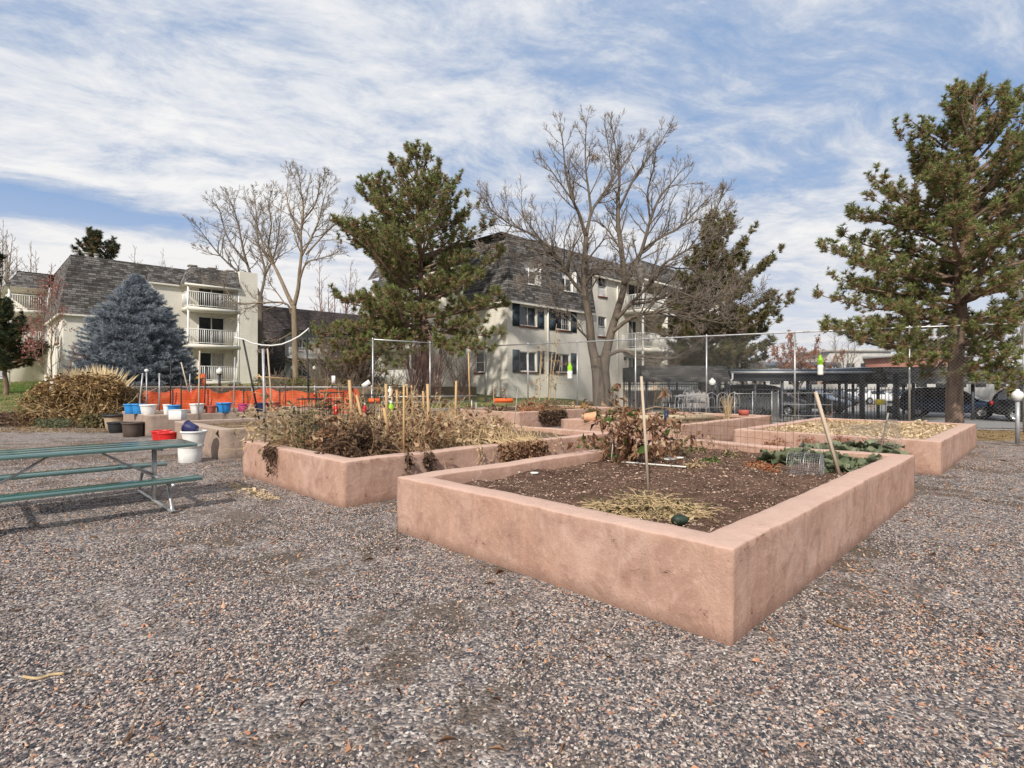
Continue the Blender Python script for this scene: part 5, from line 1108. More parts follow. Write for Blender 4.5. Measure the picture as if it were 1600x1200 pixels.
# towels and things on the ground balcony of the left building
for k, (x, m_, lb) in enumerate([(304, 'red_plastic', 'red towel hung on the ground floor balcony rail'), (309, 'yellow_paint', 'yellow towel hung on the ground floor balcony rail'), (299, 'blue_plastic', 'blue chair seat behind the ground floor balcony rail'), (315, 'orange_paint', 'orange towel hung on the ground floor balcony rail')]):
    mb = MB(); n_ = 10; V = []
    for i in range(n_+1): V += [(-.22+.44*i/n_, .03*math.sin(i*1.9), -.75), (-.22+.44*i/n_, .01*math.sin(i*1.9), .35)]
    mb.add(V, [(2*i, 2*i+2, 2*i+3, 2*i+1) for i in range(n_)]); o = obj('towel', mb, MATS[m_], loc=P(x, 592, 37.3), smooth=True); o.rotation_euler = (0, 0, R(45)); tag(o, lb, 'towel'); s_ = o.modifiers.new('s', 'SOLIDIFY'); s_.thickness = .02

# far middle building
def make_far_building():
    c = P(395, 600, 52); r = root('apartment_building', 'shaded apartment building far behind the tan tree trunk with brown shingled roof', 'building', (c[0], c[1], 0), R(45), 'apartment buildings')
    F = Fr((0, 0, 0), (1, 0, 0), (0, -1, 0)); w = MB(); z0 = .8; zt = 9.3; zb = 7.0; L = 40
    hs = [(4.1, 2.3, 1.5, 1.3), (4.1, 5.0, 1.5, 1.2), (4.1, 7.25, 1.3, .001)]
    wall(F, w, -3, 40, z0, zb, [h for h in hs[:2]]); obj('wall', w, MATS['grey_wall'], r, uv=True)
    for h in hs[:2]: window(F, r, *h)
    m = MB(); mansard(F, m, -3, L, zb, zt, .7, .6); m.quad(F.p(-3, -.6, zt), F.p(L, -.6, zt), F.p(L, -12, zt), F.p(-3, -12, zt)); m.quad(F.p(-3, .68, zb), F.p(L, .68, zb), F.p(L, 0, zb), F.p(-3, 0, zb)); obj('mansard_roof', m, MATS['shingle_brown'], r, uv=True)
    for q_ in ((0.8, 2.7, .9), (7.0, 11.5, .4)): d = MB(); fbox(F, d, q_[0], q_[1], .0, q_[2], z0, zb-.05); obj('stair_tower', d, MATS['shingle_brown'], r, uv=True)
    b = MB(); fbox(F, b, 3.0, 6.8, .01, 1.2, 4.1, 4.3); bo = obj('balcony', b, MATS['pale_concrete'], r); railing(F, bo, [((3.0, 1.2), (6.8, 1.2))], 4.3, .9)
    p = MB(); fbox(F, p, 3.0, 6.8, .01, .12, 6.5, 7.9); obj('parapet', p, MATS['grey_wall'], r, uv=True)
    for x in (13, 17, 21, 26):
        for z in (2.3, 5.0): window(F, r, x, z, 1.5, 1.3, dep=-.06, sill=False)
make_far_building()
for k, (x0, x1, y0, Y, h, m_, nm, lb) in enumerate([(1296, 1392, 545, 95, 0, 'pale_concrete', 'commercial_building', 'pale flat roofed building beyond the parking lot'), (1395, 1520, 553, 88, 0, 'red_brick', 'brick_building', 'red brick building beyond the parking lot behind the right pine'), (1195, 1300, 566, 70, 0, 'roof_bluegrey', 'long_roof_building', 'low building with a blue grey roof behind the orange leaved tree'), (1330, 1660, 574, 66, 0, 'roof_bluegrey', 'low_shed', 'long low blue grey roofed shed behind the parked cars')]):
    a, b = P(x0, y0, Y), P(x1, y0, Y); r = root(nm, lb, 'building', ((a[0]+b[0])/2, Y, -.4)); w_ = b[0]-a[0]; H_ = a[2]+.4; mb = MB(); mb.box((0, 6, H_/2-.25), (w_, 12, H_-.5)); obj('wall', mb, MATS['pale_concrete' if m_ == 'roof_bluegrey' else m_], r, uv=True)
    mb = MB(); mb.box((0, 6, H_-.25), (w_+.8, 12.8, .5)); obj('roof', mb, MATS[m_ if m_ == 'roof_bluegrey' else 'pale_concrete'], r)
    for q in range(int(w_/2.4)):
        mb = MB(); mb.box((-w_/2+1.3+q*2.4, -.03, H_*.55), (1.3, .1, H_*.28)); obj('window', mb, MATS['glass_dark'], r)

# ================================================================ FENCES
def chain_panel(A, B, z0, z1, par, sp_=.075, rw=.0028):
    """diamond wire mesh between A and B (world), added to par"""
    A, B = np.array(A[:2]), np.array(B[:2]); L = np.linalg.norm(B-A); d = (B-A)/L; H = z1-z0; mb = MB(); V = []; 
    step = sp_*1.4142
    for sg in (1, -1):
        s_ = -H if sg > 0 else 0
        while s_ < (L if sg > 0 else L+H):
            if sg > 0: x0, x1 = s_, s_+H; za, zb = 0, H
            else: x0, x1 = s_, s_-H; za, zb = 0, H
            # clip to 0..L
            def at(x): return za+(x-x0)/(x1-x0)*(zb-za)
            lo, hi = min(x0, x1), max(x0, x1); lo2, hi2 = max(0, lo), min(L, hi)
            if hi2 > lo2+1e-6:
                p = np.array((*(A+d*lo2), z0+at(lo2))); q = np.array((*(A+d*hi2), z0+at(hi2))); V.append((p, q))
            s_ += step
    if V:
        P0 = np.array([v[0] for v in V]); P1 = np.array([v[1] for v in V]); n = len(V); D = P1-P0; nn = np.array((-d[1], d[0], 0)); T = D/np.linalg.norm(D, axis=1)[:, None]; B_ = np.cross(T, nn)
        off = [nn*rw, -nn*rw*.5, -nn*rw*.5]; ob_ = [0, .87*rw, -.87*rw]
        VV = np.stack([P0+off[i]+B_*ob_[i] for i in range(3)]+[P1+off[i]+B_*ob_[i] for i in range(3)], 1).reshape(-1, 3)
        base = (np.arange(n)*6)[:, None, None]; Q = np.array([(0, 3, 4, 1), (1, 4, 5, 2), (2, 5, 3, 0)])[None]+base
        mb.add(VV, Q.reshape(-1, 4))
    return obj('wire_mesh', mb, MATS['pipe_grey'], par, world_of=par)
def pipe_fence(label, pts, H, zf, rr=.03, mesh=True, mid=False, postr=.035, name='chain_link_fence', sp_=.075, cat='fence', rw=.0028):
    r = root(name, label, cat, (pts[0][0], pts[0][1], 0)); o = np.array(r.location)
    for k, p in enumerate(pts):
        m = MB(); b = np.array((p[0], p[1], zf(p[0], p[1])))-o; m.tube([b, b+(0, 0, H+.02)], postr, 8); m.lathe([(postr*1.15, 0), (postr*1.2, .04), (.001, .09)], c=b+(0, 0, H), n=8); obj('post', m, MATS['galvanized'], r, smooth=True)
    m = MB(); m.tube([np.array((p[0], p[1], zf(p[0], p[1])+H))-o for p in pts], rr, 8)
    obj('rail', m, MATS['galvanized'], r, smooth=True)
    if mid: m = MB(); m.tube([np.array((p[0], p[1], zf(p[0], p[1])+.06))-o for p in pts], .012, 6); obj('bottom_wire', m, MATS['galvanized'], r)
    if mesh:
        for a, b in zip(pts[:-1], pts[1:]): chain_panel(a, b, zf(*a[:2])+.04, zf(*a[:2])+H-.03, r, sp_, rw)
    return r
zero = lambda x, y: 0.0
FPOST = [(1800, 15.7), (1600, 18.1), (1421, 19.4), (1242, 21.2), (1104, 22.9), (993, 24.6), (902, 26.1), (825, 27.5), (760, 29.0)]
tp_ = [((x-800)/FPX*Y, Y) for x, Y in FPOST]
pipe_fence('tall chain link fence running behind the planters to the right edge', tp_, 3.62, zero, mid=True, sp_=.085, rw=.0022)
pipe_fence('tall chain link fence stretch from the corner post to the cream building', [(-1.40, 29.05), ((672-800)/FPX*26.7, 26.7), (-6.3, 24.6)], 3.62, zero, sp_=.085, postr=.04, rw=.0010)
lowf = [(-6.35, 24.6), (-9.0, 24.8), (-12, 25.1), (-15, 25.4), (-18.2, 25.8)]
pipe_fence('low chain link fence behind the orange mesh at left', lowf, 1.1, lambda x, y: .36, postr=.028, rr=.022)
# orange safety mesh, hung in waves
def orange_mesh():
    A, B = np.array((-6.75, 24.0)), np.array((-17.2, 24.9)); r = root('safety_fence', 'bright orange plastic safety mesh hung along the low fence', 'safety fence', (A[0], A[1], 0)); mb = MB(); n, m_ = 420, 30; rs = np.random.RandomState(2)
    d = (B-A); nn = unit((d[1], -d[0])); V = []
    for i in range(n+1):
        f = i/n; sag = .06*math.sin(f*19)+.05*math.sin(f*47+1)+.07*mnoise.noise(Vector((f*30, 0, 0)))-(.25*(1-f/.05) if f < .05 else 0)*0
        for j in range(m_+1):
            g = j/m_; w = .16*mnoise.noise(Vector((f*26, g*2, 1)))+.05*math.sin(f*90+g*3)
            p = A+d*f+nn*w; V.append((p[0]-A[0], p[1]-A[1], .12+(1.18+sag*(g))*g))
    V = np.array(V); K = m_+1
    # strips: horizontal bands and vertical bands leave small holes
    Q = []
    for i in range(n):
        for j in range(m_):
            if (i % 3 != 1) or (j % 3 != 1): Q.append((i*K+j, (i+1)*K+j, (i+1)*K+j+1, i*K+j+1))
    mb.add(V, Q); m, t = newmat('safety_orange'); nz_ = t.noise(coord(t), 2.0, 3)
    finish(m, t, t.ramp(nz_, [(.35, (.80, .10, .03)), (.65, (.92, .20, .08))]), .5, trans=.45); obj('mesh', mb, m, r)
    for k in range(7):
        f = .02+k*.16; p = A+d*f; q = MB(); q.bar((p[0]-A[0], p[1]-A[1]-.2, 0), (p[0]-A[0], p[1]-A[1]-.2, 1.35), .04); obj('post', q, MATS['black_metal'], r)
orange_mesh()
# tan retaining wall behind
a, b = P(556, 604, 30.0), P(744, 604, 31.5); mb = MB(); mb.bar((a[0], a[1], .7), (b[0], b[1], .7), .3, 1.5); tag(obj('retaining_wall', mb, MATS['tan_wall'], uv=True), 'low olive tan retaining wall behind the corner fence post', 'wall')
a, b = P(592, 620, 23.0), P(744, 618, 24.5)
r = root('metal_bench', 'long low silver rail bench in front of the retaining wall', 'bench', a*(1, 1, 0)); mb = MB()
for z, dy in ((a[2], 0), (a[2]-.25, .25), (a[2]-.55, .0)): mb.bar((0, dy, z), (b[0]-a[0], b[1]-a[1]+dy, z), .22, .05)
obj('rails', mb, MATS['galvanized'], r)
for f in (.05, .5, .95): mb = MB(); mb.bar(((b[0]-a[0])*f, (b[1]-a[1])*f+.08, 0), ((b[0]-a[0])*f, (b[1]-a[1])*f+.08, a[2]), .06); obj('leg', mb, MATS['galvanized'], r)
# wrought iron fences
def iron_fence(label, A, B, zf, H, sp_=.12, mat='black_metal', group=None, bw=.02, post=2.4, mesh=False):
    A, B = np.array(A, float), np.array(B, float); r = root('iron_fence', label, 'fence', (*A, zf(*A)), 0, group); o = np.array(r.location); L = np.linalg.norm(B-A); n = int(L/sp_); mb = MB()
    for k in range(n+1):
        p = A+(B-A)*k/n; b = np.array((*p, zf(*p)))-o; mb.bar(b+(0, 0, .08), b+(0, 0, H), bw)
    for z in (.15, H-.12): mb.tube([np.array((*(A+(B-A)*f), zf(*(A+(B-A)*f))+z))-o for f in np.linspace(0, 1, 9)], .02, 4)
    obj('bars', mb, MATS[mat], r)
    for k in range(int(L/post)+1):
        p = A+(B-A)*min(1, k*post/L); b = np.array((*p, zf(*p)))-o; q = MB(); q.bar(b, b+(0, 0, H+.12), .07); obj('post', q, MATS[mat], r)
    return r
iron_fence('black iron fence beside the bare tree trunk before the patio', P(975, 600, 29.5)[:2], P(1140, 600, 27.0)[:2], lambda x, y: .15, 1.55)
iron_fence('dark barred fence and gate along the parking lot', P(1140, 600, 25.8)[:2], P(1440, 600, 24.6)[:2], lambda x, y: -.3, 1.75, .15, bw=.018, post=3.6)
iron_fence('black iron fence on the far left rise behind the lawn', P(-60, 590, 47)[:2], P(66, 590, 44)[:2], ground_z, 1.3, .14)
mb = MB(); mb.box((0, 0, 0), (.42, .02, .24)); tag(obj('yellow_sign', mb, MATS['yellow_paint'], loc=P(1375, 628, 24.6)), 'small yellow sign on the parking lot gate', 'sign')
mb = MB(); mb.box((0, 0, 0), (.30, .12, .34)); tag(obj('meter_box', mb, MATS['black_metal'], loc=P(1392, 640, 24.4)), 'small black box mounted on the parking lot gate', 'box')
# gate frame posts
for k, (x, lb) in enumerate([(1347, 'left dark gate post beside the yellow sign'), (1400, 'right dark gate post beside the black box')]):
    a = P(x, 600, 24.7); q = MB(); q.bar((0, 0, -.35), (0, 0, 2.05), .16); tag(obj('gate_post', q, MATS['black_metal'], loc=(a[0], a[1], 0)), lb, 'post', 'gate posts')

# ================================================================ CARPORTS
def carport(label, x0, x1, yt, yb, Y, dep, kind, posts, zg=-.35, mirror=1):
    a, b = P(x0, yt, Y), P(x1, yt, Y); zb = P(x0, yb, Y)[2]; zt = a[2]; w = b[0]-a[0]; r = root('carport', label, 'carport', (a[0], Y, zg), 0, 'carports beside the parking lot')
    zt -= zg; zb -= zg
    if kind == 'shingle':
        m = MB(); F = Fr((0, 0, 0), (1, 0, 0), (0, -1, 0)); mansard(F, m, 0, w, zb, zt, .25, .35); Fl = Fr((0, dep, 0), (0, -1, 0), (-1, 0, 0)); m.quad((0, 0, zb), (0, dep, zb), (0, dep, zt), (0, .35, zt)); m.quad((w, dep, zb), (w, 0, zb), (w, .35, zt), (w, dep, zt))
        obj('fascia', m, MATS['shingle_dark'], r, uv=True); m = MB(); m.box((w/2, dep/2+.2, zt-.02), (w-.1, dep-.4, .05)); m.box((w/2, dep/2+.1, zb+.1), (w-.1, dep-.3, .06)); obj('roof', m, MATS['carport_fascia'], r)
    else:
        m = MB(); n = int(w/.30)
        for k in range(n): m.box((w*(k+.5)/n, dep/2, zt-.03+(k % 2)*.03), (w/n*.96, dep, .05))
        m.box((w/2, .02, zt-.02), (w, .10, .14)); obj('roof', m, MATS['carport_blue'], r)
        m = MB(); m.tube([(0, -.10, zt-.14), (w, -.10, zt-.14)], .07, 8); obj('gutter', m, MATS['pipe_grey'], r, smooth=True)
        m = MB(); m.box((w/2, .25, (zt+zb)/2-.08), (w, .12, zt-zb-.2)); m.box((w/2, dep-.25, (zt+zb)/2-.05), (w, .12, zt-zb-.2)); obj('beam', m, MATS['carport_fascia'], r)
        m = MB(); m.tube([(.1, -.15, zt-.18), (.12, -.1, zt-.5), (-.2, 0, zt-.75), (-.2, .1, zt-1.0)], .05, 6); obj('downpipe', m, MATS['white_paint'], r)
    for x in posts:
        p_ = P(x, 600, Y+.4)[0]-a[0]
        for dy in (.4, dep-.4): m = MB(); m.bar((p_, dy, 0), (p_, dy, zb+.02), .12); obj('post', m, MATS['carport_fascia'], r)
carport('left dark shingled carport end before the cream building', 1003, 1139, 571, 597, 28.6, 5.0, 'shingle', (1010, 1095, 1135), -.1)
carport('long blue grey metal carport roof at right centre', 1140, 1384, 578, 596, 30.0, 6.0, 'metal', (1180, 1222, 1262, 1322, 1372))
carport('right dark shingled carport behind the pine trunk', 1385, 1640, 573, 600, 29.0, 6.0, 'shingle', (1402, 1427, 1520, 1600))

# ================================================================ CARS
def car(label, c, yaw, col, L=4.6, Wd=1.85, H=1.68, kind='suv', zg=-.33, near=True):
    r = root('parked_car', label, 'car', (c[0], c[1], zg), yaw, 'cars in the parking lot')
    hw = Wd/2; gc = .26
    if kind == 'suv': st = [(-.5, .55, .95, .95, .80), (-.485, .40, 1.02, 1.10, .90), (-.44, .30, 1.05, 1.50, .95), (-.36, .27, 1.03, H-.03, 1), (-.1, .26, 1.0, H, 1), (.08, .26, .98, H-.04, 1), (.20, .27, .97, 1.28, 1), (.27, .28, .97, 1.00, .98), (.40, .30, .90, .93, .95), (.47, .36, .80, .82, .88), (.5, .48, .66, .67, .74)]
    elif kind == 'van': st = [(-.5, .45, 1.0, 1.5, .90), (-.49, .32, 1.05, H-.1, .96), (-.4, .28, 1.05, H, 1), (-.1, .26, 1.05, H, 1), (.12, .26, 1.05, H-.02, 1), (.25, .27, 1.03, 1.42, 1), (.32, .28, 1.02, 1.07, .98), (.42, .30, .95, .98, .95), (.48, .36, .82, .84, .88), (.5, .48, .66, .67, .76)]
    else: st = [(-.5, .50, .80, .80, .82), (-.47, .36, .93, .94, .92), (-.36, .28, .95, .98, .97), (-.25, .26, .93, H-.08, 1), (-.08, .25, .92, H, 1), (.06, .25, .91, H-.03, 1), (.20, .26, .90, 1.0, 1), (.27, .27, .88, .92, .98), (.40, .29, .80, .83, .94), (.47, .35, .70, .72, .86), (.5, .45, .58, .59, .74)]
    V = []; K = 9
    for x, zb, zbelt, zr, wf in st:
        w = hw*wf; wr = w*(.74 if zr > zbelt+.2 else .86)
        V += [(x*L, -w*.92, zb), (x*L, -w, zb+.12), (x*L, -w*1.01, (zb+zbelt)/2), (x*L, -w*.965, zbelt), (x*L, -wr, zr-.03), (x*L, -wr*.55, zr+.012), (x*L, wr*.55, zr+.012), (x*L, wr, zr-.03), (x*L, w*.965, zbelt), (x*L, w*1.01, (zb+zbelt)/2), (x*L, w, zb+.12), (x*L, w*.92, zb)]
    K = 12; n = len(st); i = np.arange(n-1)[:, None]*K; j = np.arange(K)[None]; j2 = (j+1) % K
    V = np.array(V); mb = MB(); mb.add(V, np.stack((i+j, i+K+j, i+K+j2, i+j2), -1).reshape(-1, 4)); mb.add(V[:K], [(0, 1, 10, 11), (1, 2, 9, 10), (2, 3, 8, 9), (3, 4, 7, 8), (4, 5, 6, 7)]); mb.add(V[-K:], [(11, 10, 1, 0), (10, 9, 2, 1), (9, 8, 3, 2), (8, 7, 4, 3), (7, 6, 5, 4)])
    o = obj('body', mb, MATS[col], r, smooth=True); o.modifiers.new('w', 'WELD'); s_ = o.modifiers.new('s', 'SUBSURF'); s_.levels = 1; s_.render_levels = 1
    wb = L*.30
    g = MB()
    tall = [k for k, q in enumerate(st) if q[3] > q[2]+.3]
    a_, b_ = tall[0], tall[-1]
    for sgn, (ib, it) in ((-1, (3, 4)), (1, (8, 7))):
        pr = None
        for k in range(a_, b_):
            B0, B1, T0, T1 = V[k*K+ib], V[(k+1)*K+ib], V[k*K+it], V[(k+1)*K+it]; f = .14
            c4 = [B0*(1-f)+T0*f, B1*(1-f)+T1*f, B1*f+T1*(1-f), B0*f+T0*(1-f)]
            ctr = sum(c4)/4; c4 = [ctr+(q-ctr)*(.93, 1, 1)+np.array((0, sgn*.012, 0)) for q in c4]; g.add(c4, [(0, 1, 2, 3)])
    k = b_; q = [V[k*K+4], V[k*K+7], V[(k+1)*K+8], V[(k+1)*K+3]]; ctr = sum(q)/4; g.add([ctr+(p-ctr)*.86+np.array((.03, 0, .02)) for p in q], [(0, 1, 2, 3)])
    k = a_; q = [V[k*K+4], V[k*K+7], V[max(0, k-1)*K+8], V[max(0, k-1)*K+3]]; ctr = sum(q)/4; g.add([ctr+(p-ctr)*.86+np.array((-.03, 0, .02)) for p in q], [(0, 1, 2, 3)])
    obj('window', g, MATS['glass_dark'], r)
    for sx in (-1, 1):
        for sy in (-1, 1):
            M = np.array(((1, 0, 0), (0, 0, 1), (0, -sy, 0))) if sy > 0 else np.array(((1, 0, 0), (0, 0, 1), (0, 1, 0)))
            M = np.array(((1., 0, 0), (0, 0, 1.), (0, float(sy), 0))); w_ = MB(); w_.lathe([(.20, .10), (.30, .11), (.345, .07), (.345, -.09), (.30, -.11)], n=22, M=M, c=(sx*wb, sy*(hw-.08), .345)); wo = obj('wheel', w_, MATS['tyre'], r, smooth=True)
            w_ = MB(); w_.lathe([(.001, .075), (.06, .085), (.08, .06), (.19, .07), (.225, .10), (.23, .08)], n=22, M=M, c=(sx*wb, sy*(hw-.08), .345))
            for q in range(5): a = q*1.2566; w_.bar(np.array((sx*wb+.05*math.cos(a), sy*(hw+.0), .345+.05*math.sin(a))), np.array((sx*wb+.21*math.cos(a), sy*(hw+.005), .345+.21*math.sin(a))), .05, .03, up=(0, 1, 0))
            obj('rim', w_, MATS['rim_metal'], wo)
    for sy in (-1, 1):
        q = MB(); q.box((-L*.488, sy*hw*.74, .93), (.12, .30, .20)); obj('tail_light', q, MATS['lamp_red'], r)
        q = MB(); q.box((L*.462, sy*hw*.66, .69), (.16, .34, .13)); obj('headlight', q, MATS['lamp_clear'], r)
        if near: q = MB(); q.box((L*.19, sy*(hw+.09), 1.0), (.10, .18, .12)); obj('mirror', q, MATS[col], r)
    q = MB(); q.box((-L*.492, 0, .60), (.05, .52, .13)); obj('number_plate', q, MATS['white_paint'], r)
    return r
car('dark blue sport utility vehicle beside the right pine trunk', P(1486, 600, 31.5), R(-45), 'car_blue', 4.8, 1.9, 1.75)
car('black sport utility vehicle at the right edge behind the lamp post', P(1645, 600, 27.5), R(-40), 'car_black', 4.8, 1.95, 1.85)
car('grey white van under the blue carport', P(1196, 600, 34.0), R(-38), 'car_silver', 4.9, 1.95, 1.9, 'van')
car('silver sport utility vehicle with its front showing behind the middle fence post', P(1268, 600, 37), R(-50), 'car_silver', 4.6, 1.85, 1.7)
car('dark car under the left part of the blue carport', P(1160, 600, 35), R(-45), 'car_black', 4.6, 1.85, 1.6)
car('white sedan parked sideways across the lot above the gate', P(1368, 600, 52), R(8), 'car_white', 4.6, 1.8, 1.42, 'sedan')
car('dark grey hatchback left of the white sedan', P(1304, 600, 50), R(-60), 'car_grey', 4.3, 1.8, 1.5, 'sedan')
car('blue sedan parked right of the white sedan', P(1420, 600, 55), R(5), 'car_blue', 4.6, 1.8, 1.42, 'sedan')
car('white hatchback seen under the right carport roof', P(1330, 600, 66), R(0), 'car_white', 4.4, 1.8, 1.5, 'sedan')

# ================================================================ LAMPS, TAGS, PATIO
def lamp(label, p, h, rad, group='globe lamps', post='black_metal'):
    r = root('lamp_post', label, 'lamp', p, 0, group); m = MB(); m.tube([(0, 0, 0), (0, 0, h-rad)], rad*.38, 8); m.lathe([(rad*.6, h-rad*1.25), (rad*.75, h-rad*1.1), (rad*.75, h-rad*.9)], n=12); obj('pole', m, MATS[post], r)
    m = MB(); m.lathe([(rad*.5, h-rad), (rad*.95, h-rad*.5), (rad, h+rad*.1), (rad*.8, h+rad*.55), (rad*.35, h+rad*.85), (rad*.28, h+rad*1.15), (.001, h+rad*1.2)], n=14); obj('lamp_shade', m, MATS['globe'], r, smooth=True)
gl = G(1590, 694); hh = P(1590, 617, gl[1])[2]; lamp('bollard lamp with a white shade at the right edge beside the fence', (gl[0], gl[1], 0), hh, .13, post='pipe_grey')
for x, y, Y, rd, zb, lb in [(343, 580, 29, .16, .9, 'globe lamp in front of the ground floor balcony of the left building'), (457, 575, 46, .17, 2.0, 'globe lamp near the tan tree trunk'), (491, 575, 46, .15, 2.0, 'globe lamp half hidden in the brown shrubs'), (1113, 597, 27.4, .17, 0, 'short lamp with a white cap before the left shingled carport')]:
    p_ = P(x, y, Y); lamp(lb, (p_[0], p_[1], min(zb, p_[2]-.6)), p_[2]-min(zb, p_[2]-.6), rd)
for x, Y, lb in [(890, 25.9, 'lime topped white bottle hanging on the tall fence before the shuttered windows'), (1279, 20.7, 'lime topped white bottle hanging on the tall fence before the parking lot')]:
    p_ = P(x, 592 if x < 1000 else 586, Y); p_[1] -= .12; r = root('hanging_bottle', lb, 'bottle', p_, 0, 'lime and white bottles on the tall fence'); k = Y/36.
    m = MB(); m.lathe([(.001, 0), (.17*k, 0), (.18*k, .06), (.17*k, .24), (.19*k, .30), (.16*k, .38), (.12*k, .42)], n=12); obj('body', m, MATS['bottle_white'], r, smooth=True)
    m = MB(); m.lathe([(.16*k, .38*1), (.17*k, .58), (.15*k, .62), (.09*k, .64), (.09*k, .74), (.001, .75)], n=12); obj('top', m, MATS['lime_plastic'], r)
    m = MB(); m.tube([(0, 0, .74), (0, .05, 1.0), (0, .1, 1.2)], .006, 4); obj('string', m, MATS['string_white'], r)
for k, (x, y, Y, lb) in enumerate([(521, 593, 24.3, 'white tag hung on the low fence behind the orange mesh'), (609, 620, 15.0, 'white tag printed with two dark marks among the stakes'), (572, 600, 26.0, 'crooked white board left of the corner fence post')]):
    m = MB(); w_, h_ = (.16, .34) if k < 2 else (.42, .22); m.box((0, 0, 0), (w_, .012, h_)); r = root('tag', lb, 'tag', P(x, y, Y)); obj('plate', m, MATS['white_paint'], r)
    if k == 2: r.rotation_euler = (0, R(-35), 0)
    if k == 1:
        for dz_ in (.05, -.06): q = MB(); q.box((0, -.009, dz_), (.06, .004, .05)); obj('mark', q, MATS['black_metal'], r)
# patio: metal chairs and a table, deck rail
def patio_chair(label, p, rz, s=1.0):
    r = root('patio_chair', label, 'chair', p, rz, 'metal patio chairs'); 
    for sx in (-1, 1):
        for sy in (-1, 1): m = MB(); m.tube([(sx*.25, sy*.25, 0), (sx*.22, sy*.22, .45)], .016, 6); obj('leg', m, MATS['pipe_grey'], r)
    m = MB(); m.box((0, 0, .45), (.50, .50, .03)); obj('seat', m, MATS['black_metal'], r)
    m = MB(); a = np.linspace(0, math.pi, 9); m.tube([(-.24, .24, .45)]+[(-.24*math.cos(q), .28, .75+.24*math.sin(q)) for q in a]+[(.24, .24, .45)], .016, 6)
    for x in (-.12, 0, .12): m.tube([(x, .25, .45), (x, .28, .93)], .009, 4)
    obj('backrest', m, MATS['pipe_grey'], r); m = MB()
    for sx in (-1, 1): m.tube([(sx*.27, -.24, .45), (sx*.27, -.22, .68), (sx*.27, .26, .70)], .014, 5)
    obj('armrest', m, MATS['pipe_grey'], r)
    return r
for k, (x, y, Y, rz, lb) in enumerate([(1048, 640, 23.8, 20, 'leftmost metal patio chair beyond the board planter'), (1066, 640, 24.4, -150, 'metal patio chair behind the leftmost one'), (1090, 640, 23.9, 100, 'metal patio chair left of the fence post'), (1082, 636, 26.0, -60, 'metal patio chair nearest the shingled carport')]):
    p_ = P(x, y, Y); p_[2] = .35; patio_chair(lb, p_, R(rz))
p_ = P(1072, 640, 25.0); r = root('patio_table', 'round dark patio table among the metal chairs', 'table', (p_[0], p_[1], .35)); m = MB(); m.lathe([(.001, .73), (.55, .73), (.56, .70), (.001, .70)], n=20); obj('table_top', m, MATS['pipe_grey'], r); m = MB(); m.tube([(0, 0, 0), (0, 0, .7)], .04, 8); m.box((0, 0, .02), (.7, .08, .04)); m.box((0, 0, .02), (.08, .7, .04)); obj('pedestal', m, MATS['black_metal'], r)
p_ = P(1088, 600, 27.0); m = MB(); V = []
for i in range(13):
    for j in range(7): V.append((-.55+1.1*i/12, -.3+.6*j/6, .8*(1-abs(j/3-1)**3)*(.9+.05*math.sin(i*2.))))
V = np.array(V); m.add(V, [(i*7+j, (i+1)*7+j, (i+1)*7+j+1, i*7+j+1) for i in range(12) for j in range(6)]); tag(obj('grill_cover', m, MATS['rock_grey'], loc=(p_[0], p_[1], .45), smooth=True), 'pale covered grill on the patio before the left carport', 'grill')
# low metal grid frames right of the patio
pipe_fence('low wire pen of grey posts between the arched edging and the striped post', [P(x, 600, Y)[:2] for x, Y in ((1148, 19.8), (1176, 20.2), (1206, 20.4), (1216, 22.4))], 1.25, zero, rr=.012, postr=.016, sp_=.12)
wire_panel('low wire fencing along the right of the tall fence foot', P(1222, 600, 20.6)*(1, 1, 0), P(1300, 600, 19.9)*(1, 1, 0), 1.3, .5, .42, .010)
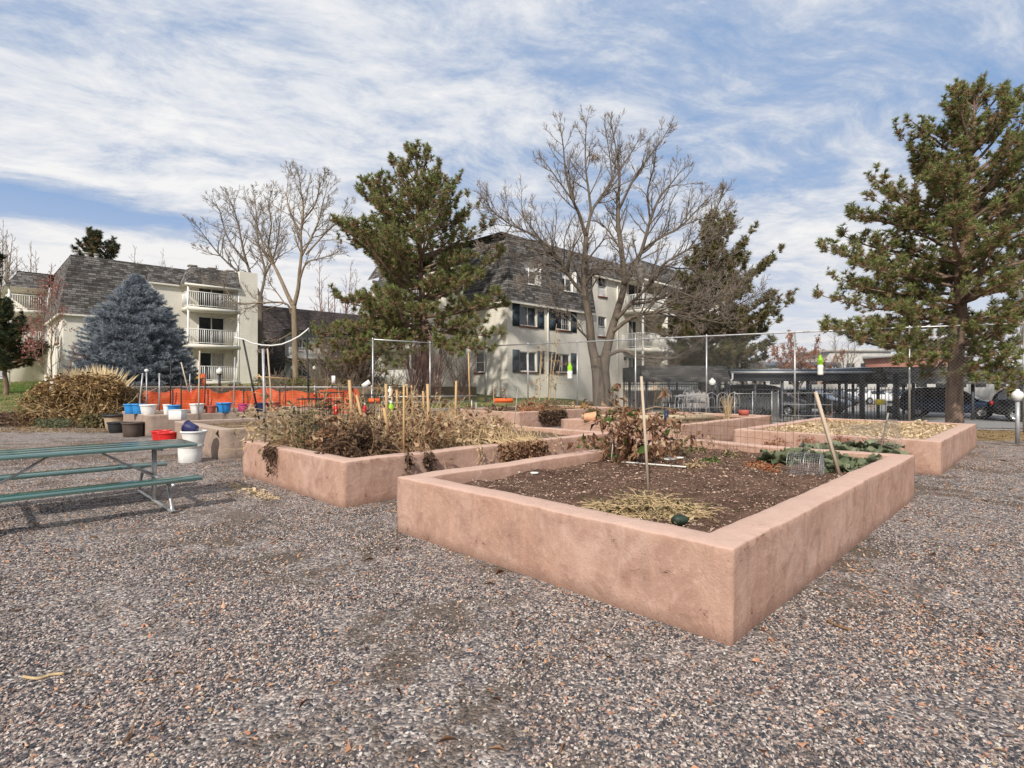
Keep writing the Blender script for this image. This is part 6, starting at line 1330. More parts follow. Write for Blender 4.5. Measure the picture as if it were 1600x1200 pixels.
# ================================================================ TREES
def rpoly(pts, k=None):
    """resample a polyline smoothly (Catmull-Rom)"""
    p = np.asarray(pts, float); n = len(p); out = []
    q = np.vstack((2*p[0]-p[1], p, 2*p[-1]-p[-2])); m = 5
    for i in range(n-1):
        a, b, c, d = q[i], q[i+1], q[i+2], q[i+3]
        for j in range(m):
            t_ = j/m; out.append(.5*((2*b)+(-a+c)*t_+(2*a-5*b+4*c-d)*t_*t_+(-a+3*b-3*c+d)*t_**3))
    out.append(p[-1]); return np.array(out)
class BareTree:
    def __init__(s, seed, minr=.008, maxlev=4, dens=1.0, up=.06): s.rs = np.random.RandomState(seed); s.mb = MB(); s.tw = MB(); s.minr = minr; s.maxlev = maxlev; s.dens = dens; s.up = up; s.thin = .74
    def limb(s, pts, r0, r1, lev=1, side=True, c0=.2, maxL=2.9, n=None):
        pts = rpoly(pts); k = len(pts); rad = np.linspace(r0*s.thin, r1*s.thin, k); L = np.linalg.norm(np.diff(pts, axis=0), axis=1).sum()
        s.mb.tube(pts, rad, 8 if r0 > .08 else 6)
        if side: s.sprout(pts, rad, L, lev, c0, maxL, n)
    def sprout(s, pts, rad, L, lev, c0, maxL, n=None):
        rs = s.rs; k = len(pts); n = int((n or 0)*2.2) or max(3, int(L*s.dens*(3.2 if lev == 1 else 4.6)))
        for i in range(n+1):
            f = c0+(1-c0)*(i+rs.rand())/(n+.0) if i < n else 1.0
            f = min(f, 1); j = min(k-2, int(f*(k-1))); p = pts[j]+(pts[j+1]-pts[j])*(f*(k-1)-j if f < 1 else 1); T = unit(pts[j+1]-pts[j])
            if i < n:
                a = rs.normal(0, 1, 3); a -= T*(a @ T); a = unit(a); ang = R(rs.uniform(22, 52)); d = T*math.cos(ang)+a*math.sin(ang)
            else: d = T
            l = min(maxL, max(.35, L*.42))*rs.uniform(.55, 1.15)*(1-.55*f)*(.55 if lev == 1 and f > .88 else 1); s.branch(p, d, l, min(max(rad[j]*.5, s.minr*1.2), .045), lev+1)
    def branch(s, p, d, L, r, lev):
        rs = s.rs; k = 4 if lev >= s.maxlev else 6; pts = [p]
        for i in range(k): d = unit(d+rs.normal(0, .13, 3)+np.array((0, 0, s.up))); pts.append(pts[-1]+d*L/k)
        pts = np.array(pts); r = max(r, s.minr); rad = np.linspace(r, max(r*.4, s.minr*.6), k+1)
        (s.mb if lev < 3 else s.tw).tube(pts, rad, 5 if lev < 3 else 3, False)
        if lev < s.maxlev: s.sprout(pts, rad, L, lev, .18, 1.6 if lev == 2 else .85)
    def done(s, name, label, cat, base, barkm, twigm, group=None):
        r = root(name, label, cat, base, 0, group); obj('trunk', s.mb, MATS[barkm], r, smooth=True, world_of=r); obj('crown', s.tw, MATS[twigm], r, smooth=True, world_of=r); return r
def PP(pts, Y0, dY=0.0): n = len(pts); return [P(x, y, Y0+dY*i/(n-1)) for i, (x, y) in enumerate(pts)]
# big bare tree behind the fence
B = BareTree(11, .0085, 4, 1.05); Y = 27.5; g = np.array((P(938, 600, Y)[0], Y, ground_z(4.5, Y)))
B.limb([g-(0, 0, .1), *PP([(936, 610), (934, 585), (930, 560)], Y)], .50, .36, side=False)
B.limb(PP([(944, 640), (945, 600), (944, 575), (948, 548)], Y+.15), .42, .32, side=False)
B.limb(PP([(932, 575), (924, 535), (921, 500), (914, 460), (913, 420), (916, 370)], Y, -.3), .32, .17, side=True, c0=.5, n=7)
B.limb(PP([(916, 372), (905, 335), (894, 310), (884, 270), (880, 228), (875, 195)], Y-.3, -1.2), .13, .02); B.limb(PP([(894, 312), (878, 290), (858, 262), (845, 245)], Y-.6, .8), .07, .015)
B.limb(PP([(916, 370), (924, 332), (940, 306), (956, 282), (952, 240), (945, 198)], Y-.3, 1.5), .12, .02); B.limb(PP([(924, 334), (920, 300), (915, 260), (915, 215), (918, 182)], Y, .2), .10, .015); B.limb(PP([(940, 308), (965, 270), (985, 240), (1000, 215)], Y+.6, 1.5), .08, .015)
B.limb(PP([(947, 552), (956, 515), (964, 488), (975, 445), (972, 400), (966, 350), (966, 310)], Y+.15, .9), .30, .13, c0=.5, n=7)
B.limb(PP([(966, 312), (968, 270), (962, 230), (955, 190)], Y+1, .5), .11, .015); B.limb(PP([(966, 330), (985, 290), (1002, 262), (1030, 225), (1042, 205)], Y+1, -1.), .10, .015); B.limb(PP([(970, 390), (950, 360), (930, 345), (905, 350)], Y+.7, 1.8), .07, .012)
B.limb(PP([(975, 445), (990, 420), (1003, 390), (1016, 345), (1030, 310), (1050, 285), (1068, 262)], Y+.5, -1.5), .18, .02); B.limb(PP([(1003, 392), (1030, 372), (1062, 355), (1092, 325), (1120, 295)], Y+.1, 1.8), .12, .015); B.limb(PP([(1016, 345), (1012, 300), (1022, 262), (1025, 230)], Y, -1.5), .08, .015)
B.limb(PP([(962, 500), (985, 475), (1005, 455), (1035, 415), (1075, 390), (1110, 372), (1138, 355)], Y+.3, -2.6), .15, .015); B.limb(PP([(985, 475), (1020, 470), (1060, 455), (1100, 440), (1150, 436)], Y+.2, 1.6), .12, .015)
B.limb(PP([(955, 520), (985, 498), (1022, 488), (1070, 490), (1115, 500), (1150, 478), (1185, 460)], Y+.2, -2.2), .15, .018, n=16); B.limb(PP([(948, 556), (972, 548), (1000, 556), (1050, 560), (1080, 546), (1098, 528)], Y+.1, -1.6), .13, .03, n=5)
B.limb(PP([(914, 462), (895, 440), (882, 418), (868, 395), (835, 368), (800, 352), (770, 330), (758, 312)], Y-.1, -2.4), .13, .015, n=20); B.limb(PP([(888, 430), (862, 412), (842, 420), (822, 448)], Y-.6, -1.2), .09, .012, n=12); B.limb(PP([(868, 396), (850, 372), (838, 345), (832, 318)], Y-.8, 1.2), .06, .012)
B.limb(PP([(912, 450), (925, 430), (950, 420), (980, 425), (1000, 440)], Y-.2, -2), .10, .012, n=14); B.limb(PP([(925, 535), (905, 515), (890, 500), (870, 492)], Y-.1, -1), .08, .012); B.limb(PP([(915, 410), (935, 385), (950, 372), (985, 380)], Y-.4, -1.6), .07, .012)
for q, r0, dy in (([(882, 418), (862, 425), (840, 428), (815, 440)], .06, -.6), ([(868, 395), (845, 398), (815, 402), (780, 405)], .05, 1.2), ([(800, 352), (785, 372), (765, 385), (752, 388)], .04, .8), ([(895, 440), (880, 452), (862, 462), (850, 482)], .05, -1.2), ([(1020, 488), (1050, 470), (1090, 462), (1130, 468)], .07, .8), ([(1035, 415), (1070, 420), (1105, 412), (1140, 400)], .06, 1.4), ([(1060, 455), (1095, 470), (1130, 492), (1150, 515)], .06, -1.2), ([(1075, 390), (1105, 350), (1122, 320), (1130, 300)], .05, -.8), ([(1070, 490), (1100, 478), (1135, 450), (1165, 425)], .06, 1.), ([(1062, 355), (1085, 345), (1110, 338), (1138, 325)], .05, .8), ([(985, 475), (1000, 500), (1030, 520), (1065, 528)], .05, -1)):
    B.limb(PP(q, Y-1.0, dy), r0, .010, c0=.1, n=7)
BT = B.done('bare_tree', 'largest leafless tree with spreading grey limbs before the shuttered building', 'tree', g, 'bark_grey', 'bark_twig')
mb = MB(); rs = np.random.RandomState(4)
for i in range(160): d = unit(rs.normal(0, 1, 3)); p = d*np.array((.28, .28, .22))*rs.uniform(.6, 1); mb.tube([p, p+rs.normal(0, .12, 3)], .008, 3, False)
tag(obj('bird_nest', mb, MATS['stem_brown'], loc=P(929, 247, Y)), 'round twig nest high in the largest leafless tree', 'nest')
# tan trunked bare tree at left centre
B = BareTree(21, .010, 4, .95); Y = 36; g = np.array((P(462, 600, Y)[0], Y, 1.1))
B.limb([g-(0, 0, .2), *PP([(462, 590), (461, 540), (460, 500), (459, 478)], Y)], .30, .24, side=False)
B.limb(PP([(459, 480), (450, 462), (438, 435), (428, 415), (415, 398), (408, 372), (398, 340), (388, 310)], Y, 2.2), .20, .02, c0=.4); B.limb(PP([(428, 416), (420, 385), (424, 350), (420, 320), (425, 300)], Y+1, -2), .10, .02)
B.limb(PP([(459, 480), (466, 450), (468, 425), (471, 395), (470, 360), (474, 330), (470, 296), (466, 268)], Y, -1.2), .20, .02, c0=.4); B.limb(PP([(471, 400), (486, 372), (498, 345), (505, 315), (515, 280)], Y-.5, 1.5), .12, .018); B.limb(PP([(473, 345), (492, 320), (500, 290), (508, 272)], Y-.6, -1.4), .08, .015); B.limb(PP([(471, 365), (455, 335), (448, 305), (452, 270)], Y, 1.4), .09, .015)
B.limb(PP([(466, 445), (478, 412), (500, 404), (518, 398), (530, 392)], Y-.2, -1.5), .10, .015); B.limb(PP([(478, 398), (505, 368), (528, 345), (548, 318)], Y-.3, .8), .09, .015)
B.limb(PP([(456, 492), (446, 474), (406, 473), (368, 473), (350, 448), (322, 436)], Y, -1.8), .10, .015); B.limb(PP([(446, 476), (432, 456), (420, 440), (422, 425)], Y, 1), .07, .015); B.limb(PP([(406, 473), (385, 484), (370, 498)], Y-.6, -.6), .05, .012); B.limb(PP([(456, 520), (430, 535), (410, 550)], Y, -1.5), .06, .012)
B.done('bare_tree', 'tall leafless tree with a tan forked trunk left of the centre pine', 'tree', g, 'bark_tan', 'bark_twig')
B = BareTree(31, .013, 4, .8); Y = 49; g = np.array((P(408, 600, Y)[0], Y, 2.0))
B.limb([g-(0, 0, .2), *PP([(408, 560), (407, 500), (407, 462)], Y)], .40, .30, side=False)
B.limb(PP([(407, 464), (392, 430), (380, 390), (372, 350), (362, 318), (352, 300)], Y, 1.5), .20, .02); B.limb(PP([(400, 450), (372, 425), (345, 400), (322, 372), (306, 350)], Y, -2), .16, .02); B.limb(PP([(407, 464), (414, 425), (404, 380), (400, 330), (396, 296)], Y, 2), .18, .02); B.limb(PP([(414, 430), (428, 400), (436, 360), (440, 320)], Y, -2), .14, .02); B.limb(PP([(386, 412), (356, 372), (345, 335), (335, 312)], Y, 2), .12, .02); B.limb(PP([(345, 400), (325, 395), (305, 385)], Y-.5, .5), .08, .02)
B.done('bare_tree', 'leafless tree rising behind the right end of the left building', 'tree', g, 'bark_grey', 'bark_twig')
def far_bare(label, x, ytop, w, Y, zb, seed, barkm='bark_twig', group=None, n=7, ybase=600, dens=.6, mr=.018):
    B = BareTree(seed, mr, 3, dens); rs = B.rs; g = np.array((P(x, 600, Y)[0], Y, zb)); H = P(x, ytop, Y)[2]-zb; W_ = w*Y/FPX/2
    B.limb([g, g+(0, 0, H*.2), g+(rs.normal(0, .2), 0, H*.38)], .035*H**.9*.8, .02*H, side=False)
    for k in range(n):
        a = k*2*math.pi/n+rs.uniform(0, .6); e = rs.uniform(.35, 1); s_ = rs.uniform(.2, .38)
        p0 = g+(0, 0, H*s_); p2 = g+np.array((math.cos(a)*W_*e, math.sin(a)*W_*e, H*rs.uniform(.72, 1.0)-H*.2*e+H*.12)); p1 = (p0+p2)/2+np.array((math.cos(a)*W_*.18, math.sin(a)*W_*.18, -H*.05)); B.limb([p0, p1, p2], .012*H, .02, maxL=2.8)
    return B.done('bare_tree', label, 'tree', g, barkm, barkm, group)
far_bare('small far leafless tree between the tan trunked tree and the centre pine', 522, 408, 95, 66, 2, 41, 'bark_red')
far_bare('leafless tree at the far left edge above the roof wing', 30, 372, 110, 62, 2, 42, 'bark_tan')
far_bare('leafless tree cut by the left picture edge', -25, 350, 110, 58, 2, 43, 'bark_tan')
far_bare('thin leafless tree top just above the middle of the left roof', 207, 384, 50, 75, 2, 44)
far_bare('lowest leafless tree top above the right half of the left roof', 262, 402, 34, 75, 2, 45)
far_bare('leafless tree far behind the right pine at the edge', 1560, 470, 120, 60, -.3, 46, n=9)
far_bare('distant leafless tree behind the red brick building', 1320, 515, 60, 85, -.3, 47)
far_bare('dense leafless shrub tree behind the long carport', 1170, 548, 90, 44, -.3, 48, n=12, dens=1.2)
far_bare('leafless tree behind the right shingled carport', 1480, 520, 100, 70, -.3, 49)
far_bare('thin leafless tree far behind the centre pine', 590, 455, 60, 60, 2, 50)

# ---- needle trees
def tuft_template(n, seed, L=.22, spread=.75, w=.012):
    rs = np.random.RandomState(seed); V = []; T = []
    for i in range(n):
        a = rs.uniform(0, 6.283); t_ = rs.uniform(.1, 1)*spread; d = np.array((math.cos(a)*math.sin(t_), math.sin(a)*math.sin(t_), math.cos(t_))); l = L*rs.uniform(.65, 1.1); s_ = unit(np.cross(d, rs.normal(0, 1, 3)))*w; b = np.array((0, 0, rs.uniform(-.06, .04))); k = len(V)
        V += [b-s_, b+s_, b+d*l]; T.append((k, k+1, k+2))
    return np.array(V), [], T
TUFTS = [tuft_template(18, 5, .19, .80, .0115), tuft_template(18, 6, .17, .75, .0115)]
def pine(label, base, H, env, seed, lims=(), trunk_r=.3, green='needles_green', brown='needles_brown', tuft=1.0, first=.12, dz=.42, lean=(0, 0), dens=1.0, name='pine_tree', nb=5, gapaz=None, bf=.30, group=None, cl=1.0):
    rs = np.random.RandomState(seed); base = np.array(base, float); wd = MB(); tw = MB(); gp, gd, bp, bd = [], [], [], []
    tp = [base+np.array((lean[0]*f**1.5+rs.normal(0, .05), lean[1]*f+rs.normal(0, .05), H*f)) for f in np.linspace(0, 1, 12)]; tp[0] = base-(0, 0, .2)
    tr = np.linspace(trunk_r, .03, 12); wd.tube(rpoly(tp), np.interp(np.linspace(0, 1, 56), np.linspace(0, 1, 12), tr), 10)
    T_ = np.array(tp)
    def tpos(f): return np.array([np.interp(f, np.linspace(0, 1, 12), T_[:, i]) for i in range(3)])
    def bough(p0, d, L, curve, r0, az=None, end=None):
        k = 9
        if end is not None:
            mid = (p0+end)/2-(0, 0, L*.06); pts = rpoly([p0, mid, end]); pts = pts[np.linspace(0, len(pts)-1, k+1).astype(int)]+np.vstack((np.zeros(3), rs.normal(0, L*.008, (k, 3))))
        else:
            pts = [p0]; dd = d.copy()
            for i in range(k): dd = unit(dd+np.array((0, 0, curve*(.3+i/k)))+rs.normal(0, .06, 3)); pts.append(pts[-1]+dd*L/k)
            pts = np.array(pts)
        tw.tube(pts, np.linspace(r0, .012, k+1), 5, False)
        ns = int(max(3, L*2.7*dens)); ends = []
        for i in range(ns):
            f = .22+.78*(i+rs.rand()*.8)/ns; f = min(f, 1); j = min(k-1, int(f*k)); p = pts[j]+(pts[j+1]-pts[j])*(f*k-j); T = unit(pts[j+1]-pts[j]); sgn = 1 if i % 2 else -1
            sd_ = unit(np.cross(T, (0, 0, 1)))*sgn; d2 = unit(T*.75+sd_*rs.uniform(.4, 1.1)+np.array((0, 0, rs.uniform(-.05, .5)))); l2 = (.28+.62*(1-f)**.7*min(1.6, L*.4))*rs.uniform(.6, 1.3)
            q = [p]; m = 4; dd = d2
            for u in range(m): dd = unit(dd+np.array((0, 0, .16))+rs.normal(0, .12, 3)); q.append(q[-1]+dd*l2/m)
            q = np.array(q); tw.tube(q, np.linspace(.014, .007, m+1), 3, False); ends.append((q[-1], dd, f)); 
            if l2 > .75: ends.append((q[2]+rs.normal(0, .08, 3), unit(dd+rs.normal(0, .5, 3)), f*.8))
        ends.append((pts[-1], unit(pts[-1]-pts[-2]), 1.)); ends.append((pts[-2], unit(pts[-1]-pts[-2]), 1.))
        for e, dd, f in ends:
            ax_ = unit(dd+np.array((0, 0, .75))); nt = rs.randint(10, 15); sz = rs.uniform(.75, 1.2)*cl
            for u in range(nt):
                t_ = rs.uniform(-.26, .10)*sz; rd = rs.normal(0, 1, 3); rd = unit(rd-ax_*(rd @ ax_))
                inner = rs.rand() < bf*(1.9 if t_ < -.10*sz else .35)
                (bp if inner else gp).append(e+ax_*t_+rd*.03*sz); (bd if inner else gd).append(ax_*(.35+2.2*max(0, t_+.05))+rd*.85)
    z = first*H
    while z < H*.985:
        f = z/H; n_ = nb if f < .85 else 4; a0 = rs.uniform(0, 6.28)
        for i in range(n_):
            a = a0+i*6.283/n_+rs.normal(0, .25); L = env(f, a)*rs.uniform(.62, 1.14)
            if gapaz is not None and gapaz(f, a): continue
            e = R(-8+62*f**1.3+rs.normal(0, 8)); d = np.array((math.cos(a)*math.cos(e), math.sin(a)*math.cos(e), math.sin(e))); p = tpos(f+rs.normal(0, .007))
            if L > .15: bough(p, d, L, .09-.02*f, .02+.018*L)
        z += dz*rs.uniform(.7, 1.3)
    for (f, end) in lims: p0 = tpos(f); bough(p0, None, np.linalg.norm(end-p0), 0, .07, end=np.array(end, float))
    r = root(name, label, 'tree', base, 0, group); obj('trunk', wd, MATS['bark_pine'], r, smooth=True, world_of=r); br = MB(); 
    obj('branches', tw, MATS['bark_pine'], r, world_of=r)
    for nm, pts, ds, m_ in (('crown', gp, gd, green), ('old_needles', bp, bd, brown)):
        pts, ds = np.array(pts), np.array(ds); mb = MB(); h = len(pts)//2; M = rotmats(ds, rs); sc = tuft*rs.uniform(.7, 1.2, len(pts))
        mb.scatter(*TUFTS[0], pts[:h], M[:h], sc[:h]); mb.scatter(*TUFTS[1], pts[h:], M[h:], sc[h:]); obj(nm, mb, MATS[m_], r, world_of=r)
    return r
# centre pine
Y = 28.5; bx = P(665, 600, Y)[0]; zb = .5; H = P(650, 232, Y)[2]-zb
def env1(f, a):
    L = np.interp(f, [0, .15, .3, .42, .55, .68, .8, .9, 1], [3.0, 3.5, 4.0, 4.6, 4.0, 3.3, 2.6, 1.4, .4])
    c = math.cos(a); L *= (1+.18*max(0, -c)*(.35 < f < .62)); L *= (.72 if (c > .3 and .42 < f < .5) else 1); return L
lim = [(.30, P(790, 520, Y-2)), (.32, P(480, 545, Y-3)), (.34, P(500, 520, Y-1.5)), (.28, P(535, 560, Y-3)), (.46, P(532, 466, Y-1)), (.42, P(755, 430, Y-2.4)), (.60, P(527, 345, Y)), (.63, P(558, 290, Y-.5)), (.66, P(748, 322, Y)), (.30, P(720, 555, Y-3)), (.27, P(600, 580, Y-3)), (.56, P(530, 372, Y+.5)), (.70, P(562, 278, Y+.5)), (.74, P(732, 300, Y-.5)), (.31, P(515, 575, Y-2)), (.3, P(560, 530, Y-3)), (.52, P(745, 395, Y-2)), (.33, P(490, 512, Y-1)), (.32, P(520, 508, Y-3)), (.30, P(548, 510, Y-1)), (.28, P(575, 545, Y-3.5)), (.29, P(505, 552, Y-.5)), (.31, P(760, 500, Y-3)), (.27, P(770, 545, Y-4))]
pine('tall centre pine with tiered green boughs before the cream building', (bx, Y, zb), H, env1, 51, lim, .24, lean=(-.55, 0), first=.27, dz=.86, nb=8, tuft=1.15, cl=1.05, dens=1.25, gapaz=lambda f, a: f < .48 and math.sin(a*7.3+f*91) > .7)
# right pine
Y = 20.3; bx = P(1492, 600, Y)[0]; H = P(1520, 148, Y)[2]
def env2(f, a):
    L = np.interp(f, [0, .2, .3, .4, .5, .6, .7, .8, .9, 1], [2.5, 3.6, 4.4, 4.7, 4.1, 3.8, 3.3, 2.7, 1.7, .4]); return L
lim = [(.36, P(1275, 458, Y-.6)), (.34, P(1283, 510, Y-1.5)), (.42, P(1278, 378, Y)), (.45, P(1330, 410, Y-1)), (.52, P(1352, 300, Y)), (.60, P(1356, 270, Y-.4)), (.66, P(1372, 290, Y+.6)), (.73, P(1400, 205, Y)), (.80, P(1420, 182, Y-.4)), (.40, P(1300, 430, Y-.5)), (.25, P(1590, 560, Y-3.2)), (.22, P(1640, 600, Y-3.6)), (.24, P(1400, 560, Y-2)), (.27, P(1340, 530, Y-1.5)), (.22, P(1580, 610, Y-3)), (.24, P(1440, 590, Y+1.5)), (.78, P(1600, 150, Y)), (.83, P(1592, 140, Y-.5)), (.6, P(1680, 260, Y)), (.7, P(1650, 200, Y))]
pine('largest pine at the right with a thick scaly trunk behind the fence', (bx, Y, 0), H, env2, 61, lim, .30, lean=(.75, 0), first=.24, dz=.76, nb=8, tuft=1.0, dens=1.5, cl=1.0)
# pine behind the bare tree at centre right
Y = 35; bx = P(1100, 600, Y)[0]; H = P(1120, 335, Y)[2]
def env3(f, a):
    L = np.interp(f, [0, .2, .4, .55, .7, .85, 1], [3.0, 4.4, 4.4, 3.8, 2.9, 1.7, .4]); return L*(1-.42*max(0, -math.cos(a)))
lim = [(.38, P(1243, 455, Y)), (.34, P(1240, 470, Y-1)), (.52, P(1220, 385, Y)), (.3, P(1218, 500, Y-1)), (.28, P(1195, 545, Y-1.5)), (.62, P(1180, 352, Y)), (.55, P(1210, 405, Y+1))]
pine('dark pine behind the right side of the largest leafless tree', (bx, Y, -.2), H, env3, 71, lim, .30, 'needles_olive', lean=(.5, 0), first=.18, dz=.8, nb=8, tuft=1.4, dens=1.1, bf=.15, cl=1.3)
pine('small pine top showing above the left building roof', (P(148, 600, 72)[0], 72, 2), P(148, 368, 72)[2]-2, lambda f, a: 3.0 if f < .9 else 1.5, 81, (), .3, 'needles_dark', first=.6, dz=.8, nb=5, tuft=2.6, dens=.7, group='small far pines', cl=2.5)
pine('low dark pine at the left edge on the lawn rise', (P(8, 600, 32)[0], 32, .9), 5.2, lambda f, a: 2.5*(1-f)+.35, 82, (), .14, 'needles_dark', 'needles_olive', first=.30, dz=.45, nb=7, tuft=1.4, dens=1.2, cl=1.6)
pine('pine tip poking in at the left picture edge', (P(-45, 600, 50)[0], 50, 2), P(-45, 300, 50)[2]-2, lambda f, a: 3.6*(1-f)+.8, 83, (), .3, 'needles_dark', first=.5, dz=.7, nb=6, tuft=2.0, dens=.8, cl=2)
# blue spruce
def spruce():
    Y = 30.0; rs = np.random.RandomState(91); base = np.array((P(214, 600, Y)[0], Y, .75)); H = P(214, 426, Y)[2]-.75; r = root('blue_spruce', 'dense conical blue spruce in front of the left building', 'tree', base); tw = MB(); gp, gd, sc = [], [], []
    tr = MB(); tr.tube([(0, 0, -.2), (0, 0, H*.97)], [.22, .02], 8); obj('trunk', tr, MATS['bark_pine'], r)
    core = MB(); prof = [(.01, H*.93)]+[(float(np.interp(z, [0, .25, .42, .6, .73, .85, .94], [1.9, 2.0, 1.7, 1.25, .85, .36, .1])), H*z) for z in np.linspace(.9, .06, 12)]; core.lathe(prof, n=28); V = core.v[0]; V[:, :2] *= 1+.12*np.array([mnoise.noise(Vector(v)*1.2) for v in V])[:, None]; V[:, :2] *= .80; obj('inner_core', core, MATS['core_blue'], r, smooth=True)  # solid dark core added inside the crown so it isn't see-through
    z = .10
    while z < H*.97:
        f = z/H; R_ = np.interp(f, [0, .08, .25, .42, .6, .73, .85, .94, 1], [2.7, 3.0, 2.95, 2.65, 2.15, 1.65, .95, .42, .08])*(1+.10*mnoise.noise(Vector((z*1.5, 0, 3))))*.95; n_ = int(8+R_*9); a0 = rs.uniform(0, 6.28)
        for i in range(n_):
            a = a0+i*6.283/n_+rs.normal(0, .08); L = R_*rs.uniform(.80, 1.12)*(1+.06*math.sin(a*3+f*6)); out_ = np.array((math.cos(a), math.sin(a), 0)); sd_ = np.array((-out_[1], out_[0], 0)); zz = z+rs.normal(0, .05)
            for t_ in np.arange(max(.0, L-1.15), L, .085):
                q = t_/max(L, .1); p = out_*t_+(0, 0, zz-.10*L*q+.16*L*q**3); wdt = .06+.45*(L-t_)*.6
                for s_ in (-1, 0, 1):
                    if s_ and t_ > L-.1: continue
                    pp_ = p+sd_*s_*wdt*rs.uniform(.5, 1.0)+rs.normal(0, .025, 3); gp.append(pp_); gd.append(out_*1.0+sd_*s_*.8+np.array((0, 0, rs.uniform(.0, .45)))+rs.normal(0, .15, 3))
        z += .21*rs.uniform(.7, 1.3)*(1 if f < .8 else .6)
    TV, TQ, TT = tuft_template(17, 9, .20, .95, .011); gp, gd = np.array(gp), np.array(gd); mb = MB(); mb.scatter(TV, TQ, TT, gp, rotmats(gd, rs), rs.uniform(.6, 1.3, len(gp))); obj('crown', mb, MATS['needles_blue'], r)
    return r
spruce()
# dry leader twigs above the spruce
# orange leaved tree, right centre
def leafy_tree(label, base, H, W_, seed, lm, barkm, nl, size, name='leafy_tree', n=9, dens=1.2, fill=.5, group=None):
    B = BareTree(seed, .014, 3, dens); rs = B.rs; g = np.array(base, float); B.limb([g, g+(0, 0, H*.2), g+(0, 0, H*.35)], .03*H, .02*H, side=False)
    for k in range(n):
        a = k*2*math.pi/n+rs.uniform(0, .6); e = rs.uniform(.4, 1); p0 = g+(0, 0, H*rs.uniform(.15, .35)); p2 = g+np.array((math.cos(a)*W_*e, math.sin(a)*W_*e, H*rs.uniform(.7, 1.0)-H*.22*e+H*.06)); B.limb([p0, (p0+p2)/2+(0, 0, -.04*H), p2], .011*H, .02, maxL=1.6)
    V = np.vstack(B.tw.v); P_ = V[rs.choice(len(V), nl)]; r = B.done(name, label, 'tree', g, barkm, barkm, group); mb = MB(); leaves_at(mb, P_-g, rs, size, .6, jit=.06); obj('leaves', mb, MATS[lm], r); return r
leafy_tree('rust leaved tree beyond the parking lot left of the right pine', (P(1244, 600, 46)[0], 46, -.3), P(1244, 498, 46)[2]+.3, 3.3, 101, 'leaf_rust', 'bark_twig', 3600, (.10, .22), 'rust_leaved_tree')
# young tree with red leaves
def young_tree():
    Y = 20.6; g = np.array((P(80, 600, Y)[0], Y, 0)); B = BareTree(111, .006, 3, .8, up=.12); rs = B.rs
    B.limb([g, *PP([(80, 640), (81, 600), (80, 560), (81, 520), (80, 470), (79, 425)], Y)], .05, .012, side=True, c0=.35, maxL=.8, n=9)
    for q, r0 in (([(80, 600), (70, 575), (66, 530), (68, 480), (62, 440)], .028), ([(81, 605), (92, 575), (90, 535), (97, 510), (100, 480)], .024), ([(80, 600), (100, 592), (111, 570), (115, 540)], .022), ([(80, 590), (62, 570), (52, 540), (48, 505)], .022), ([(80, 560), (88, 520), (86, 480), (88, 455)], .022), ([(80, 602), (60, 592), (48, 600)], .018), ([(80, 650), (76, 660), (73, 672)], .02), ([(81, 648), (88, 660), (94, 672)], .02)):
        B.limb(PP(q, Y, rs.uniform(-.6, .6)), r0, .008, maxL=.45, n=7 if len(q) > 3 else 1)
    r = B.done('young_tree', 'slender young tree with a few dusky red leaves before the hedge', 'tree', g, 'bark_tan', 'bark_red')
    mb = MB(); pts = []
    for cx, cy, sx, sy, n_ in ((85, 448, 8, 12, 130), (66, 470, 8, 16, 170), (50, 520, 10, 20, 240), (62, 500, 8, 20, 90), (97, 490, 5, 8, 40), (45, 542, 8, 8, 60), (76, 440, 10, 10, 60), (66, 525, 8, 14, 40), (108, 512, 8, 3, 12), (130, 556, 4, 4, 10)):
        for _ in range(n_): pts.append(P(rs.normal(cx, sx), rs.normal(cy, sy), Y+rs.normal(0, .35))-g)
    leaves_at(mb, np.array(pts), rs, (.06, .13), .7); obj('leaves', mb, MATS['leaf_red'], r)
    m = MB(); p_ = P(81, 605, Y)-g; m.tube([p_-(0, 0, .22), p_+(0, 0, .22)], .075, 10); obj('trunk_wrap', m, MATS['bottle_white'], r)
young_tree()
# shrubs between the buildings
def shrub(label, base, H, W_, n, seed, barkm, lm=None, nl=0, size=(.06, .12), name='shrub', up=.05, group=None, rad=.014, cat='shrub'):
    rs = np.random.RandomState(seed); r = root(name, label, cat, base, 0, group); st = MB(); P_ = []
    for i in range(n):
        a = rs.uniform(0, 6.28); q = np.array((math.cos(a), math.sin(a)*.5, 0))*rs.uniform(0, .35)*W_; d = np.array((math.cos(a)*W_/H*rs.uniform(.1, 1), math.sin(a)*W_/H*.5, 1)); pts = grow(q, d, H*rs.uniform(.6, 1.05), 8, rs, .12, .02); st.tube(pts, np.linspace(rad, rad*.4, 9), 4, False); P_.append(pts[3:])
        for _ in range(5): j = rs.randint(2, 8); sb = grow(pts[j], unit(pts[j]-pts[j-1])+rs.normal(0, .5, 3), H*rs.uniform(.15, .35), 4, rs, .15, up); st.tube(sb, np.linspace(rad*.6, rad*.3, 5), 3, False); P_.append(sb)
    obj('stems', st, MATS[barkm], r)
    if nl: P_ = np.vstack(P_); mb = MB(); leaves_at(mb, P_[rs.choice(len(P_), nl)], rs, size, .5, jit=.08); obj('leaves', mb, MATS[lm], r)
    return r
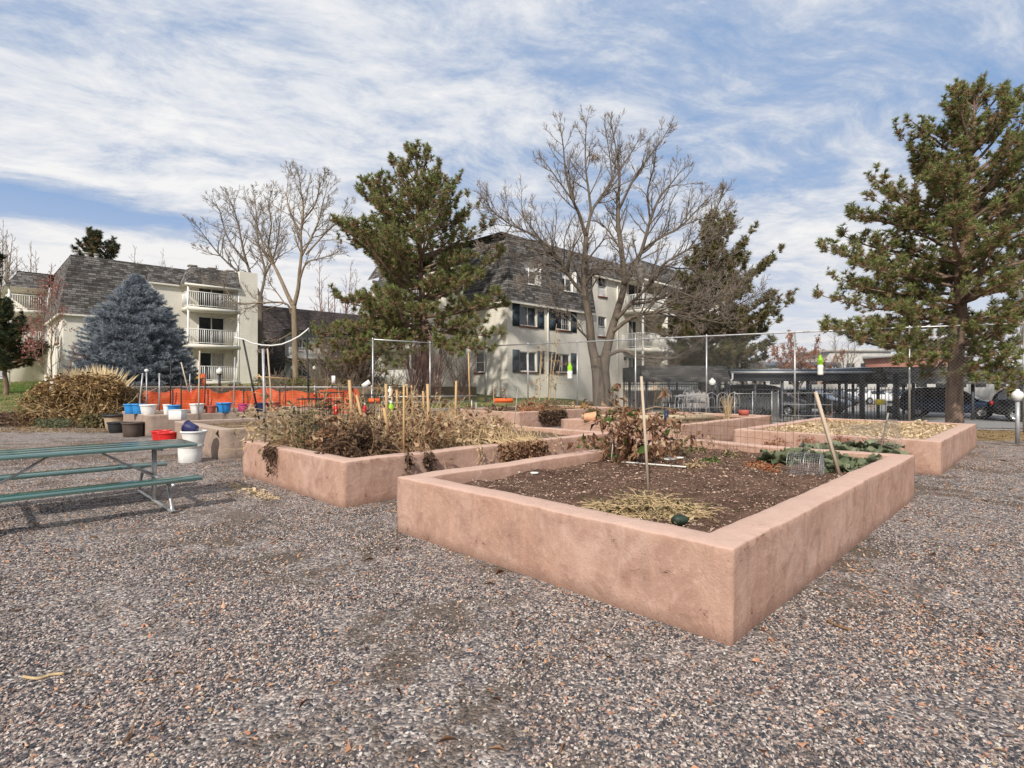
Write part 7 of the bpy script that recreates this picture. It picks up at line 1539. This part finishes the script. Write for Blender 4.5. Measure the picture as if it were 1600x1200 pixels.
for k, (x, Y, zb, H, W_, n, bk, lm, nl, lb) in enumerate([(512, 27.0, .4, 4.0, 1.2, 46, 'bark_twig', 'leaf_yellow', 420, 'many stemmed bare shrub with orange leaves below the pine boughs at left'), (545, 27.5, .4, 3.3, .9, 26, 'bark_twig', 'leaf_dead', 120, 'pale bare shrub just left of the corner fence post'), (652, 27.8, .5, 3.6, 1.0, 50, 'bark_red', 'leaf_rust', 160, 'reddish bare shrub before the cream wall under the centre pine'), (678, 28.5, .5, 3.9, .9, 40, 'bark_red', None, 0, 'taller reddish bare shrub right of its neighbour'),
  (722, 29.2, .6, 3.0, .8, 26, 'bark_red', 'leaf_rust', 40, 'thin reddish shrub near the corner of the cream building'), (432, 30.0, .8, 1.9, 1.0, 26, 'bark_twig', None, 0, 'low tangle of bare twigs at the foot of the tan trunk'), (610, 29.5, .6, 2.2, .9, 26, 'bark_twig', None, 0, 'thin grey shrub right of the corner fence post')]):
    shrub(lb, (P(x, 600, Y)[0], Y, zb), H, W_, n, 500+k, bk, lm, nl)
def bough_clump(): pass
mb = MB(); rs = np.random.RandomState(77)
# hedge bank
def hedge(label, x0, x1, ytop, Y, dep, n, lm, seed, size=(.07, .16), zb=0.0, prof=None, name='hedge', stems=120, sm='stem_brown', cat='hedge'):
    rs = np.random.RandomState(seed); a, b = P(x0, ytop, Y), P(x1, ytop, Y); H = a[2]-zb; w = b[0]-a[0]; r = root(name, label, cat, ((a[0]+b[0])/2, Y, zb)); N_ = n; u = rs.uniform(-.5, .5, N_); v = rs.uniform(-1, 1, N_); hz_ = rs.rand(N_)**.7
    pf = np.array([(prof(q) if prof else 1)*(1+.16*mnoise.noise(Vector((q*w*1.3, 0, seed)))) for q in u]); edge = np.sqrt(np.clip(1-hz_**3, 0, 1)); pts = np.stack((u*w, v*dep*edge, hz_*H*pf), 1)
    mb = MB(); leaves_at(mb, pts, rs, size, .3, jit=.04); obj('foliage', mb, MATS[lm], r); st = MB()
    for i in range(stems):
        q = rs.uniform(-.5, .5); p0 = np.array((q*w, rs.uniform(-.8, .8)*dep, 0)); pts = grow(p0, (rs.normal(0, .6), rs.normal(0, .4), 1), H*rs.uniform(.6, 1.1)*(prof(q) if prof else 1), 6, rs, .3, -.06); st.tube(pts, .009, 3, False)
    obj('stems', st, MATS[sm], r); return r
hedge('tall mass of dead golden brown vines behind the young tree', 52, 190, 588, 20.8, .8, 7000, 'hedge_dead', 601, (.07, .20), prof=lambda q: .98-1.2*max(0, -q-.3)-.9*max(0, q-.35), stems=220, sm='stem_straw')
hedge('low reddish brown ground cover at the left edge', -60, 62, 645, 20.6, .6, 4200, 'groundcover', 602, (.05, .11), name='ground_cover_shrub', cat='shrub', stems=60)
hedge('dark green spiky clump at the right foot of the dead vines', 136, 170, 650, 20.0, .3, 900, 'leaf_olive', 603, (.10, .26), name='green_clump', cat='plant', stems=20)
hedge('white flecked green plants under the young tree', 56, 112, 655, 19.9, .25, 1100, 'leaf_collard', 604, (.04, .09), name='ground_plant', cat='plant', stems=10)
hedge('green and brown climbing hedge left of the orange mesh', 176, 224, 606, 21.6, .5, 2600, 'leaf_olive', 605, (.05, .12), stems=50)
hedge('low brown scrub between the spruce and the low fence', 190, 470, 602, 27.2, .5, 5200, 'groundcover', 606, (.07, .15), zb=.5, name='scrub', cat='shrub', stems=90)
hedge('low dry scrub along the foot of the cream building', 690, 960, 622, 30.2, .5, 2600, 'leaf_dead', 607, (.07, .14), zb=.3, name='scrub', cat='shrub', stems=80, prof=lambda q: .7)
hedge('rounded dark hedge in front of the far middle building', 400, 600, 590, 33.0, .8, 5200, 'leaf_olive', 608, (.09, .17), zb=.8, name='hedge', stems=60)
hedge('dark brown brush mass under the pine boughs at left', 536, 592, 552, 31.5, .8, 3400, 'leaf_darkdead', 609, (.09, .18), zb=.8, name='brush', cat='shrub', stems=60)
def plume_grass(label, x, Y, zb, H, W_, n, seed):
    rs = np.random.RandomState(seed); r = root('plume_grass', label, 'ornamental grass', (P(x, 600, Y)[0], Y, zb), 0, 'pale plume grasses'); mb = MB()
    for i in range(n):
        a = rs.uniform(0, 6.28); t_ = rs.uniform(0, .85); d = np.array((math.cos(a)*math.sin(t_)*W_, math.sin(a)*math.sin(t_)*.5*W_, math.cos(t_))); pts = grow((0, 0, 0), d, H*rs.uniform(.8, 1.05), 7, rs, .03, -.07); s_ = unit(np.cross(d, (0, 1, .1)))
        w_ = np.array([.006, .008, .01, .03, .05, .045, .025, .003]); V = np.stack((pts-s_*w_[:, None], pts+s_*w_[:, None]), 1).reshape(-1, 3); mb.add(V, [(2*k, 2*k+1, 2*k+3, 2*k+2) for k in range(7)])
    obj('blades', mb, MATS['plume'], r)
plume_grass('broad fan of pale plume grass above the hedge', 158, 21.9, .15, 2.2, .62, 220, 701)
plume_grass('smaller tuft of pale plume grass left of the broad fan', 122, 22.0, .15, 2.1, .35, 130, 702)
litter('bed_edge_litter', 'dry leaves and mulch lying along the foot of the hedge', MATS['hedge_dead'], 2600, lambda r_: (-r_.uniform(.70, 1.0)*18.6, r_.uniform(17.8, 20.4)), (.03, .08), seed=15)
litter('straw_litter', 'pale straw scraps by the foot of the overgrown planter', MATS['straw'], 260, lambda r_: (lambda q: (q[0], q[1]))(np.array((-2.6, 6.95))+np.array((-.7071, .7071))*r_.uniform(.9, 2.6)+np.array((-.7071, -.7071))*abs(r_.normal(0, .13))), (.03, .09), seed=16)
def ground_stick(label, pts, rad, mat='stem_straw'):
    p = [G(x, y, .012) for x, y in pts]; mb = MB(); mb.tube(rpoly(np.array(p)-p[0]), rad, 6); tag(obj('stick', mb, MATS[mat], loc=p[0], smooth=True), label, 'stick')
ground_stick('pale curved stick lying on the gravel at the left', [(36, 1057), (58, 1060), (80, 1054), (100, 1052)], .008)
ground_stick('dark stick lying on the gravel right of the nearest planter', [(1293, 970), (1310, 978), (1330, 984)], .009, 'stem_brown')
